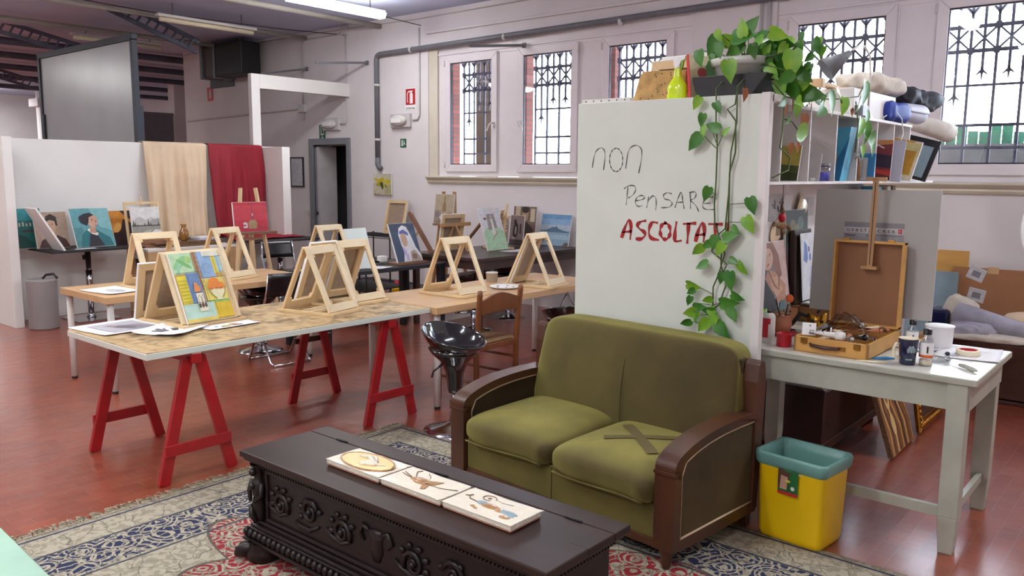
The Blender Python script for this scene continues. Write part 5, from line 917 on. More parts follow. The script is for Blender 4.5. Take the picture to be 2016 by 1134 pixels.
dup(A, (-4.37, 4.49, 0.731), 0.02, 'empty stretcher easel behind the rush-seated wooden chair', scale=NS)
dup(A, (-4.225, 5.31, 0.731), 0.18, 'stretcher easel at the far end of the tables next to the board partition', scale=NS)
dup(A, (-6.50, 3.83, 0.731), 0.25, 'stretcher easel on the back table in front of the tripod easel', scale=NS)
dup(A, (-6.33, 3.12, 0.731), 0.0, 'stretcher easel on the back table near the sheet of paper', scale=(1, 0.85, 1))
dup(A, (-6.25, 4.74, 0.726), 0.10, 'stretcher easel far back on the black table', scale=NS)

BR = '#3f3a3c'
patch = [('#d9b56a', rect(0, 0, 1, 1)), ('#bfe0b4', rect(0, .70, .44, 1)), ('#8fc98f', ell(.18, .86, .17, .06, a=.5)), ('#7ab86f', ell(.25, .84, .15, .03, a=-.5)), ('#a8d67f', ell(.34, .9, .07, .05)), ('#9cd0a8', ell(.12, .77, .1, .03, a=1)),
    ('#e9e6d2', rect(.62, .9, .98, 1)), ('#9bbce0', rect(.50, .60, .80, .93)), ('#9bbce0', rect(.50, .9, .64, 1)), ('#b98a62', rect(.43, .44, .52, 1)), ('#e8d44f', rect(.80, .66, .88, .92)), ('#a8d0da', rect(.88, .68, .98, .92)),
    ('#ead93f', rect(.02, .26, .20, .67)), ('#7f9cc8', rect(.20, .26, .46, .70)), ('#f0e27a', rect(.50, .24, .95, .60)), ('#9dc36c', rect(.50, .22, .95, .28)), ('#bfe0d0', rect(0, .05, .60, .26)), ('#e0c02c', rect(.60, .02, .93, .24)), ('#e6d06a', rect(0, 0, .6, .05)), ('#ddb98a', rect(.93, 0, 1, .66))]
patch += [('#c8b62e', rect(.03, .29 + .05 * k, .19, .305 + .05 * k)) for k in range(7)] + [('#5f7fb0', stroke([(.22 + .03 * k, .30), (.24 + .03 * k, .40), (.22 + .03 * k, .5), (.24 + .03 * k, .67)], .006)) for k in range(7)]
patch += [('#7a9ccf', stroke(ell(.66, .74, .08, .07, 14) , .008)), ('#7a9ccf', stroke([(.56, .64), (.6, .7), (.56, .76), (.62, .84)], .008)), ('#8a5c40', stroke([(.44, .5 + .06 * k) for k in (0, 8)], .004))] + [('#8f6b4a', stroke([(.43, .46 + .07 * k), (.475, .5 + .07 * k), (.52, .48 + .07 * k)], .008)) for k in range(8)]
patch += [('#e8924a', [(.27, .42), (.40, .42), (.39, .49), (.36, .51), (.36, .55), (.30, .55), (.30, .51), (.28, .49)]), ('#f2ead0', [(.28, .14), (.44, .14), (.42, .40), (.28, .40)])] + [('#6b4a38', ell(.30 + .055 * k, .22, .025, .035)) for k in range(3)] + [(BR, stroke([(.30, .2), (.30, .33), (.335, .37), (.36, .33), (.36, .2)], .007)), (BR, stroke([(.37, .2), (.37, .33), (.40, .37), (.42, .33), (.42, .2)], .007))]
patch += [('#f0ecbe', [(.56, .45), (.88, .45), (.86, .38), (.78, .30), (.79, .27), (.66, .27), (.67, .30), (.58, .38)])] + [('#ee8f3a', ell(x, y, .058, .05)) for x, y in ((.61, .47), (.70, .48), (.79, .47), (.65, .53), (.74, .535), (.83, .475), (.69, .55))] + [('#d3702a', ell(x, y, .04, .012)) for x, y in ((.61, .435), (.72, .44), (.8, .437))] + [(BR, stroke([(.56, .45), (.6, .35), (.67, .29)], .006)), (BR, stroke([(.88, .45), (.85, .35), (.78, .29)], .006))]
patch += [(BR, stroke(s, .006)) for s in ([(0, .70), (.44, .70)], [(.44, 1), (.44, .7), (.46, .26)], [(.2, .70), (.2, .26)], [(.50, 1), (.50, .24)], [(.0, .26), (.6, .26)], [(.6, .26), (.6, .05)], [(.50, .60), (.95, .60), (.95, .24)], [(.62, .9), (.98, .9)], [(.8, .9), (.8, .6)], [(.88, .9), (.88, .66)])]
canvas('patchwork_painting', 'patchwork still life painting with a bowl of oranges, leaning on its small easel', 0.345, 0.445, (-4.537, 2.575, 0.752), PI / 2 + 0.09, 0.425, patch, t=0.015)
canvas('turned_canvas', 'canvas seen from behind leaning on the easel of the patchwork painting', 0.34, 0.36, (-5.03, 2.50, 0.735), PI / 2, -0.24, back=True, cat='canvas')
canvas('turned_canvas', 'brown backed canvas leaning inside the second easel', 0.27, 0.42, (-4.85, 3.75, 0.755), PI / 2 + .06, -0.40, back=True, cat='canvas')
canvas('turned_canvas', 'white edged canvas seen from behind, leaning between the two middle easels', 0.24, 0.47, (-4.84, 3.47, 0.735), PI / 2 + .12, -0.40, back=True, cat='canvas')
canvas('turned_canvas', 'pale backed canvas leaning on the easel beside the board partition', 0.27, 0.41, (-4.40, 5.285, 0.755), PI / 2 + .18, -0.40, back=True, cat='canvas')
canvas('blank_board', 'plain greenish white board standing up behind the second easel', 0.30, 0.40, (-6.16, 5.08, 0.730), PI / 2 + 0.1, 0.30, None, t=0.006, edge='white_board', cat='board')
def sheet(name, label, x, y, z, w, d, rz, items=None, cat='paper', m='paper', curl=0.004):
    r = thing(name, label, cat, (x, y, z + 0.001), rz); mb = MB(); mb.grid(lambda u, v: ((u - .5) * w, (v - .5) * d, 0.002 + curl * abs(2 * u - 1) ** 4 + curl * .6 * abs(2 * v - 1) ** 5 * (1 if u > .5 else .3)), 12, 12); mesh_obj('sheet', mb, m, r, solid=0.0006)
    if items: o = picture('drawing', w * .9, d * .9, items, r, rot=(-PI / 2, 0, 0), y=-0.0045, z0=-d * .45)
    return r
def smudge(n, cs, seed):
    random.seed(seed); out = []
    for k in range(n): c = random.choice(cs); cx, cy = random.uniform(.2, .8), random.uniform(.2, .8); out.append((c, ell(cx, cy, random.uniform(.05, .2), random.uniform(.02, .08), 10, random.uniform(0, 3))))
    return out
sheet('sketch_sheet', 'large sheet with a grey wash sketch at the left corner of the board table', -4.84, 2.16, 0.7315, 0.40, 0.42, 0.1, [('#bdbac4', rect(.1, .15, .95, .9)), ('#8d8a96', [(.3, .3), (.9, .5), (.9, .9), (.5, .8)]), ('#6f6a70', ell(.6, .5, .2, .1, a=.5)), ('#a08c88', ell(.4, .4, .1, .06))])
sheet('sketch_sheet', 'crumpled sheet with charcoal marks in front of the patchwork painting easel', -4.52, 2.30, 0.7315, 0.30, 0.30, 0.5, smudge(7, ['#4a4a50', '#9a9aa2', '#77777f'], 5), curl=0.012)
sheet('sketch_sheet', 'narrow colour study sheet in front of the patchwork painting', -4.42, 2.62, 0.7315, 0.13, 0.34, 0.06, smudge(9, ['#e0d470', '#d9a070', '#9ab5d8', '#c9b59a'], 6))
sheet('sketch_sheet', 'white sheet with a pale pencil drawing on the back table', -6.38, 2.80, 0.7315, 0.40, 0.30, 0.15, [('#d8d8de', ell(.6, .5, .3, .2)), ('#b9b9c2', ell(.7, .55, .12, .1))])
sheet('reference_sheet', 'loose white sheet on the black table near the easel', -6.18, 5.22, 0.726, 0.30, 0.22, 0.3)
sheet('reference_sheet', 'white drawing sheet on the dark brown table', -5.85, 7.0, 0.7905, 0.22, 0.34, -0.1, smudge(3, ['#c0c0c8'], 3))

# --- things on the light wood table
mb = MB(); mb.lathe([(0.05, 0.0), (0.10, 0.004), (0.125, 0.014), (0.122, 0.017), (0.095, 0.008), (0, 0.005)], (0, 0, 0), 28); r = thing('paper_plate', 'white paper plate used as palette on the light wood table', 'plate', (-4.30, 5.00, 0.731)); mesh_obj('plate', mb, 'white_flat', r)
mb = MB()
for a in range(5): mb.ball((0.07 * math.cos(a * 1.2 + 2), 0.07 * math.sin(a * 1.2 + 2), 0.011), 0.008, 8, sc=(1.5, 1, .3))
mesh_obj('paint_blobs', mb, 'dark_glaze', r)
mb = MB(); mb.lathe([(0.045, 0), (0.05, 0.075), (0.052, 0.075), (0.052, 0.085), (0, 0.086)], (0, 0, 0), 20); r = thing('white_tub', 'small white lidded tub behind the easel next to the partition', 'tub', (-4.62, 5.20, 0.731)); mesh_obj('tub', mb, 'white_metal', r)

# --- tripod easel with the red painting
def tripod(label, loc, rz, top=1.44, ledge=1.0, sp=0.26, m='pine', lw=0.42):
    r = thing('tripod_easel', label, 'easel', loc, rz)      # faces local -y
    for s in (-1, 1): mb = MB(); mb.bar((s * sp, -0.06, 0), (s * 0.09, 0.05, top), 0.05, 0.024, up=(1, 0, 0)); mesh_obj('front_leg', mb, m, r, bevel=0.004)
    mb = MB(); mb.bar((0, 0.5, 0), (0, 0.06, top - 0.25), 0.045, 0.024, up=(1, 0, 0)); mesh_obj('rear_leg', mb, m, r, bevel=0.003)
    mb = MB(); mb.bar((0, -0.03, 0.28), (0, 0.02, ledge + 0.02), 0.06, 0.03, up=(1, 0, 0)); mesh_obj('mast', mb, m, r, bevel=0.003)
    mb = MB(); mb.b6(-lw / 2, lw / 2, -0.06, 0.03, ledge - 0.025, ledge); mb.b6(-0.12, 0.12, -0.02, 0.0, ledge - 0.09, ledge - 0.06); mesh_obj('ledge', mb, 'easel_dark', r, bevel=0.003)
    return r
tripod('tall pine tripod easel holding the red painting', (-7.9, 4.98, 0), PI / 2, 1.47, 1.0, 0.28, lw=0.56)
canvas('red_painting', 'red painting of a flask and a small white pot on the tall easel', 0.41, 0.32, (-7.86, 4.95, 1.002), PI / 2, 0.10, [('#c42334', rect(0, 0, 1, 1)), ('#cf3342', rect(0, .4, 1, .9)), ('#b51f30', rect(0, 0, 1, .15)), ('#b08a62', [(.42, .1), (.66, .1), (.68, .3), (.62, .4), (.46, .4), (.41, .3)]), ('#a83a4c', [(.48, .4), (.6, .4), (.56, .6), (.545, .95), (.53, .95), (.515, .6)]), ('#d9b9b9', ell(.55, .58, .02, .05)), ('#e6d4d4', rect(.26, .13, .38, .32)), ('#c98a90', ell(.32, .32, .06, .02)), ('#8f2a38', ell(.3, .22, .04, .03))])
# --- drapes on the partition
def drape(name, label, m, y0, y1, zb, seed, flare=0.0, spread=None):
    rnd = random.Random(seed); ph = [rnd.uniform(0, 6.28) for _ in range(5)]; mb = MB()
    def f(u, v):     # u along, v over the top and down
        y = y0 + u * (y1 - y0)
        if v < 0.08: t = v / 0.08; return (BX - 0.11 + 0.0 * t, y, 1.72 + 0.27 * t)
        if v < 0.14: t = (v - 0.08) / 0.06; return (BX - 0.11 + 0.125 * t, y, 1.99 + 0.008 * math.sin(t * PI))
        t = (v - 0.14) / 0.86; fold = 0.028 * math.sin(u * 9 + ph[0] + t * 1.4) + 0.020 * math.sin(u * 23 + ph[1] + t) * (.4 + t) + 0.006 * math.sin(u * 53 + ph[2])
        yy = y + (u - .5) * flare * t + 0.03 * math.sin(t * 3 + ph[3]) * (u - .2)
        x = BX + 0.022 + (0.03 + fold * 1.25) * min(1, t * 3) + 0.10 * t * t
        return (x, yy, 1.985 - t * (1.985 - zb))
    mb.grid(f, 70, 50); r = thing(name, label, 'drape', (0, 0, 0)); mesh_obj('cloth', mb, m, r, solid=0.003)
    if spread: mb = MB(); mb.grid(spread, 40, 24); mesh_obj('spread_end', mb, m, r, solid=0.003)
drape('beige_drape', 'beige cloth draped over the white low partition', 'beige_cloth', 4.78, 5.56, 0.83, 1, 0.02)
drape('red_drape', 'dark red cloth draped over the partition beside the white return', 'red_cloth', 5.62, 6.39, 0.80, 2, 0.02,
      lambda u, v: (-9.66 + u * 0.56, 5.60 + v * 1.02 - 0.1 * u, 0.800 + 0.055 * (1 - u) * (1 - v) ** 1.2 + 0.012 * abs(math.sin(v * 13 + u * 4)) * (1 - v * .6) + 0.006 * abs(math.sin(u * 17))))
# --- tables along the partition
def pedestal(label, x, y, w, d, z):
    r = thing('pedestal_table', label, 'table', (x, y, 0))
    mb = MB(); mb.b6(-w / 2, w / 2, -d / 2, d / 2, z - 0.02, z); mesh_obj('table_top', mb, 'black_matte', r, bevel=0.003)
    mb = MB(); mb.cyl((0, 0, 0.02), (0, 0, z - 0.02), 0.03, n=16); mb.cyl((0, 0, 0.30), (0, 0, 0.55), 0.036, n=16); mb.cyl((0, 0, 0.02), (0, 0, 0.07), 0.05, 0.03); mesh_obj('column', mb, 'chrome', r)
    mb = MB(); mb.b6(-0.23, 0.23, -0.23, 0.23, 0.0, 0.018); mesh_obj('base_plate', mb, 'chrome', r, bevel=0.006)
    mb = MB(); mb.prism([(-.02, -0.05), (.03, -.04), (.0, -.1)], -0.01, 0.01, 'y'); mesh_obj('height_lever', mb, 'black_plastic', r, loc=(-0.04, -0.03, z - 0.04)); return r
pedestal('black table top on a chrome column, left, under the portraits', -9.46, 3.90, 0.66, 0.98, 0.80)
pedestal('black table top on a chrome column under the end of the red drape', -9.08, 6.12, 0.50, 1.00, 0.795)
wdesk = leg_table('white_desk', 'whitish wooden desk cluttered with boards under the beige drape', -9.66, -9.12, 4.42, 5.54, 0.76, 0.03, 'booth_white', 'plank', 0.05, apron=0.10, square=True, ap_m='booth_white', cat='desk')
man = [('#b39a88', rect(0, 0, 1, 1)), ('#c2a48f', ell(.25, .6, .2, .35)), ('#4a2c28', [(.05, 0), (.15, .2), (.38, .33), (.65, .35), (.9, .22), (1, 0)]), ('#c49a80', [(.38, .30), (.62, .30), (.62, .5), (.4, .5)]), ('#cfa68a', ell(.48, .62, .16, .24, a=.1)), ('#3a2a26', [(.33, .72), (.36, .88), (.52, .95), (.68, .86), (.7, .62), (.64, .6), (.62, .74), (.48, .78)]), ('#6b4334', ell(.43, .65, .03, .012)), ('#6b4334', ell(.54, .66, .03, .012)), ('#8f5a48', ell(.46, .50, .05, .014)), ('#a8765c', ell(.47, .58, .015, .04))]
wom = [('#5f9ba3', rect(0, 0, 1, 1)), ('#7fb5b8', [(.5, 1), (1, 1), (1, .4), (.7, .5)]), ('#4a8288', rect(0, 0, .25, .5)), ('#1f6a70', [(.1, 0), (.18, .3), (.35, .46), (.6, .42), (.9, .22), (.95, 0)]), ('#23202a', [(.3, 0), (.4, .34), (.55, .36), (.72, .0)]), ('#e4ddd5', [(.34, .44), (.42, .48), (.62, .34), (.58, .28), (.44, .33)]), ('#b98d78', [(.4, .36), (.56, .34), (.58, .52), (.42, .5)]), ('#c79b84', ell(.54, .66, .13, .17, a=-.35)), ('#201c22', [(.22, .62), (.22, .78), (.34, .86), (.5, .88), (.6, .82), (.46, .76), (.42, .62), (.36, .54)]), ('#201c22', ell(.27, .72, .08, .1)), ('#3a2624', ell(.52, .70, .03, .01, a=-.3)), ('#3a2624', ell(.62, .66, .025, .01, a=-.3)), ('#8f4a48', ell(.60, .55, .03, .012, a=-.3)), ('#a87862', ell(.60, .62, .012, .035))]
canvas('portrait_painting', 'portrait painting of a smiling man with brown shirt on the left black table', 0.34, 0.40, (-9.57, 3.60, 0.802), PI / 2, 0.24, man)
canvas('portrait_painting', 'portrait painting of a dark haired person in teal robe on the left black table', 0.42, 0.46, (-9.40, 3.98, 0.802), PI / 2, 0.42, wom)
canvas('city_painting', 'teal painting half hidden behind the smiling man portrait', 0.30, 0.44, (-9.68, 3.40, 0.802), PI / 2, 0.24, [('#1f6f6a', rect(0, 0, 1, 1)), ('#2f8f98', rect(0, .7, 1, 1)), ('#14514c', [(0, 0), (.8, 0), (.4, .3), (0, .4)])] + [('#c9c4b0', rect(.1 + .12 * k, .55, .16 + .12 * k, .62 + .02 * (k % 3))) for k in range(7)] + [('#7a2f2a', rect(.3, .42, .9, .45))])
canvas('large_canvas', 'canvas seen edge on, leaning far back at the left return', 0.30, 0.52, (-9.33, 3.56, 0.802), PI, 0.52, None, cat='canvas')
sheet('reference_sheet', 'white paper sheet lying on the left black table', -9.22, 3.80, 0.8005, 0.10, 0.22, 0.1)
r = thing('small_table_easel', 'small wooden table easel holding the mountain landscape', 'easel', (-9.42, 4.56, 0.762), PI / 2)
mb = MB(); mb.frame(0.42, 0.50, 0.03, 0.015); mb.b6(-0.008, 0.008, -0.01, 0.01, 0.46, 0.56); mesh_obj('back_frame', mb, 'pine', r, rot=(-0.16, 0, 0), loc=(0, 0.03, 0.03), bevel=0.002)
mb = MB(); mb.b6(-0.20, 0.20, -0.10, 0.10, 0.0, 0.03); mb.b6(-0.2, 0.2, -0.045, 0.01, 0.03, 0.085); mesh_obj('easel_base', mb, 'easel_dark', r, bevel=0.003)
canvas('landscape_painting', 'grey mountain landscape painting with dark firs on a small easel', 0.34, 0.38, (-9.405, 4.56, 0.85), PI / 2, 0.16, [('#e4e3e0', rect(0, 0, 1, 1)), ('#c2c1bd', [(0, .45), (.15, .65), (.3, .72), (.5, .6), (.7, .7), (1, .55), (1, .42), (0, .42)]), ('#a9a7a2', [(.5, .45), (.75, .62), (1, .66), (1, .42)]), ('#55564e', rect(0, .41, 1, .45)), ('#9b988e', rect(0, .2, 1, .41)), ('#e6e6e4', [(.1, .0), (.35, .22), (.5, .12), (.8, .3), (1, .28), (1, 0)]), ('#bdb8a8', [(.3, .2), (.5, .1), (.7, .3), (.5, .28)])] + [('#4b4d44', [(x - .035, .42), (x, .42 + h), (x + .035, .42)]) for x, h in ((.06, .24), (.12, .14), (.45, .1), (.58, .22), (.66, .1), (.93, .12), (.2, .07))], t=0.015)
canvas('abstract_painting', 'orange and brown abstract painting behind the mountain landscape', 0.30, 0.40, (-9.60, 4.36, 0.79), PI / 2, 0.18, [('#d78f35', rect(0, 0, 1, 1)), ('#3a2428', [(0, 0), (1, 0), (1, .6), (.6, .75), (.5, .5), (.2, .35)]), ('#3a2428', [(.5, 1), (1, 1), (1, .7), (.75, .8)]), ('#f0b45a', ell(.35, .5, .18, .12, a=.6)), ('#efe5d8', rect(0, 0, .06, .5))])
mb = MB(); mb.lathe([(0.032, 0), (0.05, 0.02), (0.056, 0.08), (0.048, 0.12), (0.028, 0.15), (0.026, 0.175), (0.042, 0.20), (0.038, 0.20), (0.022, 0.175), (0.024, 0.15), (0.0, 0.14)], (0, 0, 0), 28); single('amber_vase', mb, 'amber', 'small ribbed amber glass vase on the white desk', 'vase', loc=(-9.36, 4.98, 0.815))
mb = MB(); mb.b6(-0.14, 0.14, -0.38, 0.38, 0, 0.018); mb.b6(-0.1, 0.12, -0.3, 0.42, 0.018, 0.034); mb.b6(-0.16, 0.08, -0.42, 0.2, 0.034, 0.052); single('board_stack', mb, 'dark_glaze', 'stack of messy paint stained boards on the white desk', 'board', loc=(-9.34, 5.00, 0.762), bevel=0.002)
mb = MB(); mb.b6(-0.08, 0.08, -0.11, 0.11, 0, 0.025); r = thing('book', 'grey white book lying behind the amber vase on the white desk', 'book', (-9.40, 5.24, 0.815), 0.2); mesh_obj('cover', mb, 'paper_grey', r, bevel=0.002)
mb = MB(); mb.b6(-0.085, 0.075, -0.10, 0.10, 0.025, 0.04); mesh_obj('upper_book', mb, 'paper', r)
mb = MB(); mb.b6(-0.18, 0.2, -0.5, 0.5, 0, 0.12); single('drawer_box', mb, 'dark_cloth', 'dark patterned box under the top of the white desk', 'box', loc=(-9.40, 4.98, 0.50))
mb = MB(); mb.b6(-0.22, 0.22, -0.50, 0.50, 0, 0.02); mesh_obj('lower_shelf', mb, 'plank', wdesk, loc=(-0.01, 0, 0.478))
mb = MB(); mb.lathe([(0.135, 0), (0.14, 0.02), (0.145, 0.5), (0.148, 0.52), (0.138, 0.525), (0.13, 0.50), (0.0, 0.49)], (0, 0, 0), 40); r = thing('waste_bin', 'round grey waste bin beside the left return of the low partition', 'bin', (-9.22, 3.32, 0)); mesh_obj('bin_body', mb, 'grey_bin', r)
mb = MB(); mb.tube([(-0.02, 0.02, 0.52), (0.0, 0.05, 0.56), (0.06, 0.10, 0.57), (0.1, 0.12, 0.53)], 0.012, 8); mesh_obj('black_liner_fold', mb, 'black_plastic', r)

# --- things on the black table and the dark table
canvas('portrait_painting', 'painting of a pale veiled shape on deep blue ground, standing on the black table', 0.36, 0.41, (-6.20, 5.72, 0.745), PI / 2 + 0.05, 0.36, [('#34455f', rect(0, 0, 1, 1)), ('#273650', rect(0, .8, 1, 1)), ('#e9e8ea', [(.25, 0), (.34, .25), (.3, .45), (.28, .7), (.36, .88), (.52, .95), (.68, .9), (.78, .65), (.86, .35), (1, .15), (1, 0)]), ('#c9a084', ell(.46, .58, .12, .2)), ('#5a63a8', [(.32, .72), (.36, .8), (.52, .84), (.68, .74), (.66, .66), (.5, .74)]), ('#b9a392', [(.55, .0), (.6, .25), (.78, .3), (.95, .05), (.95, 0)]), ('#8a6f66', ell(.72, .12, .1, .08)), ('#c7b7dc', ell(.4, .2, .06, .2, a=.3))])
mb = MB(); mb.b6(-0.10, 0.10, -0.20, 0.20, 0, 0.018); single('wooden_board', mb, 'easel_dark', 'small reddish board carrying the painting with blue ground', 'board', loc=(-6.25, 5.73, 0.726), rot=(0, 0, 0.05), bevel=0.002)
mb = MB()
for k in range(7): mb.tube([(-.08 + .02 * k, -.1, .01 + .008 * (k % 3)), (.0 + .01 * k, .0, .05 + .01 * (k % 2)), (.1 - .01 * k, .1, .012)], 0.012, 7)
single('cable_heap', mb, 'black_plastic', 'heap of black cables and brushes on the black table beside the blue ground painting', 'cables', loc=(-6.48, 5.36, 0.735))
mb = MB(); mb.b6(-0.04, 0.04, -0.04, 0.04, 0, 0.06); single('white_cup', mb, 'white_flat', 'small white box shaped cup beside the painting with blue ground', 'cup', loc=(-6.40, 5.52, 0.745), bevel=0.008)
canvas('candle_painting', 'white and green painting of a candle on the dark brown table', 0.36, 0.49, (-6.02, 6.88, 0.80), PI / 2 + .02, 0.34, [('#e6e6ea', rect(0, 0, 1, 1)), ('#b9dfb8', [(0, 0), (1, 0), (1, .4), (.85, .5), (.6, .56), (.3, .55), (.1, .48), (0, .4)]), ('#a49d98', [(.28, .48), (.72, .52), (.68, .86), (.34, .86)]), ('#f4f4f0', rect(.47, .45, .57, .74)), ('#f3e2b8', ell(.52, .79, .02, .04)), ('#f0e8e4', ell(.5, .42, .1, .07)), ('#b33a3a', stroke([(.58, .4), (.55, .36), (.5, .33), (.44, .3), (.36, .24)], .015)), ('#b33a3a', stroke([(.62, .46), (.66, .4), (.6, .36)], .012))], t=0.012)
mb = MB(); mb.bar((-0.40, -0.10, 0.0), (-0.05, -0.08, 0.36), 0.04, 0.02); mb.bar((-0.40, 0.10, 0), (-0.40, -0.10, 0), 0.03, 0.02); single('easel_strut', mb, 'easel_dark', 'brown rear strut of the easel behind the candle painting', 'easel', loc=(-6.08, 6.86, 0.792))
canvas('seascape_painting', 'blue seascape with a far volcano leaning on the wall above the dark table', 0.47, 0.38, (-6.00, 7.86, 0.792), -0.06, 0.2, [('#6f9cc9', rect(0, 0, 1, 1)), ('#8db2d6', rect(0, .62, 1, .85)), ('#b5c4d2', rect(0, .48, 1, .66)), ('#56708f', [(.15, .44), (.35, .56), (.42, .6), (.47, .58), (.54, .62), (.62, .54), (.9, .46), (1, .42), (0, .4)]), ('#7f8a80', [(0, .34), (.1, .46), (.25, .44), (.22, .34)]), ('#8fb0c6', rect(0, 0, 1, .42)), ('#a6c2d2', rect(.2, .2, 1, .34)), ('#7a6b60', [(0, 0), (.1, .3), (.25, .26), (.12, .08), (.1, 0)]), ('#6f665f', [(.8, 0), (.9, .12), (1, .1), (1, 0)])], t=0.015)
canvas('portrait_painting', 'largest brownish portrait standing rearmost in the group on the dark table', 0.36, 0.46, (-6.40, 7.78, 0.793), 0.0, 0.10, [('#7a6455', rect(0, 0, 1, 1)), ('#c2b09a', rect(.08, .5, .3, 1)), ('#3c2f2c', [(.2, 0), (.3, .55), (.6, .6), (.9, .4), (.9, 0)]), ('#b48f78', ell(.52, .78, .14, .18)), ('#2f2523', ell(.52, .92, .16, .1)), ('#c9b79c', rect(.75, .6, .95, .95))], t=0.015)
canvas('portrait_painting', 'small portrait of a person with glasses in the group on the dark table', 0.24, 0.34, (-6.55, 7.52, 0.793), 0.0, 0.10, [('#98857a', rect(0, 0, 1, 1)), ('#6a5348', [(0, .4), (.1, .8), (.4, 1), (.8, .95), (.7, .8), (.4, .75), (.3, .4)]), ('#caa58c', ell(.62, .6, .3, .3)), ('#3a3436', stroke([(.4, .64), (.6, .7), (.62, .62), (.45, .58), (.4, .64)], .03)), ('#3a3436', stroke([(.66, .66), (.95, .68), (.95, .58), (.7, .56), (.66, .66)], .03)), ('#7a3f3c', ell(.68, .38, .12, .02)), ('#b0975c', [(0, 0), (.3, .2), (.8, .1), (1, 0)])], t=0.012)
canvas('bird_painting', 'greyish painting of a dark bird in the group on the dark table', 0.21, 0.36, (-6.20, 7.40, 0.805), 0.0, 0.12, [('#8d7b78', rect(0, 0, 1, 1)), ('#2e2a2c', ell(.4, .5, .18, .26, a=-.2)), ('#2e2a2c', ell(.36, .78, .1, .09)), ('#a89c98', ell(.42, .5, .07, .15)), ('#4c4442', rect(0, 0, 1, .2)), ('#b4a69c', ell(.3, .25, .12, .04)), ('#3c3436', rect(.72, .4, .82, .72))], t=0.012)
canvas('turned_canvas', 'white edged slanting canvas among the portraits on the dark table', 0.20, 0.40, (-6.32, 7.20, 0.83), PI / 2 + 0.5, -0.14, back=True, cat='canvas')
r = thing('table_easel', 'light wooden table easel with tall mast in the group on the dark table', 'easel', (-6.20, 7.16, 0.792), 0)
mb = MB(); mb.b6(-0.22, 0.16, -0.02, 0.02, 0, 0.018); mb.b6(-0.20, 0.14, -0.14, -0.10, 0, 0.018); mb.b6(-0.2, -0.18, -0.14, 0.02, 0, .018); mb.b6(0.12, 0.14, -0.14, 0.02, 0, .018); mesh_obj('base', mb, 'pine', r, bevel=0.002)
mb = MB(); mb.bar((0.0, -0.02, 0.0), (-0.02, 0.10, 0.50), 0.025, 0.018); mb.bar((-0.1, -0.1, 0.0), (-0.03, 0.06, 0.30), 0.02, 0.015); mb.bar((0.06, -0.1, 0.0), (-0.01, 0.06, 0.30), 0.02, 0.015); mb.b6(-0.08, 0.06, 0.05, 0.07, 0.34, 0.37); mesh_obj('mast', mb, 'pine', r, bevel=0.002)
r = thing('table_easel', 'wooden table easel turned away with crossbar and a canvas seen from behind', 'easel', (-6.38, 6.56, 0.792), PI / 2)
mb = MB(); mb.b6(-0.24, 0.24, -0.02, 0.0, 0.27, 0.31); mesh_obj('crossbar', mb, 'easel_wood', r, bevel=0.003)
mb = MB(); mb.bar((-0.15, 0.02, 0.0), (-0.02, 0.0, 0.28), 0.022, 0.016); mb.bar((0.10, -0.03, 0.0), (0.02, 0.0, 0.28), 0.022, 0.016); mb.bar((0, -0.2, 0.0), (0, 0.0, 0.30), 0.022, 0.016); mesh_obj('easel_leg', mb, 'easel_wood', r, bevel=0.002)
canvas('turned_canvas', 'canvas seen from behind on the turned away easel', 0.36, 0.40, (-6.46, 6.56, 0.80), PI / 2, -0.15, back=True, cat='canvas')
r = thing('table_easel', 'dark wooden easel leaning edge on at the left end of the dark table', 'easel', (-6.42, 6.24, 0.795), math.radians(136))
mb = MB(); mb.frame(0.30, 0.50, 0.035, 0.04); mesh_obj('easel_frame', mb, 'easel_dark', r, rot=(-0.50, 0, 0), bevel=0.003)
mb = MB(); mb.bar((0.0, 0.26, 0.0), (0.0, 0.13, 0.25), 0.035, 0.02); mesh_obj('rear_leg', mb, 'easel_wood', r)
tripod('wooden tripod easel behind the dark table with the bottle painting', (-7.15, 7.20, 0), 0.0, 1.42, 1.03, 0.22, 'easel_wood', 0.36)
canvas('bottle_painting', 'beige painting of a bottle and a red cloth on the easel at the wall', 0.32, 0.36, (-7.17, 7.165, 1.033), 0.0, 0.13, [('#b9ab90', rect(0, 0, 1, 1)), ('#a1937d', rect(0, 0, .35, .45)), ('#9c7a5c', [(.42, .4), (.62, .4), (.6, .68), (.55, .75), (.55, .92), (.49, .92), (.49, .75), (.43, .68)]), ('#a04a50', [(.25, .12), (.5, .3), (.9, .38), (.95, .2), (.7, .08)]), ('#e6dede', ell(.42, .2, .12, .09)), ('#8a7c8a', ell(.15, .3, .14, .1)), ('#8f8070', rect(0, 0, 1, .08))], t=0.015)
# wire cart
r = thing('wire_cart', 'black wire shelf cart on castors against the wall', 'cart', (-8.85, 7.62, 0))
mb = MB()
for z in (0.12, 0.42, 0.78):
    for k in range(9): mb.cyl((-0.45, -0.24 + k * 0.06, z), (0.45, -0.24 + k * 0.06, z), 0.004, n=6)
    for s in (-1, 1): mb.cyl((s * 0.45, -0.24, z), (s * 0.45, 0.24, z), 0.007, n=6); mb.cyl((-0.45, s * 0.24, z - .02), (0.45, s * 0.24, z - .02), 0.006, n=6)
mesh_obj('wire_shelf', mb, 'black_matte', r)
for sx in (-1, 1):
    for sy in (-1, 1):
        mb = MB(); mb.cyl((sx * 0.44, sy * 0.23, 0.06), (sx * 0.44, sy * 0.23, 0.80), 0.011, n=8); mesh_obj('post', mb, 'black_matte', r)
        mb = MB(); mb.cyl((sx * 0.44 - .01, sy * 0.23, 0.03), (sx * 0.44 + .01, sy * 0.23, 0.03), 0.03, n=12); mesh_obj('castor', mb, 'black_plastic', r)
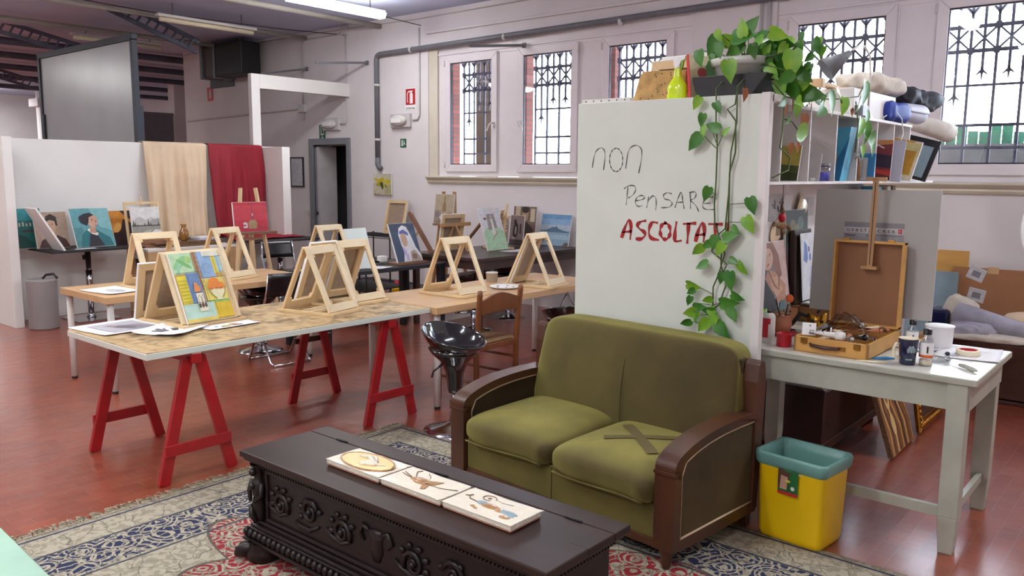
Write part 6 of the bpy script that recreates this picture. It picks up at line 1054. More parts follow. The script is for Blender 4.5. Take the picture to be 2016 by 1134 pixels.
canvas('turned_canvas', 'canvas seen from behind standing on the wire cart against the wall', 0.42, 0.48, (-8.78, 7.78, 0.79), 0.0, 0.22, back=True, cat='canvas')
r = thing('wire_cart', 'low black wire trolley behind the black table', 'cart', (-7.3, 6.0, 0), 0.1)
mb = MB()
for z in (0.12, 0.36, 0.60): mb.b6(-0.40, 0.40, -0.35, 0.35, z, z + 0.012)
mesh_obj('shelf', mb, 'black_matte', r)
for sx in (-1, 1):
    for sy in (-1, 1):
        mb = MB(); mb.cyl((sx * 0.39, sy * 0.34, 0.05), (sx * 0.39, sy * 0.34, 0.62), 0.011, n=8); mesh_obj('post', mb, 'black_matte', r)
        mb = MB(); mb.cyl((sx * 0.39 - .01, sy * 0.34, 0.03), (sx * 0.39 + .01, sy * 0.34, 0.03), 0.03, n=12); mesh_obj('castor', mb, 'black_plastic', r)
mb = MB(); mb.ball((0, 0, 0.045), 0.045, 18); single('green_ball', mb, 'green_plastic', 'yellow green ball lying on the floor near the wall', 'ball', loc=(-7.75, 7.25, 0))
mb = MB(); mb.lathe([(0.06, 0), (0.065, 0.02), (0.065, 0.14), (0.03, 0.2), (0.03, 0.26), (0, 0.26)], (0, 0, 0), 18); r = thing('detergent_bottle', 'red bottle with yellow label on the floor behind the black table', 'bottle', (-7.95, 7.1, 0)); mesh_obj('bottle_body', mb, 'tin_red', r)
mb = MB(); mb.lathe([(0.067, 0.12), (0.067, 0.19), (0.0, 0.2)], (0, 0, 0), 18); mesh_obj('yellow_label', mb, 'yellow_plastic', r)
mb = MB(); mb.b6(-0.16, 0.16, -0.01, 0.01, 0, 0.55); single('white_plank', mb, 'white_wood', 'small white panel leaning near the floor behind the black table', 'panel', loc=(-7.5, 7.6, 0.0), rot=(-0.1, 0, 0.6))
mb = MB()
for k in range(5): mb.b6(-0.14, 0.14, -0.1 + k * 0.035, -0.075 + k * 0.035, 0, 0.22)
single('binder_row', mb, 'paper_grey', 'row of grey white binders standing under the red draped table', 'binders', loc=(-8.66, 6.35, 0.0))

# --- chairs
def folding_chair():
    r = thing('folding_chair', '', 'chair', (0, 0, 0), 0, 'black folding chairs with chrome frames')    # faces -x
    mb = MB()
    for s in (-1, 1):
        mb.tube([(-0.22, s * 0.19, 0.012), (-0.18, s * 0.20, 0.03), (0.06, s * 0.20, 0.44), (0.15, s * 0.20, 0.60), (0.20, s * 0.19, 0.80)], 0.011, 8)
        mb.tube([(0.20, s * 0.17, 0.012), (0.16, s * 0.18, 0.03), (-0.14, s * 0.18, 0.45)], 0.011, 8)
    mb.tube([(-0.22, -0.19, 0.012), (-0.22, 0.19, 0.012)], 0.011, 8); mb.tube([(0.20, -0.17, 0.012), (0.20, 0.17, 0.012)], 0.011, 8); mesh_obj('tube_frame', mb, 'chrome', r)
    mb = MB(); mb.b6(-0.22, 0.12, -0.19, 0.19, 0.44, 0.46); mesh_obj('seat', mb, 'black_plastic', r, bevel=0.008)
    mb = MB(); mb.grid(lambda u, v: (0.155 + 0.05 * v + 0.025 * (1 - (2 * u - 1) ** 2), (u - .5) * 0.40, 0.60 + v * 0.20), 12, 4); mesh_obj('backrest', mb, 'black_plastic', r, solid=0.012); return r
F = folding_chair(); F.location = (-6.12, 4.10, 0); F.rotation_euler = (0, 0, -0.1); F['label'] = 'black folding chair between the board table and the back table'
dup(F, (-8.55, 5.80, 0), 2.9, 'black folding chair in front of the red draped table')
dup(F, (-5.32, 7.45, 0), 1.2, 'black folding chair against the wall at the edge of the board partition')
def bar_stool(h):
    r = thing('bar_stool', '', 'stool', (0, 0, 0), 0, 'black tub seated bar stools')    # opening faces +x
    mb = MB()
    def f(u, v):
        a = u * 2 * PI; c = math.cos(a); rim = 0.055 - 0.065 * c; rr = 0.20 * (1 - (1 - v) ** 1.3)
        lip = 0.012 * (v > .93)
        return (rr * c * (1.0 if c > 0 else 1.05), rr * math.sin(a) * 1.04, h - 0.07 + (rim + 0.07) * v ** 2.6 + (-0.012 if v > .97 else 0))
    mb.grid(f, 48, 18); mesh_obj('seat_shell', mb, 'black_gloss', r, solid=0.014, subd=1)
    mb = MB(); mb.lathe([(0.045, h - 0.33), (0.05, h - 0.30), (0.06, h - 0.2), (0.09, h - 0.13), (0.15, h - 0.075), (0.17, h - 0.04), (0.10, h - 0.075)], (0, 0, 0), 36); mesh_obj('seat_stem', mb, 'black_gloss', r)
    mb = MB(); mb.cyl((0, 0, 0.03), (0, 0, h - 0.30), 0.028, n=20); mb.cyl((0, 0, 0.03), (0, 0, 0.2), 0.036, n=20); mesh_obj('column', mb, 'chrome', r)
    mb = MB(); mb.lathe([(0.205, 0.0), (0.205, 0.006), (0.15, 0.022), (0.07, 0.04), (0.036, 0.06), (0.0, 0.06)], (0, 0, 0), 40); mesh_obj('base_disc', mb, 'chrome', r)
    mb = MB(); mb.tube([(0.03, 0, 0.19), (0.06, 0.06, 0.19), (0.16, 0.11, 0.185), (0.21, 0.0, 0.185), (0.16, -0.11, 0.185), (0.06, -0.06, 0.19), (0.03, 0, 0.19)], 0.010, 10); mesh_obj('footrest', mb, 'chrome', r)
    mb = MB(); mb.tube([(-0.07, -0.04, h - 0.15), (-0.12, -0.07, h - 0.2), (-0.13, -0.075, h - 0.24)], 0.007, 8); mesh_obj('lever', mb, 'black_plastic', r); return r
B = bar_stool(0.585); B.location = (-3.60, 3.70, 0); B.rotation_euler = (0, 0, 0.1); B['label'] = 'glossy black bar stool between the long table and the sofa'
def stool2(loc, rz, l): return dup(B, loc, rz, l)
stool2((-3.64, 4.98, 0), 2.4, 'black bar stool half hidden by the left edge of the board partition')
S3 = bar_stool(0.56); S3.location = (-6.10, 7.15, 0); S3.rotation_euler = (0, 0, 3.6); S3['label'] = 'black bar stool under the right part of the dark brown table'
dup(S3, (-5.85, 6.30, 0), 3.3, 'black bar stool under the left part of the dark brown table')
dup(S3, (-6.62, 4.22, 0), 0.6, 'black bar stool with chrome disc under the far end of the back table')
# wooden chair with rush seat, its back to the camera
r = thing('wooden_chair', 'brown wooden chair with woven rush seat pushed to the light wood table', 'chair', (-4.04, 4.39, 0), math.radians(0))
for s in (-1, 1):
    mb = MB(); mb.tube([(0.19, s * 0.215, 0), (0.19, s * 0.215, 0.45), (0.225, s * 0.22, 0.80), (0.23, s * 0.22, 0.835), (0.23, s * 0.22, 0.842)], [0.019, 0.021, 0.020, 0.019, 0.008], 12); mesh_obj('rear_post', mb, 'chair_wood', r)
    mb = MB(); mb.tube([(-0.20, s * 0.20, 0), (-0.20, s * 0.20, 0.47)], [0.018, 0.02], 12); mesh_obj('front_leg', mb, 'chair_wood', r)
    mb = MB()
    for z in (0.17, 0.30): mb.tube([(-0.20, s * 0.20, z), (0.19, s * 0.215, z)], 0.011, 8)
    mesh_obj('side_rung', mb, 'chair_wood', r)
mb = MB(); mb.tube([(0.19, -0.215, 0.2), (0.19, 0.215, 0.2)], 0.011, 8); mb.tube([(-0.2, -0.2, 0.24), (-0.2, 0.2, 0.24)], 0.011, 8); mb.b6(-0.215, 0.20, -0.225, -0.20, 0.40, 0.44); mb.b6(-0.215, 0.2, 0.20, 0.225, 0.40, 0.44); mb.b6(0.178, 0.202, -0.2, 0.2, 0.40, 0.44); mesh_obj('rail', mb, 'chair_wood', r, bevel=0.004)
mb = MB(); top = [(y, 0.765 + 0.045 * math.cos(y / 0.2 * PI / 2) ** 1.5) for y in [(-0.2 + 0.4 * i / 16) for i in range(17)]]; bot = [(y, 0.665 + 0.012 * math.cos(y / 0.2 * PI / 2)) for y in [(0.2 - 0.4 * i / 16) for i in range(17)]]
mb.prism(top + bot, 0.207, 0.229, 'x'); mesh_obj('top_slat', mb, 'chair_wood', r, bevel=0.004)
mb = MB(); mb.grid(lambda u, v: (-0.205 + u * 0.395, (v - .5) * (0.41 + .02 * u), 0.448 + 0.006 * math.cos((u - .5) * PI) * math.cos((v - .5) * PI) - 0.006 * math.exp(-((abs(u - .5) - abs(v - .5)) * 30) ** 2)), 30, 30); mesh_obj('rush_seat', mb, 'straw', r, solid=0.02)
# ================================================================ WHITE DESK AT THE RIGHT AND WHAT STANDS ON IT
TZ = 0.80
r = thing('white_table', 'old white painted wooden table crowded with painting things', 'table', (0, 0, 0))
mb = MB(); mb.b6(-1.90, -0.68, 3.845, 4.63, TZ - 0.030, TZ - 0.001); mesh_obj('table_top', mb, 'white_paint_old_shaded', r, bevel=0.004)
mb = MB(); mb.b6(-1.895, -0.685, 3.85, 4.625, TZ - 0.001, TZ); mesh_obj('painted_surface', mb, 'white_paint_top', r)
mb = MB(); mb.b6(-1.86, -0.725, 3.868, 3.888, TZ - 0.15, TZ - 0.03); mb.b6(-1.86, -0.725, 4.585, 4.605, TZ - 0.15, TZ - 0.03); mb.b6(-0.73, -0.71, 3.88, 4.59, TZ - 0.15, TZ - 0.03); mb.b6(-1.88, -1.86, 3.88, 4.59, TZ - 0.15, TZ - 0.03); mesh_obj('apron', mb, 'white_paint_old_shaded', r, bevel=0.002)
LX = (-1.83, -0.755); LY = (3.895, 4.545)
for x in LX:
    for y in LY:
        mb = MB(); mb.b6(x - 0.040, x + 0.040, y - 0.040, y + 0.040, 0.17, TZ - 0.03); mb.box((x, y, 0.085), (0.08, 0.08, 0.17), taper=0.72); mesh_obj('leg', mb, 'white_paint_old_shaded', r, bevel=0.003)
mb = MB(); mb.b6(LX[0], LX[1], LY[0] - 0.012, LY[0] + 0.012, 0.155, 0.205); mesh_obj('stretcher', mb, 'white_paint_old_shaded', r, bevel=0.003)
mb = MB(); mb.b6(LX[1] - 0.012, LX[1] + 0.012, LY[0], LY[1], 0.15, 0.195); mesh_obj('stretcher', mb, 'white_paint_old_shaded', r, bevel=0.003)
mb = MB(); mb.b6(-1.925, -1.40, 4.645, 5.30, TZ - 0.03, TZ); r = thing('raised_stand', 'grey white low stand on the dark chest behind the crowded white table', 'stand', (0, 0, 0)); mesh_obj('table_top', mb, 'white_paint_old_shaded', r, bevel=0.003)
for x in (-1.88, -1.64):
    for y in (4.74, 5.26): mb = MB(); mb.b6(x - 0.02, x + 0.02, y - 0.02, y + 0.02, 0.421, TZ - 0.03); mesh_obj('leg', mb, 'white_paint_old_shaded', r)

# pochade box
r = thing('painting_box', 'open wooden painting box with raised lid on the white table', 'painting box', (-1.325, 4.185, TZ))
x0, x1, y0, y1, h = -0.175, 0.175, -0.265, 0.255, 0.075
mb = MB(); mb.b6(x0, x1, y0, y0 + 0.012, 0, h); mb.b6(x0, x1, y1 - 0.012, y1, 0, h); mb.b6(x0, x0 + 0.012, y0, y1, 0, h); mb.b6(x1 - 0.012, x1, y0, y1, 0, h); mb.b6(x0, x1, y0, y1, 0, 0.006); mesh_obj('box_body', mb, 'box_wood', r, bevel=0.0015)
mb = MB(); mb.b6(-0.175, 0.175, 0.0, 0.006, 0, 0.44); lid = mesh_obj('lid', mb, 'box_wood_inner', r, loc=(0, y1 - 0.005, h + 0.004), rot=(-0.03, 0, 0))
mb = MB(); mb.b6(-0.175, -0.163, -0.045, 0.0, 0, 0.44); mb.b6(0.163, 0.175, -0.045, 0.0, 0, 0.44); mb.b6(-0.175, 0.175, -0.045, 0.0, 0.428, 0.44); mb.b6(-0.175, 0.175, -0.045, 0, 0, 0.012); mesh_obj('lid_rim', mb, 'box_wood', lid, bevel=0.0015)
mb = MB(); mb.b6(-0.0, 0.028, -0.055, -0.045, 0.30, 0.76); mb.b6(-0.035, 0.065, -0.055, -0.04, 0.745, 0.765); mb.b6(-0.028, 0.050, -0.06, -0.01, 0.295, 0.312); mesh_obj('canvas_mast', mb, 'easel_wood', lid, bevel=0.002)
mb = MB(); mb.b6(0.012, 0.016, -0.0565, -0.055, 0.32, 0.74); mesh_obj('mast_slot', mb, 'dark_brown_top', lid)
mb = MB(); mb.box((-0.11, -0.045, 0.445), (0.03, 0.012, 0.012)); mb.box((0.11, -0.045, 0.445), (0.03, 0.012, 0.012)); mesh_obj('lid_catch', mb, 'brass', lid)
mb = MB()
for x in (-0.125, 0.125): mb.box((x, y0 - 0.002, h - 0.018), (0.032, 0.004, 0.028)); mb.tube([(x - .012, y0 - 0.006, h - 0.02), (x, y0 - 0.012, h - 0.034), (x + .012, y0 - 0.006, h - 0.02)], 0.0025, 6)
mb.box((0.055, y0 - 0.002, h / 2), (0.035, 0.004, 0.022)); mesh_obj('front_latch', mb, 'brass', r)
mb = MB(); mb.tube([(-0.095, y0 - 0.002, 0.045), (-0.085, y0 - 0.014, 0.04), (-0.02, y0 - 0.018, 0.036), (0.035, y0 - 0.014, 0.038), (0.045, y0 - 0.002, 0.04)], [0.007, 0.009, 0.010, 0.009, 0.007], 10); mesh_obj('leather_handle', mb, 'walnut', r)
mb = MB(); mb.b6(x1 - 0.001, x1 + 0.001, y0 + 0.0, y0 + 0.012, 0.004, h - 0.004); mesh_obj('finger_joint', mb, 'easel_dark', r)
# contents
random.seed(21)
cm = ['black_matte', 'white_metal', 'pipe_grey', 'dark_glaze', 'beige_cloth', 'dark_cloth', 'chrome', 'terracotta_pot']
desc = [('black', 'paint tube'), ('white', 'paint tube'), ('grey', 'paint tube'), ('brown', 'paint tube'), ('beige', 'paint tube'), ('dark blue', 'paint tube'), ('silver', 'paint tube'), ('reddish', 'paint tube')]
for k in range(26):
    x = -0.12 + 0.24 * random.random(); y = -0.20 + 0.36 * random.random(); z = 0.018 + 0.075 * random.random(); a = random.uniform(0, PI); l = random.uniform(0.05, 0.085)
    o = thing('paint_tube', '%s paint tube among the heap inside the open painting box' % desc[k % 8][0], 'paint tube', (-1.325 + x, 4.185 + y, TZ + z + 0.012), a, 'paint tubes heaped in the painting box', rx=random.uniform(-.25, .25))
    mb = MB(); mb.grid(lambda u, v: (0.014 * math.cos(u * 2 * PI) * (0.9 + .3 * v), (v - .5) * l, 0.014 * math.sin(u * 2 * PI) * (1 - v) + 0.001 * math.sin(u * 2 * PI)), 14, 6); mb.cyl((0, -l / 2 - 0.012, 0), (0, -l / 2, 0), 0.008, 0.009, 10); mesh_obj('tube_body', mb, cm[k % 8], o)
mb = MB()
for k in range(6): mb.tube([(-.1 + .03 * k, -.16 + .03 * k, .075 + .004 * k), (-.06 + .03 * k, .02, .085), (.0 + .02 * k, .14, .09)], 0.004, 7)
single('brush_bundle', mb, 'chair_wood', 'loose brushes lying across the open painting box', 'brushes', loc=(-1.33, 4.19, TZ))
mb = MB(); rnd = random.Random(3)
mb.grid(lambda u, v: (-0.14 + 0.22 * u + 0.01 * math.sin(v * 17), 0.02 + 0.15 * v, 0.075 + 0.085 * math.sin(u * PI) * (0.6 + .4 * math.sin(v * 5)) + 0.008 * math.sin(u * 31 + v * 17)), 22, 16); single('plastic_bag', mb, 'haze_bag', 'crumpled grey transparent plastic bag on the paint tubes', 'bag', loc=(-1.33, 4.18, TZ))
mb = MB(); mb.cyl((-0.06, 0, 0), (0.05, 0, 0), 0.007, 0.016, 14); mb.cyl((0.05, 0, 0), (0.085, 0, 0), 0.021, n=18); mb.cyl((0.02, 0.0, 0.01), (0.022, 0, 0.035), 0.004, n=8); single('white_nozzle', mb, 'white_flat', 'white plastic syringe like nozzle on the front rim of the painting box', 'nozzle', loc=(-1.36, 3.965, TZ + 0.093), rot=(0, 0, -0.1))
r = thing('price_tag', 'white square card with hook standing in the left corner of the painting box', 'tag', (-1.455, 3.99, TZ + 0.072), 0.3, rx=-0.35)
mb = MB(); mb.b6(-0.032, 0.032, -0.001, 0.001, 0, 0.062); mesh_obj('card', mb, 'white_flat', r); mb = MB(); mb.tube([(0.005, -.002, .005), (.005, -.003, .025), (.025, -.003, .025)], 0.0015, 6); mb.ball((0.004, -.002, .048), .004, 8); mesh_obj('hook_print', mb, 'pipe_grey', r)
mb = MB(); mb.b6(-0.31, 0.31, -0.006, 0.006, 0, 0.655); r = thing('grey_cardboard', 'big grey board with a printed label clamped upright behind the painting box lid', 'board', (-1.335, 4.50, 0.925), 0.0, rx=-0.02); mesh_obj('board', mb, 'grey_sheet', r, bevel=0.001)
picture('label', 0.30, 0.095, [('#8f8f95', rect(0, .72, 1, 1)), ('#c9c8cb', rect(0, .40, 1, .72)), ('#a2a2a8', rect(0, 0, 1, .40)), ('#c2242c', rect(.905, .45, .965, .68)), ('#55565c', rect(.56, .30, .97, .325)), ('#77787c', rect(.38, .22, .42, .32))], r, y=-0.0075, z0=0.39, loc=(0.0, 0, 0))
text_mesh('label_text', 'G E R S T A E C K E R', 0.0215, 'black_matte', r, (-0.138, -0.0095, 0.435), (PI / 2, 0, 0), sx=1.22)
text_mesh('label_text', 'Malpappe', 0.0135, 'black_matte', r, (-0.14, -0.0095, 0.412), (PI / 2, 0, 0)); text_mesh('label_text', 'F', 0.016, 'white_flat', r, (0.126, -0.0095, 0.437), (PI / 2, 0, 0))

def lathe_thing(name, label, cat, loc, parts, n=28, group=None, sx=1, sy=1):
    r = thing(name, label, cat, loc, 0, group)
    for nm, m, prof in parts: mb = MB(); mb.lathe(prof, (0, 0, 0), n, sx=sx, sy=sy, cap=nm not in ('tape_roll', 'red_core', 'paper_label')); mesh_obj(nm, mb, m, r)
    return r
r = lathe_thing('mug', 'dark blue patterned mug with cream handle on the white table', 'mug', (-0.995, 3.98, TZ), [('cup', 'mug_blue', [(0.031, 0), (0.034, 0.004), (0.037, 0.06), (0.043, 0.118), (0.0425, 0.12)]), ('cream_inside', 'cream', [(0.0425, 0.120), (0.0435, 0.122), (0.039, 0.121), (0.034, 0.05), (0.0, 0.03)])])
mb = MB(); mb.tube([(-0.030, -0.024, 0.095), (-0.040, -0.040, 0.098), (-0.048, -0.048, 0.075), (-0.045, -0.046, 0.045), (-0.036, -0.036, 0.03), (-0.026, -0.024, 0.032)], 0.0065, 10); mesh_obj('handle', mb, 'cream', r)
mb = MB()
for k in range(5): a = -1.25 + k * 0.15; mb.ball((0.040 * math.cos(a), 0.040 * math.sin(a), 0.07 + .01 * (k % 2)), 0.007, 8, sc=(1, 1, 1.8)); mb.ball((0.037 * math.cos(a - .2), 0.037 * math.sin(a - .2), 0.028), 0.004, 6)
mesh_obj('printed_pattern', mb, 'blue_glaze', r)
def pbottle(label, loc, s=1.0, red=True):
    r = lathe_thing('plastic_bottle', label, 'bottle', loc, [('bottle_body', 'clear', [(0.026, 0), (0.029, 0.004), (0.029, 0.105), (0.024, 0.125), (0.014, 0.137), (0.014, 0.15)]), ('paper_label', 'white_flat', [(0.0296, 0.052), (0.0296, 0.108)]), ('cap', 'black_plastic', [(0.018, 0.143), (0.0185, 0.145), (0.0185, 0.168), (0.0, 0.169)]), ('liquid', 'cream', [(0.0, 0.004), (0.026, 0.004), (0.026, 0.028), (0.0, 0.028)])])
    if red: mb = MB(); mb.lathe([(0.0298, 0.040), (0.0298, 0.052)], (0, 0, 0), 28); mesh_obj('orange_band', mb, 'orange', r)
    mb = MB()
    for k in range(6): a = -1.25 + .03 * k; mb.b6(0.0300 * math.cos(a) - .001, 0.0300 * math.cos(a) + .001, 0.0300 * math.sin(a) - .001, 0.0300 * math.sin(a), 0.062, 0.092)
    mesh_obj('barcode', mb, 'black_matte', r); r.scale = (s, s, s); return r
pbottle('clear bottle with black cap and white label beside the blue mug', (-0.925, 4.01, TZ)); pbottle('clear bottle with black cap standing behind the blue mug', (-1.06, 4.30, TZ), 0.92, False)
lathe_thing('white_bucket', 'round white paper wrapped tub on the white table', 'tub', (-0.985, 4.50, TZ), [('tub_body', 'white_flat', [(0.056, 0), (0.062, 0.01), (0.066, 0.105), (0.070, 0.108), (0.068, 0.112), (0.0, 0.113)])])
lathe_thing('masking_tape', 'roll of masking tape lying on papers on the white table', 'tape', (-0.825, 4.37, TZ + 0.006), [('tape_roll', 'cream', [(0.041, 0), (0.052, 0), (0.052, 0.025), (0.041, 0.025), (0.041, 0)]), ('red_core', 'tin_red', [(0.0405, 0.002), (0.0405, 0.023)])])
r = lathe_thing('spray_can', 'white and red spray can at the left end of the white table', 'can', (-1.675, 4.02, TZ), [('can_body', 'white_metal', [(0.032, 0), (0.034, 0.003), (0.034, 0.135), (0.026, 0.15), (0.013, 0.155)]), ('nozzle', 'black_plastic', [(0.012, 0.152), (0.010, 0.168), (0, 0.169)])])
mb = MB(); mb.T = Matrix.Identity(4)
for (a0, a1, z0, z1) in ((-2.2, -0.9, 0.10, 0.13), (-2.2, -1.2, 0.03, 0.10)):
    n = 10; vs = []
    for i in range(n + 1): a = a0 + (a1 - a0) * i / n; vs += [(0.0345 * math.cos(a), 0.0345 * math.sin(a), z0), (0.0345 * math.cos(a), 0.0345 * math.sin(a), z1)]
    mb.add(vs, [[2 * i, 2 * i + 2, 2 * i + 3, 2 * i + 1] for i in range(n)])
mesh_obj('red_print', mb, 'tin_red', r)
lathe_thing('red_tin', 'small open red tin in front of the terracotta jar', 'tin', (-1.575, 3.985, TZ), [('tin', 'tin_red', [(0.036, 0), (0.037, 0.003), (0.037, 0.062), (0.0385, 0.064), (0.037, 0.066), (0.034, 0.066), (0.034, 0.006), (0, 0.005)])])
lathe_thing('saucer', 'red and white saucer with the terracotta jar on it', 'saucer', (-1.70, 4.27, TZ), [('saucer', 'tin_red', [(0.05, 0), (0.06, 0.003), (0.078, 0.016), (0.074, 0.017), (0.05, 0.008), (0, 0.007)])])
r = lathe_thing('terracotta_jar', 'terracotta jar holding paint brushes', 'jar', (-1.70, 4.27, TZ + 0.010), [('jar', 'terracotta_pot', [(0.03, 0), (0.036, 0.004), (0.048, 0.045), (0.044, 0.08), (0.036, 0.09), (0.042, 0.10), (0.038, 0.10), (0.032, 0.088), (0.0, 0.03)])])
def brush(label, m, tipm, p, q, fan=False):
    r = thing('paint_brush', label, 'brush', p, 0, 'brushes in the terracotta jar'); d = Vector(q) - Vector(p)
    mb = MB(); mb.cyl((0, 0, 0), d * 0.75, 0.003, 0.0045, 8); mesh_obj('brush_handle', mb, m, r)
    mb = MB(); mb.cyl(d * 0.75, d * 0.88, 0.005, 0.0055, 8); mesh_obj('ferrule', mb, 'chrome', r)
    mb = MB()
    if fan: c = d * 0.97; mb.ball(c, 0.022, 14, sc=(1, .25, 1.1))
    else: mb.cyl(d * 0.88, d, 0.006, 0.002, 8)
    mesh_obj('bristles', mb, tipm, r)
P0 = (-1.70, 4.27, TZ + 0.045)
brush('long black brush leaning left in the terracotta jar', 'black_plastic', 'white_metal', P0, (-1.745, 4.24, TZ + 0.235)); brush('brush with orange fan shaped bristles in the terracotta jar', 'black_plastic', 'orange', P0, (-1.68, 4.30, TZ + 0.20), True)
brush('short brush with white ferrule in the terracotta jar', 'white_metal', 'dark_glaze', P0, (-1.69, 4.25, TZ + 0.14)); brush('short dark brush tilted right in the terracotta jar', 'chair_wood', 'black_matte', P0, (-1.665, 4.285, TZ + 0.135))
lathe_thing('green_glass', 'green patterned glass behind the spray can', 'glass', (-1.80, 4.20, TZ), [('glass', 'green_plastic', [(0.03, 0), (0.035, 0.14), (0.033, 0.14), (0, 0.01)])])
r = thing('carnival_mask', 'golden half mask with black ribbon on the white table', 'mask', (-1.60, 4.50, TZ), 0.35)
mb = MB(); mb.grid(lambda u, v: ((u - .5) * 0.10, -0.03 * math.sin(u * PI) - 0.010 * math.sin(v * PI) - (0.014 if abs(u - .5) < .08 and v < .6 else 0), 0.012 + v * (0.075 + 0.02 * abs(2 * u - 1)) + 0.012 * abs(2 * u - 1) * (1 - v)), 18, 12); mesh_obj('mask_face', mb, 'gold', r, solid=0.003)
mb = MB(); mb.ball((-0.022, -0.034, 0.06), 0.011, 10, sc=(1.3, .6, .8)); mb.ball((0.022, -0.034, 0.06), 0.011, 10, sc=(1.3, .6, .8)); mesh_obj('eye_hole', mb, 'black_matte', r)
mb = MB(); mb.tube([(-0.05, 0, 0.08), (-0.09, 0.01, 0.09), (-0.13, -0.01, 0.03), (-0.16, -0.03, 0.008), (-0.11, -0.04, 0.006)], [0.010, 0.014, 0.010, 0.006, 0.004], 8); mb.tube([(0.0, 0.0, 0.10), (0.01, 0.0, 0.12)], 0.006, 6); mesh_obj('black_ribbon', mb, 'black_matte', r)
mb = MB(); mb.b6(-0.19, 0.14, -0.17, 0.20, 0, 0.085); single('wooden_crate', mb, 'box_wood_inner', 'flat wooden crate carrying loose papers on the raised stand', 'crate', loc=(-1.735, 4.93, TZ + 0.001), bevel=0.003)
mb = MB()
for k in range(4): mb.grid(lambda u, v, k=k: (-0.14 + 0.29 * u + .01 * k, -0.17 + 0.33 * v - .012 * k, 0.004 * k + 0.012 * (1 - u) ** 3 + 0.004 * math.sin(v * 5 + k)), 8, 8)
single('paper_stack', mb, 'white_flat', 'loose white papers on the wooden crate', 'paper', loc=(-1.66, 4.95, TZ + 0.089), solid=0.001)
lathe_thing('white_mug', 'white cup behind the loose papers', 'cup', (-1.74, 5.20, TZ + 0.001), [('cup', 'white_flat', [(0.04, 0), (0.045, 0.085), (0.048, 0.15), (0.045, 0.15), (0.0, 0.02)])])
mb = MB(); mb.b6(-0.03, 0.09, -0.15, 0.15, 0, 0.06); mb.b6(-0.02, 0.08, -0.12, 0.1, 0.06, 0.085); single('dark_case', mb, 'black_matte', 'dark case behind the golden mask on the raised stand', 'case', loc=(-1.50, 5.10, TZ + 0.001), bevel=0.01)
mb = MB(); mb.tube([(0, 0, 0), (0.05, 0.01, 0.0), (0.13, 0.04, 0.0)], [0.002, 0.005, 0.005], 8); single('paint_brush', mb, 'cream', 'cream handled brush lying in front of the blue mug', 'brush', loc=(-1.19, 3.88, TZ + 0.006))
mb = MB(); mb.tube([(0, 0, 0), (0.05, 0.04, 0.002), (0.08, 0.06, 0.0)], [0.005, 0.008, 0.004], 8); single('pen', mb, 'sky_blue_dark', 'blue pen lying beside the painting box', 'pen', loc=(-1.14, 3.96, TZ + 0.008))
r = thing('palette_knife', 'knife with worn white handle lying near the table corner', 'knife', (-0.80, 4.08, TZ + 0.010), -0.75)
mb = MB(); mb.tube([(0.0, 0, 0), (0.03, 0, 0.002), (0.09, 0, 0), (0.115, 0, 0)], [0.007, 0.010, 0.010, 0.005], 10); mesh_obj('handle', mb, 'white_paint_old_shaded', r); mb = MB(); mb.prism([(-0.10, 0.0), (-0.09, 0.006), (0.0, 0.007), (0.0, -0.007), (-0.09, -0.006)], -0.001, 0.001); mesh_obj('blade', mb, 'chrome', r)
lathe_thing('bottle_stopper', 'tiny clear vial with round dark blue stopper near the knife', 'vial', (-0.875, 4.19, TZ), [('vial', 'clear', [(0.012, 0), (0.012, 0.022), (0.006, 0.024)]), ('stopper', 'mug_blue', [(0.0, 0.022), (0.008, 0.024), (0.011, 0.032), (0.008, 0.04), (0, 0.042)])])
sheet('loose_paper', 'stack of white printed papers under the masking tape', -0.83, 4.42, TZ, 0.27, 0.33, 0.12, [('#cfcfd8', rect(.6, .7, .9, .72)), ('#cfcfd8', rect(.6, .64, .85, .66)), ('#b9b9c4', rect(.1, .1, .35, .3))], curl=0.003)
sheet('loose_paper', 'crumpled clear film near the bottle and the vial', -0.90, 4.12, TZ, 0.11, 0.09, 0.4, None, 'film', 'clear', curl=0.02)
sheet('loose_paper', 'grey paper with dark stains left of the round white tub', -1.04, 4.42, TZ, 0.18, 0.22, -0.3, smudge(4, ['#9a948c', '#6f6a64'], 9), m='paper_grey')

# ---------------------------------------------------------------- shelf unit on the side panel
r = thing('pigeonhole_shelf', 'white pigeonhole shelf fixed to the side of the board partition', 'shelf', (0, 0, 0))
SX0, SX1 = -1.934, -1.63
mb = MB(); mb.b6(SX0, SX1, 3.81, 6.20, 1.985, 2.002); mesh_obj('shelf_top', mb, 'white_wood', r, bevel=0.001)
mb = MB(); mb.b6(SX0, SX1, 3.81, 6.86, 1.605, 1.62); mesh_obj('shelf_board', mb, 'white_wood', r, bevel=0.001)
for y in (3.965, 4.335, 4.73, 5.10, 5.45, 5.80, 6.17):
    mb = MB(); mb.b6(SX0, SX1 - 0.003, y - 0.006, y + 0.006, 1.62, 1.985); mesh_obj('divider', mb, 'white_wood', r)
Z = 1.621
canvas('green_painting', 'small yellow and dark green landscape standing in the pigeonhole next to the partition edge', 0.30, 0.19, (-1.80, 4.235, Z), 0.0, 0.25, [('#b9ab4e', rect(0, 0, 1, 1)), ('#4d5a24', [(0, 0), (1, 0), (1, .42), (.7, .46), (.5, .5), (.3, .44), (0, .5)]), ('#364018', [(0, 0), (1, 0), (1, .2), (.5, .3), (0, .2)])], t=0.008)
mb = MB(); mb.b6(-0.13, 0.13, -0.003, 0.003, 0, 0.155); single('plastic_sleeve', mb, 'conduit', 'pale plastic sleeve standing in the second pigeonhole', 'sleeve', loc=(-1.765, 4.50, Z), rot=(-0.05, 0.05, 0))
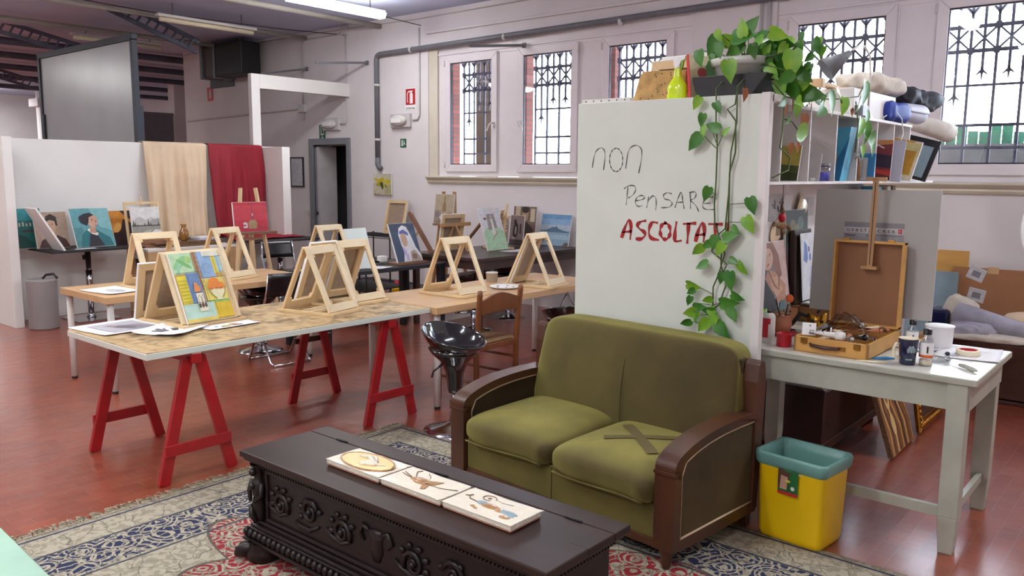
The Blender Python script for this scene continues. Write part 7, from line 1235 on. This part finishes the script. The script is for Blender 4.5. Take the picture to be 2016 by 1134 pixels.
lathe_thing('pigment_jar', 'glass jar of blue pigment with grey lid in the pigeonhole', 'jar', (-1.675, 4.63, Z), [('pigment', 'blue_pigment', [(0.043, 0), (0.046, 0.005), (0.046, 0.05), (0, 0.05)]), ('glass', 'clear', [(0.048, 0.0), (0.049, 0.07), (0.044, 0.078)]), ('lid', 'pipe_grey', [(0.045, 0.076), (0.048, 0.078), (0.048, 0.096), (0, 0.097)])])
lathe_thing('white_cap', 'small white cap left of the pigment jar', 'cap', (-1.67, 4.51, Z), [('cap', 'white_flat', [(0.02, 0), (0.02, 0.018), (0, 0.019)])])  # plain disc for a small white cap of unknown use
mb = MB(); mb.lathe([(0.0, 0), (0.10, 0.002), (0.115, 0.012), (0.105, 0.014), (0.0, 0.01)], (0, 0, 0), 36); single('wooden_plate', mb, 'easel_dark', 'round brown wooden plate standing beside the sky blue bag', 'plate', loc=(-1.76, 4.80, Z + 0.12), rot=(PI / 2 - 0.15, 0, 0))
r = thing('paper_bag', 'tall sky blue paper bag in the fourth pigeonhole', 'bag', (-1.75, 5.0, Z))
mb = MB(); mb.add([(-.14, -.06, 0), (.075, -.06, 0), (.075, .06, 0), (-.14, .06, 0), (-.14, -.05, .305), (.12, -.05, .31), (.12, .05, .31), (-.14, .05, .305)], [[0, 1, 2, 3], [0, 1, 5, 4], [1, 2, 6, 5], [2, 3, 7, 6], [3, 0, 4, 7]]); mesh_obj('bag_body', mb, 'sky_blue', r, solid=0.002)
mb = MB(); mb.add([(.0, -.0625, 0.0), (.075, -.0625, 0.0), (.118, -.0535, .26), (.05, -.0575, .12)], [[0, 1, 2, 3]]); mesh_obj('folded_side', mb, 'sky_blue_dark', r)
lathe_thing('small_bottle', 'small cloudy glass bottle left of the bright blue notebook', 'bottle', (-1.655, 5.17, Z), [('bottle', 'straw', [(0.022, 0), (0.024, 0.10), (0.012, 0.125), (0.012, 0.14)]), ('cap', 'white_flat', [(0.013, 0.14), (0.013, 0.16), (0, 0.161)])])
r = thing('blue_notebook', 'bright blue notebook with a grey printed page in front', 'notebook', (-1.72, 5.385, Z), 0.0, rx=-0.1); mb = MB(); mb.b6(-0.10, 0.10, 0, 0.014, 0, 0.17); mesh_obj('cover', mb, 'sky_blue_dark', r, bevel=0.002)
picture('printed_page', 0.15, 0.14, [('#c3c2c4', rect(0, 0, 1, 1))] + [('#8a8a90', rect(.1, .12 + .1 * i, .85, .15 + .1 * i)) for i in range(8)], r, y=-0.001, z0=0.004, loc=(-0.018, 0, 0))
mag = [('#7a3038', rect(0, 0, 1, 1)), ('#c98a50', [(.3, .85), (1, .9), (1, 1), (.3, 1)]), ('#9a86b0', [(0, .55), (.4, .75), (.7, .95), (.5, .6), (.1, .4)]), ('#2a2238', [(.1, .4), (.5, .7), (1, .6), (1, .3), (.5, .35)]), ('#d9a040', ell(.35, .3, .28, .16)), ('#b9382c', [(0, .1), (.6, .2), (1, .1), (1, .25), (.5, .3), (0, .2)]), ('#2a2238', rect(0, 0, 1, .1)), ('#e6e0e6', stroke([(.4, .75), (.6, .9), (.8, .8)], .03))]
canvas('art_magazine', 'colourful abstract magazine cover standing in the fifth pigeonhole', 0.26, 0.265, (-1.735, 5.68, Z), 0.0, 0.12, mag, t=0.008, cat='magazine')
mb = MB(); mb.b6(-0.14, 0.14, -0.004, 0.004, 0, 0.27); single('plastic_sleeve', mb, 'paper_grey', 'violet grey plastic sleeve right of the abstract magazine', 'sleeve', loc=(-1.70, 5.745, Z), rot=(-0.09, 0.06, 0))
fold = [('#e6dcc0', rect(0, 0, 1, 1)), ('#d99a3a', [(0, .9), (.3, .78), (.7, .85), (.9, 1), (0, 1)]), ('#d6c890', rect(.6, .6, 1, .95)), ('#efece6', rect(0, .15, .75, .78)), ('#3a2f38', [(.08, .3), (.5, .3), (.5, .68), (.12, .68)]), ('#4f6a58', rect(.08, .3, .5, .36)), ('#c9962e', [(.5, .12), (.95, .12), (.95, .75), (.6, .75), (.6, .3), (.5, .25)]), ('#a82c34', rect(0, 0, .6, .12))] + [('#4a3c30', stroke([(.55 + .05 * k, .14), (.72 + .05 * k, .74)], .006)) for k in range(5)] + [('#2a2628', rect(.02 + .05 * k, .14, .05 + .05 * k, .2)) for k in range(4)]
r = canvas('picture_folder', 'cream and yellow folder of prints slanting out of the last pigeonhole', 0.34, 0.265, (-1.735, 6.02, Z + 0.032), 0.0, 0.16, fold, t=0.02, cat='folder')
r.rotation_euler[1] = 0.2
r = thing('black_portfolio', 'black portfolio leaning behind the cream and yellow folder', 'portfolio', (-1.73, 6.25, Z + 0.045), 0.0, rx=-0.2); r.rotation_euler[1] = 0.26
mb = MB(); mb.b6(-0.20, 0.20, 0, 0.02, 0, 0.29); mesh_obj('cover', mb, 'black_matte', r, bevel=0.004)
mb = MB(); mb.b6(0.02, 0.17, -0.003, 0, 0.02, 0.24); mesh_obj('clear_pages', mb, 'blue_glaze', r)
mb = MB(); mb.b6(-1.93, -1.72, 5.55, 6.70, 1.475, 1.49); single('narrow_ledge', mb, 'white_wood', 'narrow white ledge under the pigeonhole shelf', 'ledge')
for k, (y, h, m, l) in enumerate(((5.72, .07, 'conduit', 'pale small book at the left end of the narrow ledge'), (5.95, .09, 'sky_blue', 'light blue small book on the narrow ledge'), (6.05, .085, 'straw', 'brownish small book on the narrow ledge'), (6.16, .09, 'white_flat', 'white small book on the narrow ledge'), (6.28, .095, 'dark_glaze', 'dark brown small book at the right end of the narrow ledge'))):
    mb = MB(); mb.b6(-0.06, 0.06, -0.035, 0.035, 0, h); single('small_book', mb, m, l, 'book', 'books on the narrow ledge', loc=(-1.80, y, 1.491), bevel=0.002)
# on top of the shelf
Z = 2.003
mb = MB(); mb.b6(-1.93, -1.66, 5.05, 5.88, Z, 2.165); single('white_box', mb, 'white_wood', 'long white cardboard box lying on the shelf under the folded linen', 'box', bevel=0.004)
mb = MB(); mb.b6(-0.03, 0.03, -0.05, 0.05, 0, 0.06); single('dark_small_box', mb, 'pipe_grey', 'small dark grey box in front of the white box on the shelf', 'box', loc=(-1.642, 5.13, Z))
def lump(name, label, cat, m, c, a, b, h, seed, e1=0.6, e2=0.7, amp=0.18, rz=0.0, tilt=(0, 0)):
    rnd = random.Random(seed); p = [rnd.uniform(0, 6) for _ in range(6)]; mb = MB()
    def f(x, y, z):
        k = 1 + amp * 0.5 * (math.sin(x / a * 3 + p[0]) * math.cos(y / b * 4 + p[1]) + 0.6 * math.sin(x / a * 9 + p[2] + y / b * 5) * math.sin(z / h * 3 + p[3]) + 0.35 * math.sin(y / b * 17 + p[4] + x / a * 7))
        return (x * k, y * k, max(-h, z * k))
    superell(mb, (0, 0, 0), a, b, h, e1, e2, 56, f); return single(name, mb, m, label, cat, loc=c, rot=(tilt[0], tilt[1], rz))
lump('linen_bundle', 'folded cream linen bundle on top of the white box', 'cloth', 'linen', (-1.77, 5.72, 2.232), 0.15, 0.42, 0.062, 5, amp=0.22)
lump('blue_cloth', 'crumpled royal blue cloth on the shelf top', 'cloth', 'blue_cloth', (-1.68, 5.86, 2.068), 0.08, 0.24, 0.065, 6, 0.5, 0.5, 0.15)
lump('dark_cloth', 'dark grey crumpled cloth bundle on the end of the shelf', 'cloth', 'dark_cloth', (-1.74, 6.55, 2.20), 0.13, 0.42, 0.075, 7, 0.7, 0.8, 0.35)
mb = MB(); mb.grid(lambda u, v: ((0.055 + 0.022 * v) * math.cos(u * 2 * PI) * (1 - .15 * u), v * 0.42, (0.058 + 0.015 * v) * math.sin(u * 2 * PI) * (1 - .15 * u)), 40, 10); single('paper_roll', mb, 'paper_grey', 'loosely rolled white paper on the shelf top', 'paper roll', loc=(-1.66, 6.02, 2.085), solid=0.002)
mb = MB(); mb.tube([(-1.88, 6.08, 2.05), (-1.83, 6.40, 2.06), (-1.75, 6.80, 2.045), (-1.66, 7.05, 2.01), (-1.63, 7.2, 1.99)], [0.045, 0.055, 0.062, 0.072, 0.075], 20); single('canvas_roll', mb, 'linen', 'thick beige cloth roll sticking out past the shelf end', 'cloth roll')
mb = MB(); mb.b6(-1.84, -1.78, 4.80, 5.30, 2.168, 2.190); mb.b6(-1.87, -1.75, 4.78, 4.83, 2.15, 2.20); single('wooden_clamp', mb, 'plank', 'wooden clamp lying across the white box', 'clamp', bevel=0.004)
r = thing('desk_lamp', 'small grey clamp lamp with cone shade on the shelf in front of the window', 'lamp', (-1.672, 5.22, Z))
mb = MB(); mb.tube([(0.045, 0, 0.0), (0.045, 0, 0.24), (0.045, -0.03, 0.35), (0.045, -0.14, 0.395), (0.05, -0.27, 0.375), (0.06, -0.38, 0.345)], 0.006, 10); mesh_obj('arm', mb, 'white_metal', r)
mb = MB(); mb.lathe([(0.018, 0.16), (0.026, 0.12), (0.030, 0.11), (0.068, 0.0), (0.065, 0.0), (0.026, 0.105), (0.0, 0.14)], (0, 0, 0), 28); mesh_obj('cone_shade', mb, 'pipe_grey', r, loc=(-0.05, -0.48, 0.235), rot=Vector((-0.66, -0.48, -0.58)).to_track_quat('-Z', 'Y').to_euler())
mb = MB(); mb.b6(0.014, 0.06, -0.04, 0.04, -0.002, 0.012); mesh_obj('clamp_foot', mb, 'white_metal', r)
mb = MB(); mb.tube([(-1.65, 5.60, 2.02), (-1.61, 5.70, 2.07), (-1.605, 5.85, 2.02), (-1.605, 5.90, 1.93), (-1.605, 5.84, 1.86)], 0.004, 8); mb.cyl((-1.605, 5.84, 1.86), (-1.605, 5.83, 1.80), 0.012, 0.014, 10); single('lamp_cable', mb, 'white_flat', 'white cable with plug hanging down from the shelf top', 'cable')

# pinned and leaning pieces beneath the shelf
XP = -1.933
def pinned(name, label, cat, y, z, w, h, items, rx=0.0):
    r = thing(name, label, cat, (XP, y, z), PI / 2); mb = MB(); mb.b6(-w / 2, w / 2, -0.003, 0, 0, h); mesh_obj('sheet', mb, 'white_flat', r); picture('drawing', w, h, items, r, y=-0.0035); return r
pinned('pinned_sketch', 'pinned ink sketch behind the hanging figurine', 'sketch', 4.66, 1.385, 0.22, 0.15, [('#cdc9c8', rect(0, 0, 1, 1))] + smudge(9, ['#77737a', '#55525a'], 12))
pinned('pinned_note', 'small pinned pale note with ink line right of the dry leaf', 'note', 5.20, 1.40, 0.10, 0.12, [('#cfc8c6', rect(0, 0, 1, 1)), ('#77707a', stroke([(.5, .2), (.5, .8)], .03))])
r = thing('hanging_figurine', 'small carved figure riding a bird, hanging on a string', 'figurine', (-1.78, 4.38, 1.36))
mb = MB(); mb.cyl((0, 0, 0.13), (0, 0, 0.245), 0.0015, n=6); mesh_obj('string', mb, 'black_matte', r)
mb = MB(); mb.ball((0, 0, 0.02), 0.028, 14, sc=(.8, 2.0, .7)); mb.tube([(0, -.04, .025), (0, -.09, .03), (0, -.115, .02)], [.012, .010, .003], 8); mb.prism([(-.04, .03), (.02, .02), (.07, -.03), (.03, -.03)], -.004, .004, 'x'); mb.tube([(0, .05, .02), (.01, .09, .0), (0, .10, -.02)], [.014, .012, .004], 8); mesh_obj('bird_body', mb, 'straw', r)
mb = MB(); mb.ball((0, 0.0, 0.062), 0.020, 12, sc=(1, 1, 1.3)); mb.tube([(0, 0.015, .06), (0, .04, .055)], .006, 8); mesh_obj('rider_body', mb, 'tin_red', r)
mb = MB(); mb.ball((0, 0.0, 0.098), 0.015, 12); mb.tube([(0, -.005, .105), (0, -.012, .13), (0, .01, .145)], [.01, .006, .003], 8); mesh_obj('rider_head', mb, 'dark_glaze', r)
mb = MB(); leaf(mb, -1.915, 4.98, 1.455, 0.17, 135, 'x', 0.1); single('dry_leaf', mb, 'ochre_glaze', 'large dry ochre leaf pinned under the shelf', 'leaf')
r = thing('painted_palette', 'pale oval palette with dark brush marks hanging under the figurine', 'palette', (XP + 0.004, 4.68, 1.335), PI / 2)
mb = MB(); mb.prism([(x, z) for x, z in ell(0, 0, .105, .062, 28, .5)], -0.004, 0.0, 'y'); mesh_obj('palette_board', mb, 'beige_cloth', r); mb = MB()
for k in range(5): mb.prism([(-.02 + .018 * k, -.035), (-.014 + .018 * k, -.035), (-.008 + .018 * k, .03), (-.014 + .018 * k, .03)], -0.006, -0.004, 'y')
mesh_obj('paint_marks', mb, 'dark_brown_top', r)
mb = MB(); mb.b6(-1.930, -1.80, 4.16, 4.75, TZ, TZ + 0.078); single('wooden_plank', mb, 'box_wood_inner', 'wooden plank the portrait of the long haired woman stands on', 'plank')
lady = [('#7a6f6c', rect(0, 0, 1, 1)), ('#454348', [(0, 0), (0, .95), (.35, 1), (.5, .6), (.3, .3)]), ('#c9a9a0', [(.5, 1), (1, 1), (1, .1), (.75, .3), (.7, .7)]), ('#8a5a48', [(.4, .98), (.62, 1), (.78, .8), (.82, .5), (.7, .45), (.62, .6), (.45, .8)]), ('#d3a98c', ell(.44, .76, .17, .14, a=.9)), ('#b98468', [(.42, .62), (.62, .56), (.7, .5), (.9, .35), (.85, .15), (.55, .1), (.4, .3), (.3, .5)]), ('#c9997c', [(.45, .5), (.68, .5), (.8, .3), (.6, .2), (.45, .35)]), ('#2a282c', [(0, 0), (.1, .4), (.3, .48), (.5, .25), (.6, 0)]), ('#5a4038', ell(.36, .78, .035, .012, a=.9)), ('#5a4038', ell(.5, .82, .03, .01, a=.9)), ('#9a4a48', ell(.42, .68, .04, .014, a=.6)), ('#3a2a28', stroke([(.42, .6), (.55, .38), (.68, .3), (.72, .5)], .012)), ('#55787c', [(.6, 0), (.7, .15), (.8, .1), (.8, 0)])]
canvas('portrait_painting', 'portrait of a long haired woman with necklace beside the brush jar', 0.46, 0.40, (-1.84, 4.485, TZ + 0.080), PI / 2, 0.16, lady, t=0.012)
canvas('still_life_painting', 'dark green still life painting leaning under the shelf', 0.34, 0.56, (-1.885, 4.90, TZ + 0.090), PI / 2, 0.04, [('#6a5a58', rect(0, 0, 1, 1)), ('#4a5650', rect(0, .6, 1, 1)), ('#2f3a34', rect(0, .65, 1, .75)), ('#7a7a5c', ell(.3, .82, .14, .08)), ('#6f8078', ell(.65, .85, .14, .08)), ('#8a8a6a', ell(.5, .78, .1, .07)), ('#8a6a5a', rect(.4, .5, .9, .6))], t=0.015)
canvas('dark_painting', 'dark wooden framed panel in front of the green still life', 0.26, 0.44, (-1.85, 4.90, TZ + 0.090), PI / 2, 0.05, [('#3a2e2a', rect(0, 0, 1, 1)), ('#6b5548', [(.1, 0), (.18, 0), (.4, .9), (.3, .9)]), ('#8a7866', [(.3, 0), (.34, 0), (.5, .8), (.46, .8)])], t=0.03, cat='frame', edge='dark_brown_top')
canvas('abstract_sheet', 'white sheet with blue paint patches right of the dark frame', 0.26, 0.40, (-1.80, 4.93, TZ + 0.112), PI / 2, 0.09, [('#dcdde2', rect(0, 0, 1, 1)), ('#6f86c4', [(.12, .6), (.2, .9), (.36, .82), (.4, .62), (.3, .55)]), ('#3f5590', rect(.42, .72, .5, .8)), ('#6f86c4', ell(.52, .64, .06, .06)), ('#b4bcd8', [(.4, .2), (.55, .5), (.7, .45), (.6, .15)]), ('#e0d9b4', rect(.85, .2, 1, 1))], t=0.004, cat='sheet')

# ---------------------------------------------------------------- on top of the board partition
Z = 2.031
mb = MB(); mb.prism([(-0.16, 0.0), (0.15, 0.0), (0.15, 0.155), (-0.11, 0.165), (-0.13, 0.13)], -0.012, 0.012, 'y'); r = thing('cork_panel', 'paint spotted cork coloured panel on top of the partition behind the spray bottle', 'board', (-2.285, 3.90, Z), 0, rx=-0.12); mesh_obj('panel_body', mb, 'cork', r, bevel=0.002)
mb = MB(); rnd = random.Random(2)
for k in range(22): x, z = rnd.uniform(-.12, .13), rnd.uniform(.012, .145); mb.prism([(x + .004 * math.cos(t), z + .004 * math.sin(t)) for t in (0, 1.2, 2.5, 3.8, 5)], -0.0135, -0.012, 'y')
mesh_obj('paint_spot', mb, 'dark_brown_top', r)['kind'] = 'stuff'
canvas('turned_canvas', 'wooden stretcher canvas standing behind the cork coloured panel', 0.36, 0.22, (-2.20, 3.96, Z), 0.0, 0.12, back=True, cat='canvas')
canvas('turned_canvas', 'white topped canvas rearmost on top of the partition', 0.34, 0.25, (-2.19, 4.03, Z), 0.0, 0.08, None, cat='canvas', t=0.025)
canvas('red_edged_canvas', 'red edged canvas standing sideways left of the plant pot', 0.18, 0.22, (-2.035, 3.90, Z), PI / 2 - 0.3, 0.12, [('#d9c9a0', rect(0, 0, 1, 1)), ('#c04a50', ell(.5, .6, .2, .12))], cat='canvas', edge='red_sign', t=0.018)
mb = MB(); mb.b6(-2.71, -2.40, 3.79, 3.83, Z, Z + 0.022); r = thing('metal_angle', 'white perforated metal angle lying on the left corner of the partition', 'metal angle', (0, 0, 0)); mesh_obj('angle', mb, 'white_metal', r); mb = MB()
for k in range(6): mb.cyl((-2.68 + k * .05, 3.789, Z + .011), (-2.68 + k * .05, 3.791, Z + .011), .004, n=8)
mesh_obj('hole', mb, 'black_matte', r)
r = thing('spray_bottle', 'neon yellow green spray bottle on top of the board partition', 'spray bottle', (-2.145, 3.835, Z))
mb = MB()
def sbf(u, v):
    prof = [(0.046, 0.0), (0.050, 0.012), (0.050, 0.06), (0.046, 0.072), (0.030, 0.095), (0.020, 0.118), (0.017, 0.145), (0.016, 0.16)]
    k = v * (len(prof) - 1); i = min(int(k), len(prof) - 2); t = k - i; rr = prof[i][0] * (1 - t) + prof[i + 1][0] * t; z = prof[i][1] * (1 - t) + prof[i + 1][1] * t; a = u * 2 * PI
    return (math.copysign(abs(math.cos(a)) ** .8, math.cos(a)) * rr * 1.12, math.sin(a) * rr * 0.62, z)
mb.grid(sbf, 36, 21); mesh_obj('bottle_body', mb, 'neon_green', r)
mb = MB(); mb.cyl((0, 0, 0.155), (0, 0, 0.170), 0.016, n=18); mb.prism([(-0.020, 0.170), (0.014, 0.170), (0.022, 0.190), (0.045, 0.196), (0.045, 0.212), (-0.005, 0.214), (-0.022, 0.200)], -0.011, 0.011, 'y'); mesh_obj('pump_head', mb, 'white_flat', r, bevel=0.002)
mb = MB(); mb.prism([(0.018, 0.192), (0.034, 0.192), (0.030, 0.165), (0.024, 0.150), (0.020, 0.150), (0.022, 0.17)], -0.006, 0.006, 'y'); mb.b6(0.045, 0.055, -0.008, 0.008, 0.196, 0.213); mesh_obj('trigger', mb, 'green_plastic', r)
mb = MB(); mb.ball((-0.045, -0.018, 0.035), 0.006, 8); mesh_obj('pink_spot', mb, 'red_sign', r)

# ---------------------------------------------------------------- under and behind the table
r = thing('yellow_bin', 'yellow plastic waste bin with blue green bag beside the sofa', 'bin', (-1.31, 3.62, 0), math.radians(-6))
def rrect(a, b, rad, n=5):
    out = []
    for cx, cy, s in ((a - rad, b - rad, 0), (-a + rad, b - rad, 1), (-a + rad, -b + rad, 2), (a - rad, -b + rad, 3)):
        for i in range(n + 1): t = (s + i / n) * PI / 2; out.append((cx + rad * math.cos(t), cy + rad * math.sin(t)))
    return out
def loft(mb, secs, cap0=True):
    n = len(secs[0][0]); vs = [(x, y, z) for pts, z in secs for x, y in pts]
    mb.add(vs, [[k * n + i, k * n + (i + 1) % n, (k + 1) * n + (i + 1) % n, (k + 1) * n + i] for k in range(len(secs) - 1) for i in range(n)] + ([list(range(n))[::-1]] if cap0 else []), smooth=True)
mb = MB(); loft(mb, [(rrect(.138, .105, .025), 0.0), (rrect(.145, .112, .028), 0.012), (rrect(.150, .117, .03), 0.03), (rrect(.160, .127, .03), 0.375), (rrect(.166, .132, .03), 0.385), (rrect(.166, .132, .03), 0.40)]); mesh_obj('bin_body', mb, 'yellow_plastic', r, solid=0.004)
mb = MB()
def wavy(pts, z, amp): return [(x * (1 + amp * math.sin(i * 2.1)), y * (1 + amp * math.cos(i * 1.7))) for i, (x, y) in enumerate(pts)], z
loft(mb, [wavy(rrect(.164, .130, .03), 0.345, .012), wavy(rrect(.172, .138, .03), 0.36, .014), wavy(rrect(.176, .142, .03), 0.395, .010), wavy(rrect(.172, .138, .03), 0.408, .006), wavy(rrect(.160, .126, .03), 0.405, .006), wavy(rrect(.150, .117, .03), 0.36, .02), wavy(rrect(.135, .10, .03), 0.25, .04), wavy(rrect(.10, .07, .03), 0.12, .08)], False); mesh_obj('bin_bag', mb, 'bag_plastic', r)
picture('product_label', 0.095, 0.118, [('#1f6a34', rect(0, 0, 1, 1)), ('#5b3a30', [(0, .25), (.5, .25), (.6, .9), (0, 1)]), ('#c9a088', [(.1, .2), (.45, .2), (.5, .7), (.15, .75)]), ('#d8d84a', ell(.5, .55, .14, .05)), ('#e8e8e0', ell(.75, .3, .1, .08)), ('#c0262c', rect(0, 0, 1, .12)), ('#2f7f3f', ell(.5, .97, .2, .04))], r, y=0, z0=0.235, loc=(0.0, -0.1290, 0), rot=(0.03, 0, 0))
text_mesh('label_text', 'Garden', 0.017, 'white_flat', r, (0.005, -0.1325, 0.334), (PI / 2 + 0.03, 0, 0))
r = thing('storage_chest', 'large dark leather brown trunk under the white table', 'trunk', (0, 0, 0))
mb = MB(); mb.b6(-2.45, -1.60, 4.70, 5.80, 0.09, 0.42); mesh_obj('trunk_body', mb, 'trunk_wood', r, bevel=0.008)
mb = MB(); mb.b6(-2.46, -1.592, 4.692, 5.81, 0.05, 0.10); mb.b6(-1.60, -1.596, 4.72, 5.78, 0.395, 0.41); mesh_obj('skirting', mb, 'walnut', r, bevel=0.004)
for x in (-2.4, -1.66):
    for y in (4.76, 5.74): mb = MB(); mb.b6(x - .03, x + .03, y - .03, y + .03, 0, 0.05); mesh_obj('foot', mb, 'black_matte', r)
wood = [('#8a5a2c', rect(0, 0, 1, 1))] + [(c, stroke([(a, 0), (a + .06, .25), (a - .05 + b, .5), (a + .04, .75), (a + b, 1)], w)) for c, a, b, w in (('#c99a5c', .06, .05, .05), ('#5a3420', .16, .0, .05), ('#d9b070', .28, .06, .05), ('#6b4024', .38, .04, .05), ('#c08a4a', .5, -.02, .06), ('#4a2a1c', .6, .05, .05), ('#d0a060', .7, .02, .05), ('#7a4a2a', .82, -.04, .05), ('#c4904e', .93, .02, .04))] + [('#dcb878', ell(.28, .62, .10, .16)), ('#7a4a2a', ell(.28, .62, .05, .09)), ('#dcb878', ell(.3, .3, .08, .12))]
canvas('wood_grain_painting', 'swirling brown and gold wood grain panel leaning under the white table', 0.50, 0.56, (-1.30, 5.23, 0.012), PI / 2 + 0.03, 0.32, wood, cat='panel', edge='straw', t=0.03)
r = thing('gilded_picture', 'ornate gilded picture frame standing behind the wood grain panel', 'picture frame', (-1.30, 5.88, 0.01), PI / 2, rx=-0.16)
mb = MB(); mb.frame(0.56, 0.62, 0.085, 0.03); mesh_obj('frame', mb, 'gold', r, bevel=0.008)
mb = MB()
for k in range(14):
    for z in (0.045, 0.575): mb.ball((-0.24 + k * 0.037, -0.016, z), 0.015, 8, sc=(1, .5, 1))
    for x in (-0.24, 0.24): mb.ball((x, -0.016, 0.06 + k * 0.038), 0.015, 8, sc=(1, .5, 1))
mesh_obj('gilded_ornament', mb, 'gold', r)
mb = MB(); mb.b6(-0.19, 0.19, 0.005, 0.01, 0.08, 0.54); mesh_obj('canvas', mb, 'dark_brown_top', r)

mb = MB(); mb.b6(-1.62, 0.1, 7.70, 7.74, 0, 0.90); r = thing('cardboard_box', 'large flattened brown cardboard box leaning at the right wall', 'cardboard', (0, 0, 0)); mesh_obj('cardboard', mb, 'cardboard', r, bevel=0.003)
mb = MB(); mb.b6(-1.36, -1.28, 7.698, 7.70, 0.86, 0.915); mesh_obj('brown_tape', mb, 'plank', r); mb = MB(); mb.b6(-1.0, -0.9, 7.698, 7.70, 0.78, 0.90); mesh_obj('brown_tape', mb, 'plank', r)
for nm, x, z, a in (('shipping_label', -1.46, 0.80, -0.35), ('shipping_label', -1.44, 0.62, -0.2)): picture(nm, 0.13, 0.11, [('#d6d4d6', rect(0, 0, 1, 1)), ('#8a8890', rect(.25, .25, .75, .7)), ('#b4b2b8', rect(.1, .8, .9, .85))], r, loc=(x, 7.6985, z), rot=(0, -a, 0))
mb = MB(); mb.b6(-1.80, -1.52, 7.76, 7.78, 0, 1.03); single('brown_board', mb, 'box_wood', 'orange brown board standing behind the cardboard box', 'board')
mb = MB(); mb.b6(-1.95, -1.56, 7.62, 7.64, 0, 0.86); single('grey_blue_board', mb, 'blue_glaze', 'grey blue board standing left of the cardboard box', 'board')
mb = MB(); mb.b6(-1.60, -0.62, 6.80, 7.45, 0.04, 0.44); mb.b6(-1.60, -0.62, 6.80, 7.45, 0, 0.03); single('brown_chest', mb, 'walnut', 'low brown chest under the fabrics at the right wall', 'chest', bevel=0.006)
mb = MB(); mb.tube([(-1.42, 7.05, 0.60), (-1.15, 6.98, 0.56), (-0.9, 6.95, 0.52), (-0.78, 6.95, 0.52)], [0.09, 0.075, 0.055, 0.05], 18); single('silver_fabric_roll', mb, 'silver_cloth', 'shiny silver grey fabric roll lying on the fabrics', 'fabric roll')
lump('checked_cloth', 'grey crumpled cloth left of the silver roll', 'cloth', 'silver_cloth', (-1.30, 6.93, 0.50), 0.16, 0.12, 0.06, 31, .7, .8, .3)
lump('quilt', 'white quilted cloth under the silver roll', 'cloth', 'linen', (-1.20, 6.98, 0.465), 0.30, 0.20, 0.03, 32, .5, .6, .12)
lump('spotted_cushion', 'beige spotted cushion behind the silver roll', 'cushion', 'beige_cloth', (-0.93, 7.22, 0.54), 0.22, 0.14, 0.09, 33, .6, .7, .08)
lump('pink_pouch', 'pale pink bag with dark blue edge standing behind the white tub', 'bag', 'linen', (-1.44, 7.15, 0.58), 0.12, 0.07, 0.14, 34, .5, .6, .08, 0.0, (0, 0.35))
mb = MB(); mb.b6(-1.64, -1.48, 7.05, 7.25, 0.445, 0.62); single('navy_bag', mb, 'mug_blue', 'dark blue fabric bag behind the round white tub', 'bag', bevel=0.03)
lump('striped_bag', 'dark blue and white striped bag behind the plastic bottles', 'bag', 'blue_glaze', (-1.02, 5.12, TZ + 0.07), 0.07, 0.06, 0.07, 35, .5, .6, .1) if False else None
r = thing('photo_reflector', 'white round reflector disc at the right edge of the picture', 'reflector', (-0.76, 6.0, 0))
mb = MB(); mb.lathe([(0, -0.008), (0.32, -0.006), (0.33, 0.0), (0.32, 0.006), (0, 0.008)], (0, 0, 0), 48); mesh_obj('disc', mb, 'white_flat', r, loc=(0.17, 0, 1.33), rot=(PI / 2 - .1, 0, 0.5))
mb = MB(); mb.cyl((0.17, 0.03, 0.02), (0.17, 0.03, 1.33), 0.01, n=10); mb.lathe([(0.15, 0), (0.15, 0.015), (0.02, 0.03)], (0.17, 0.03, 0), 20); mesh_obj('stand', mb, 'black_matte', r)
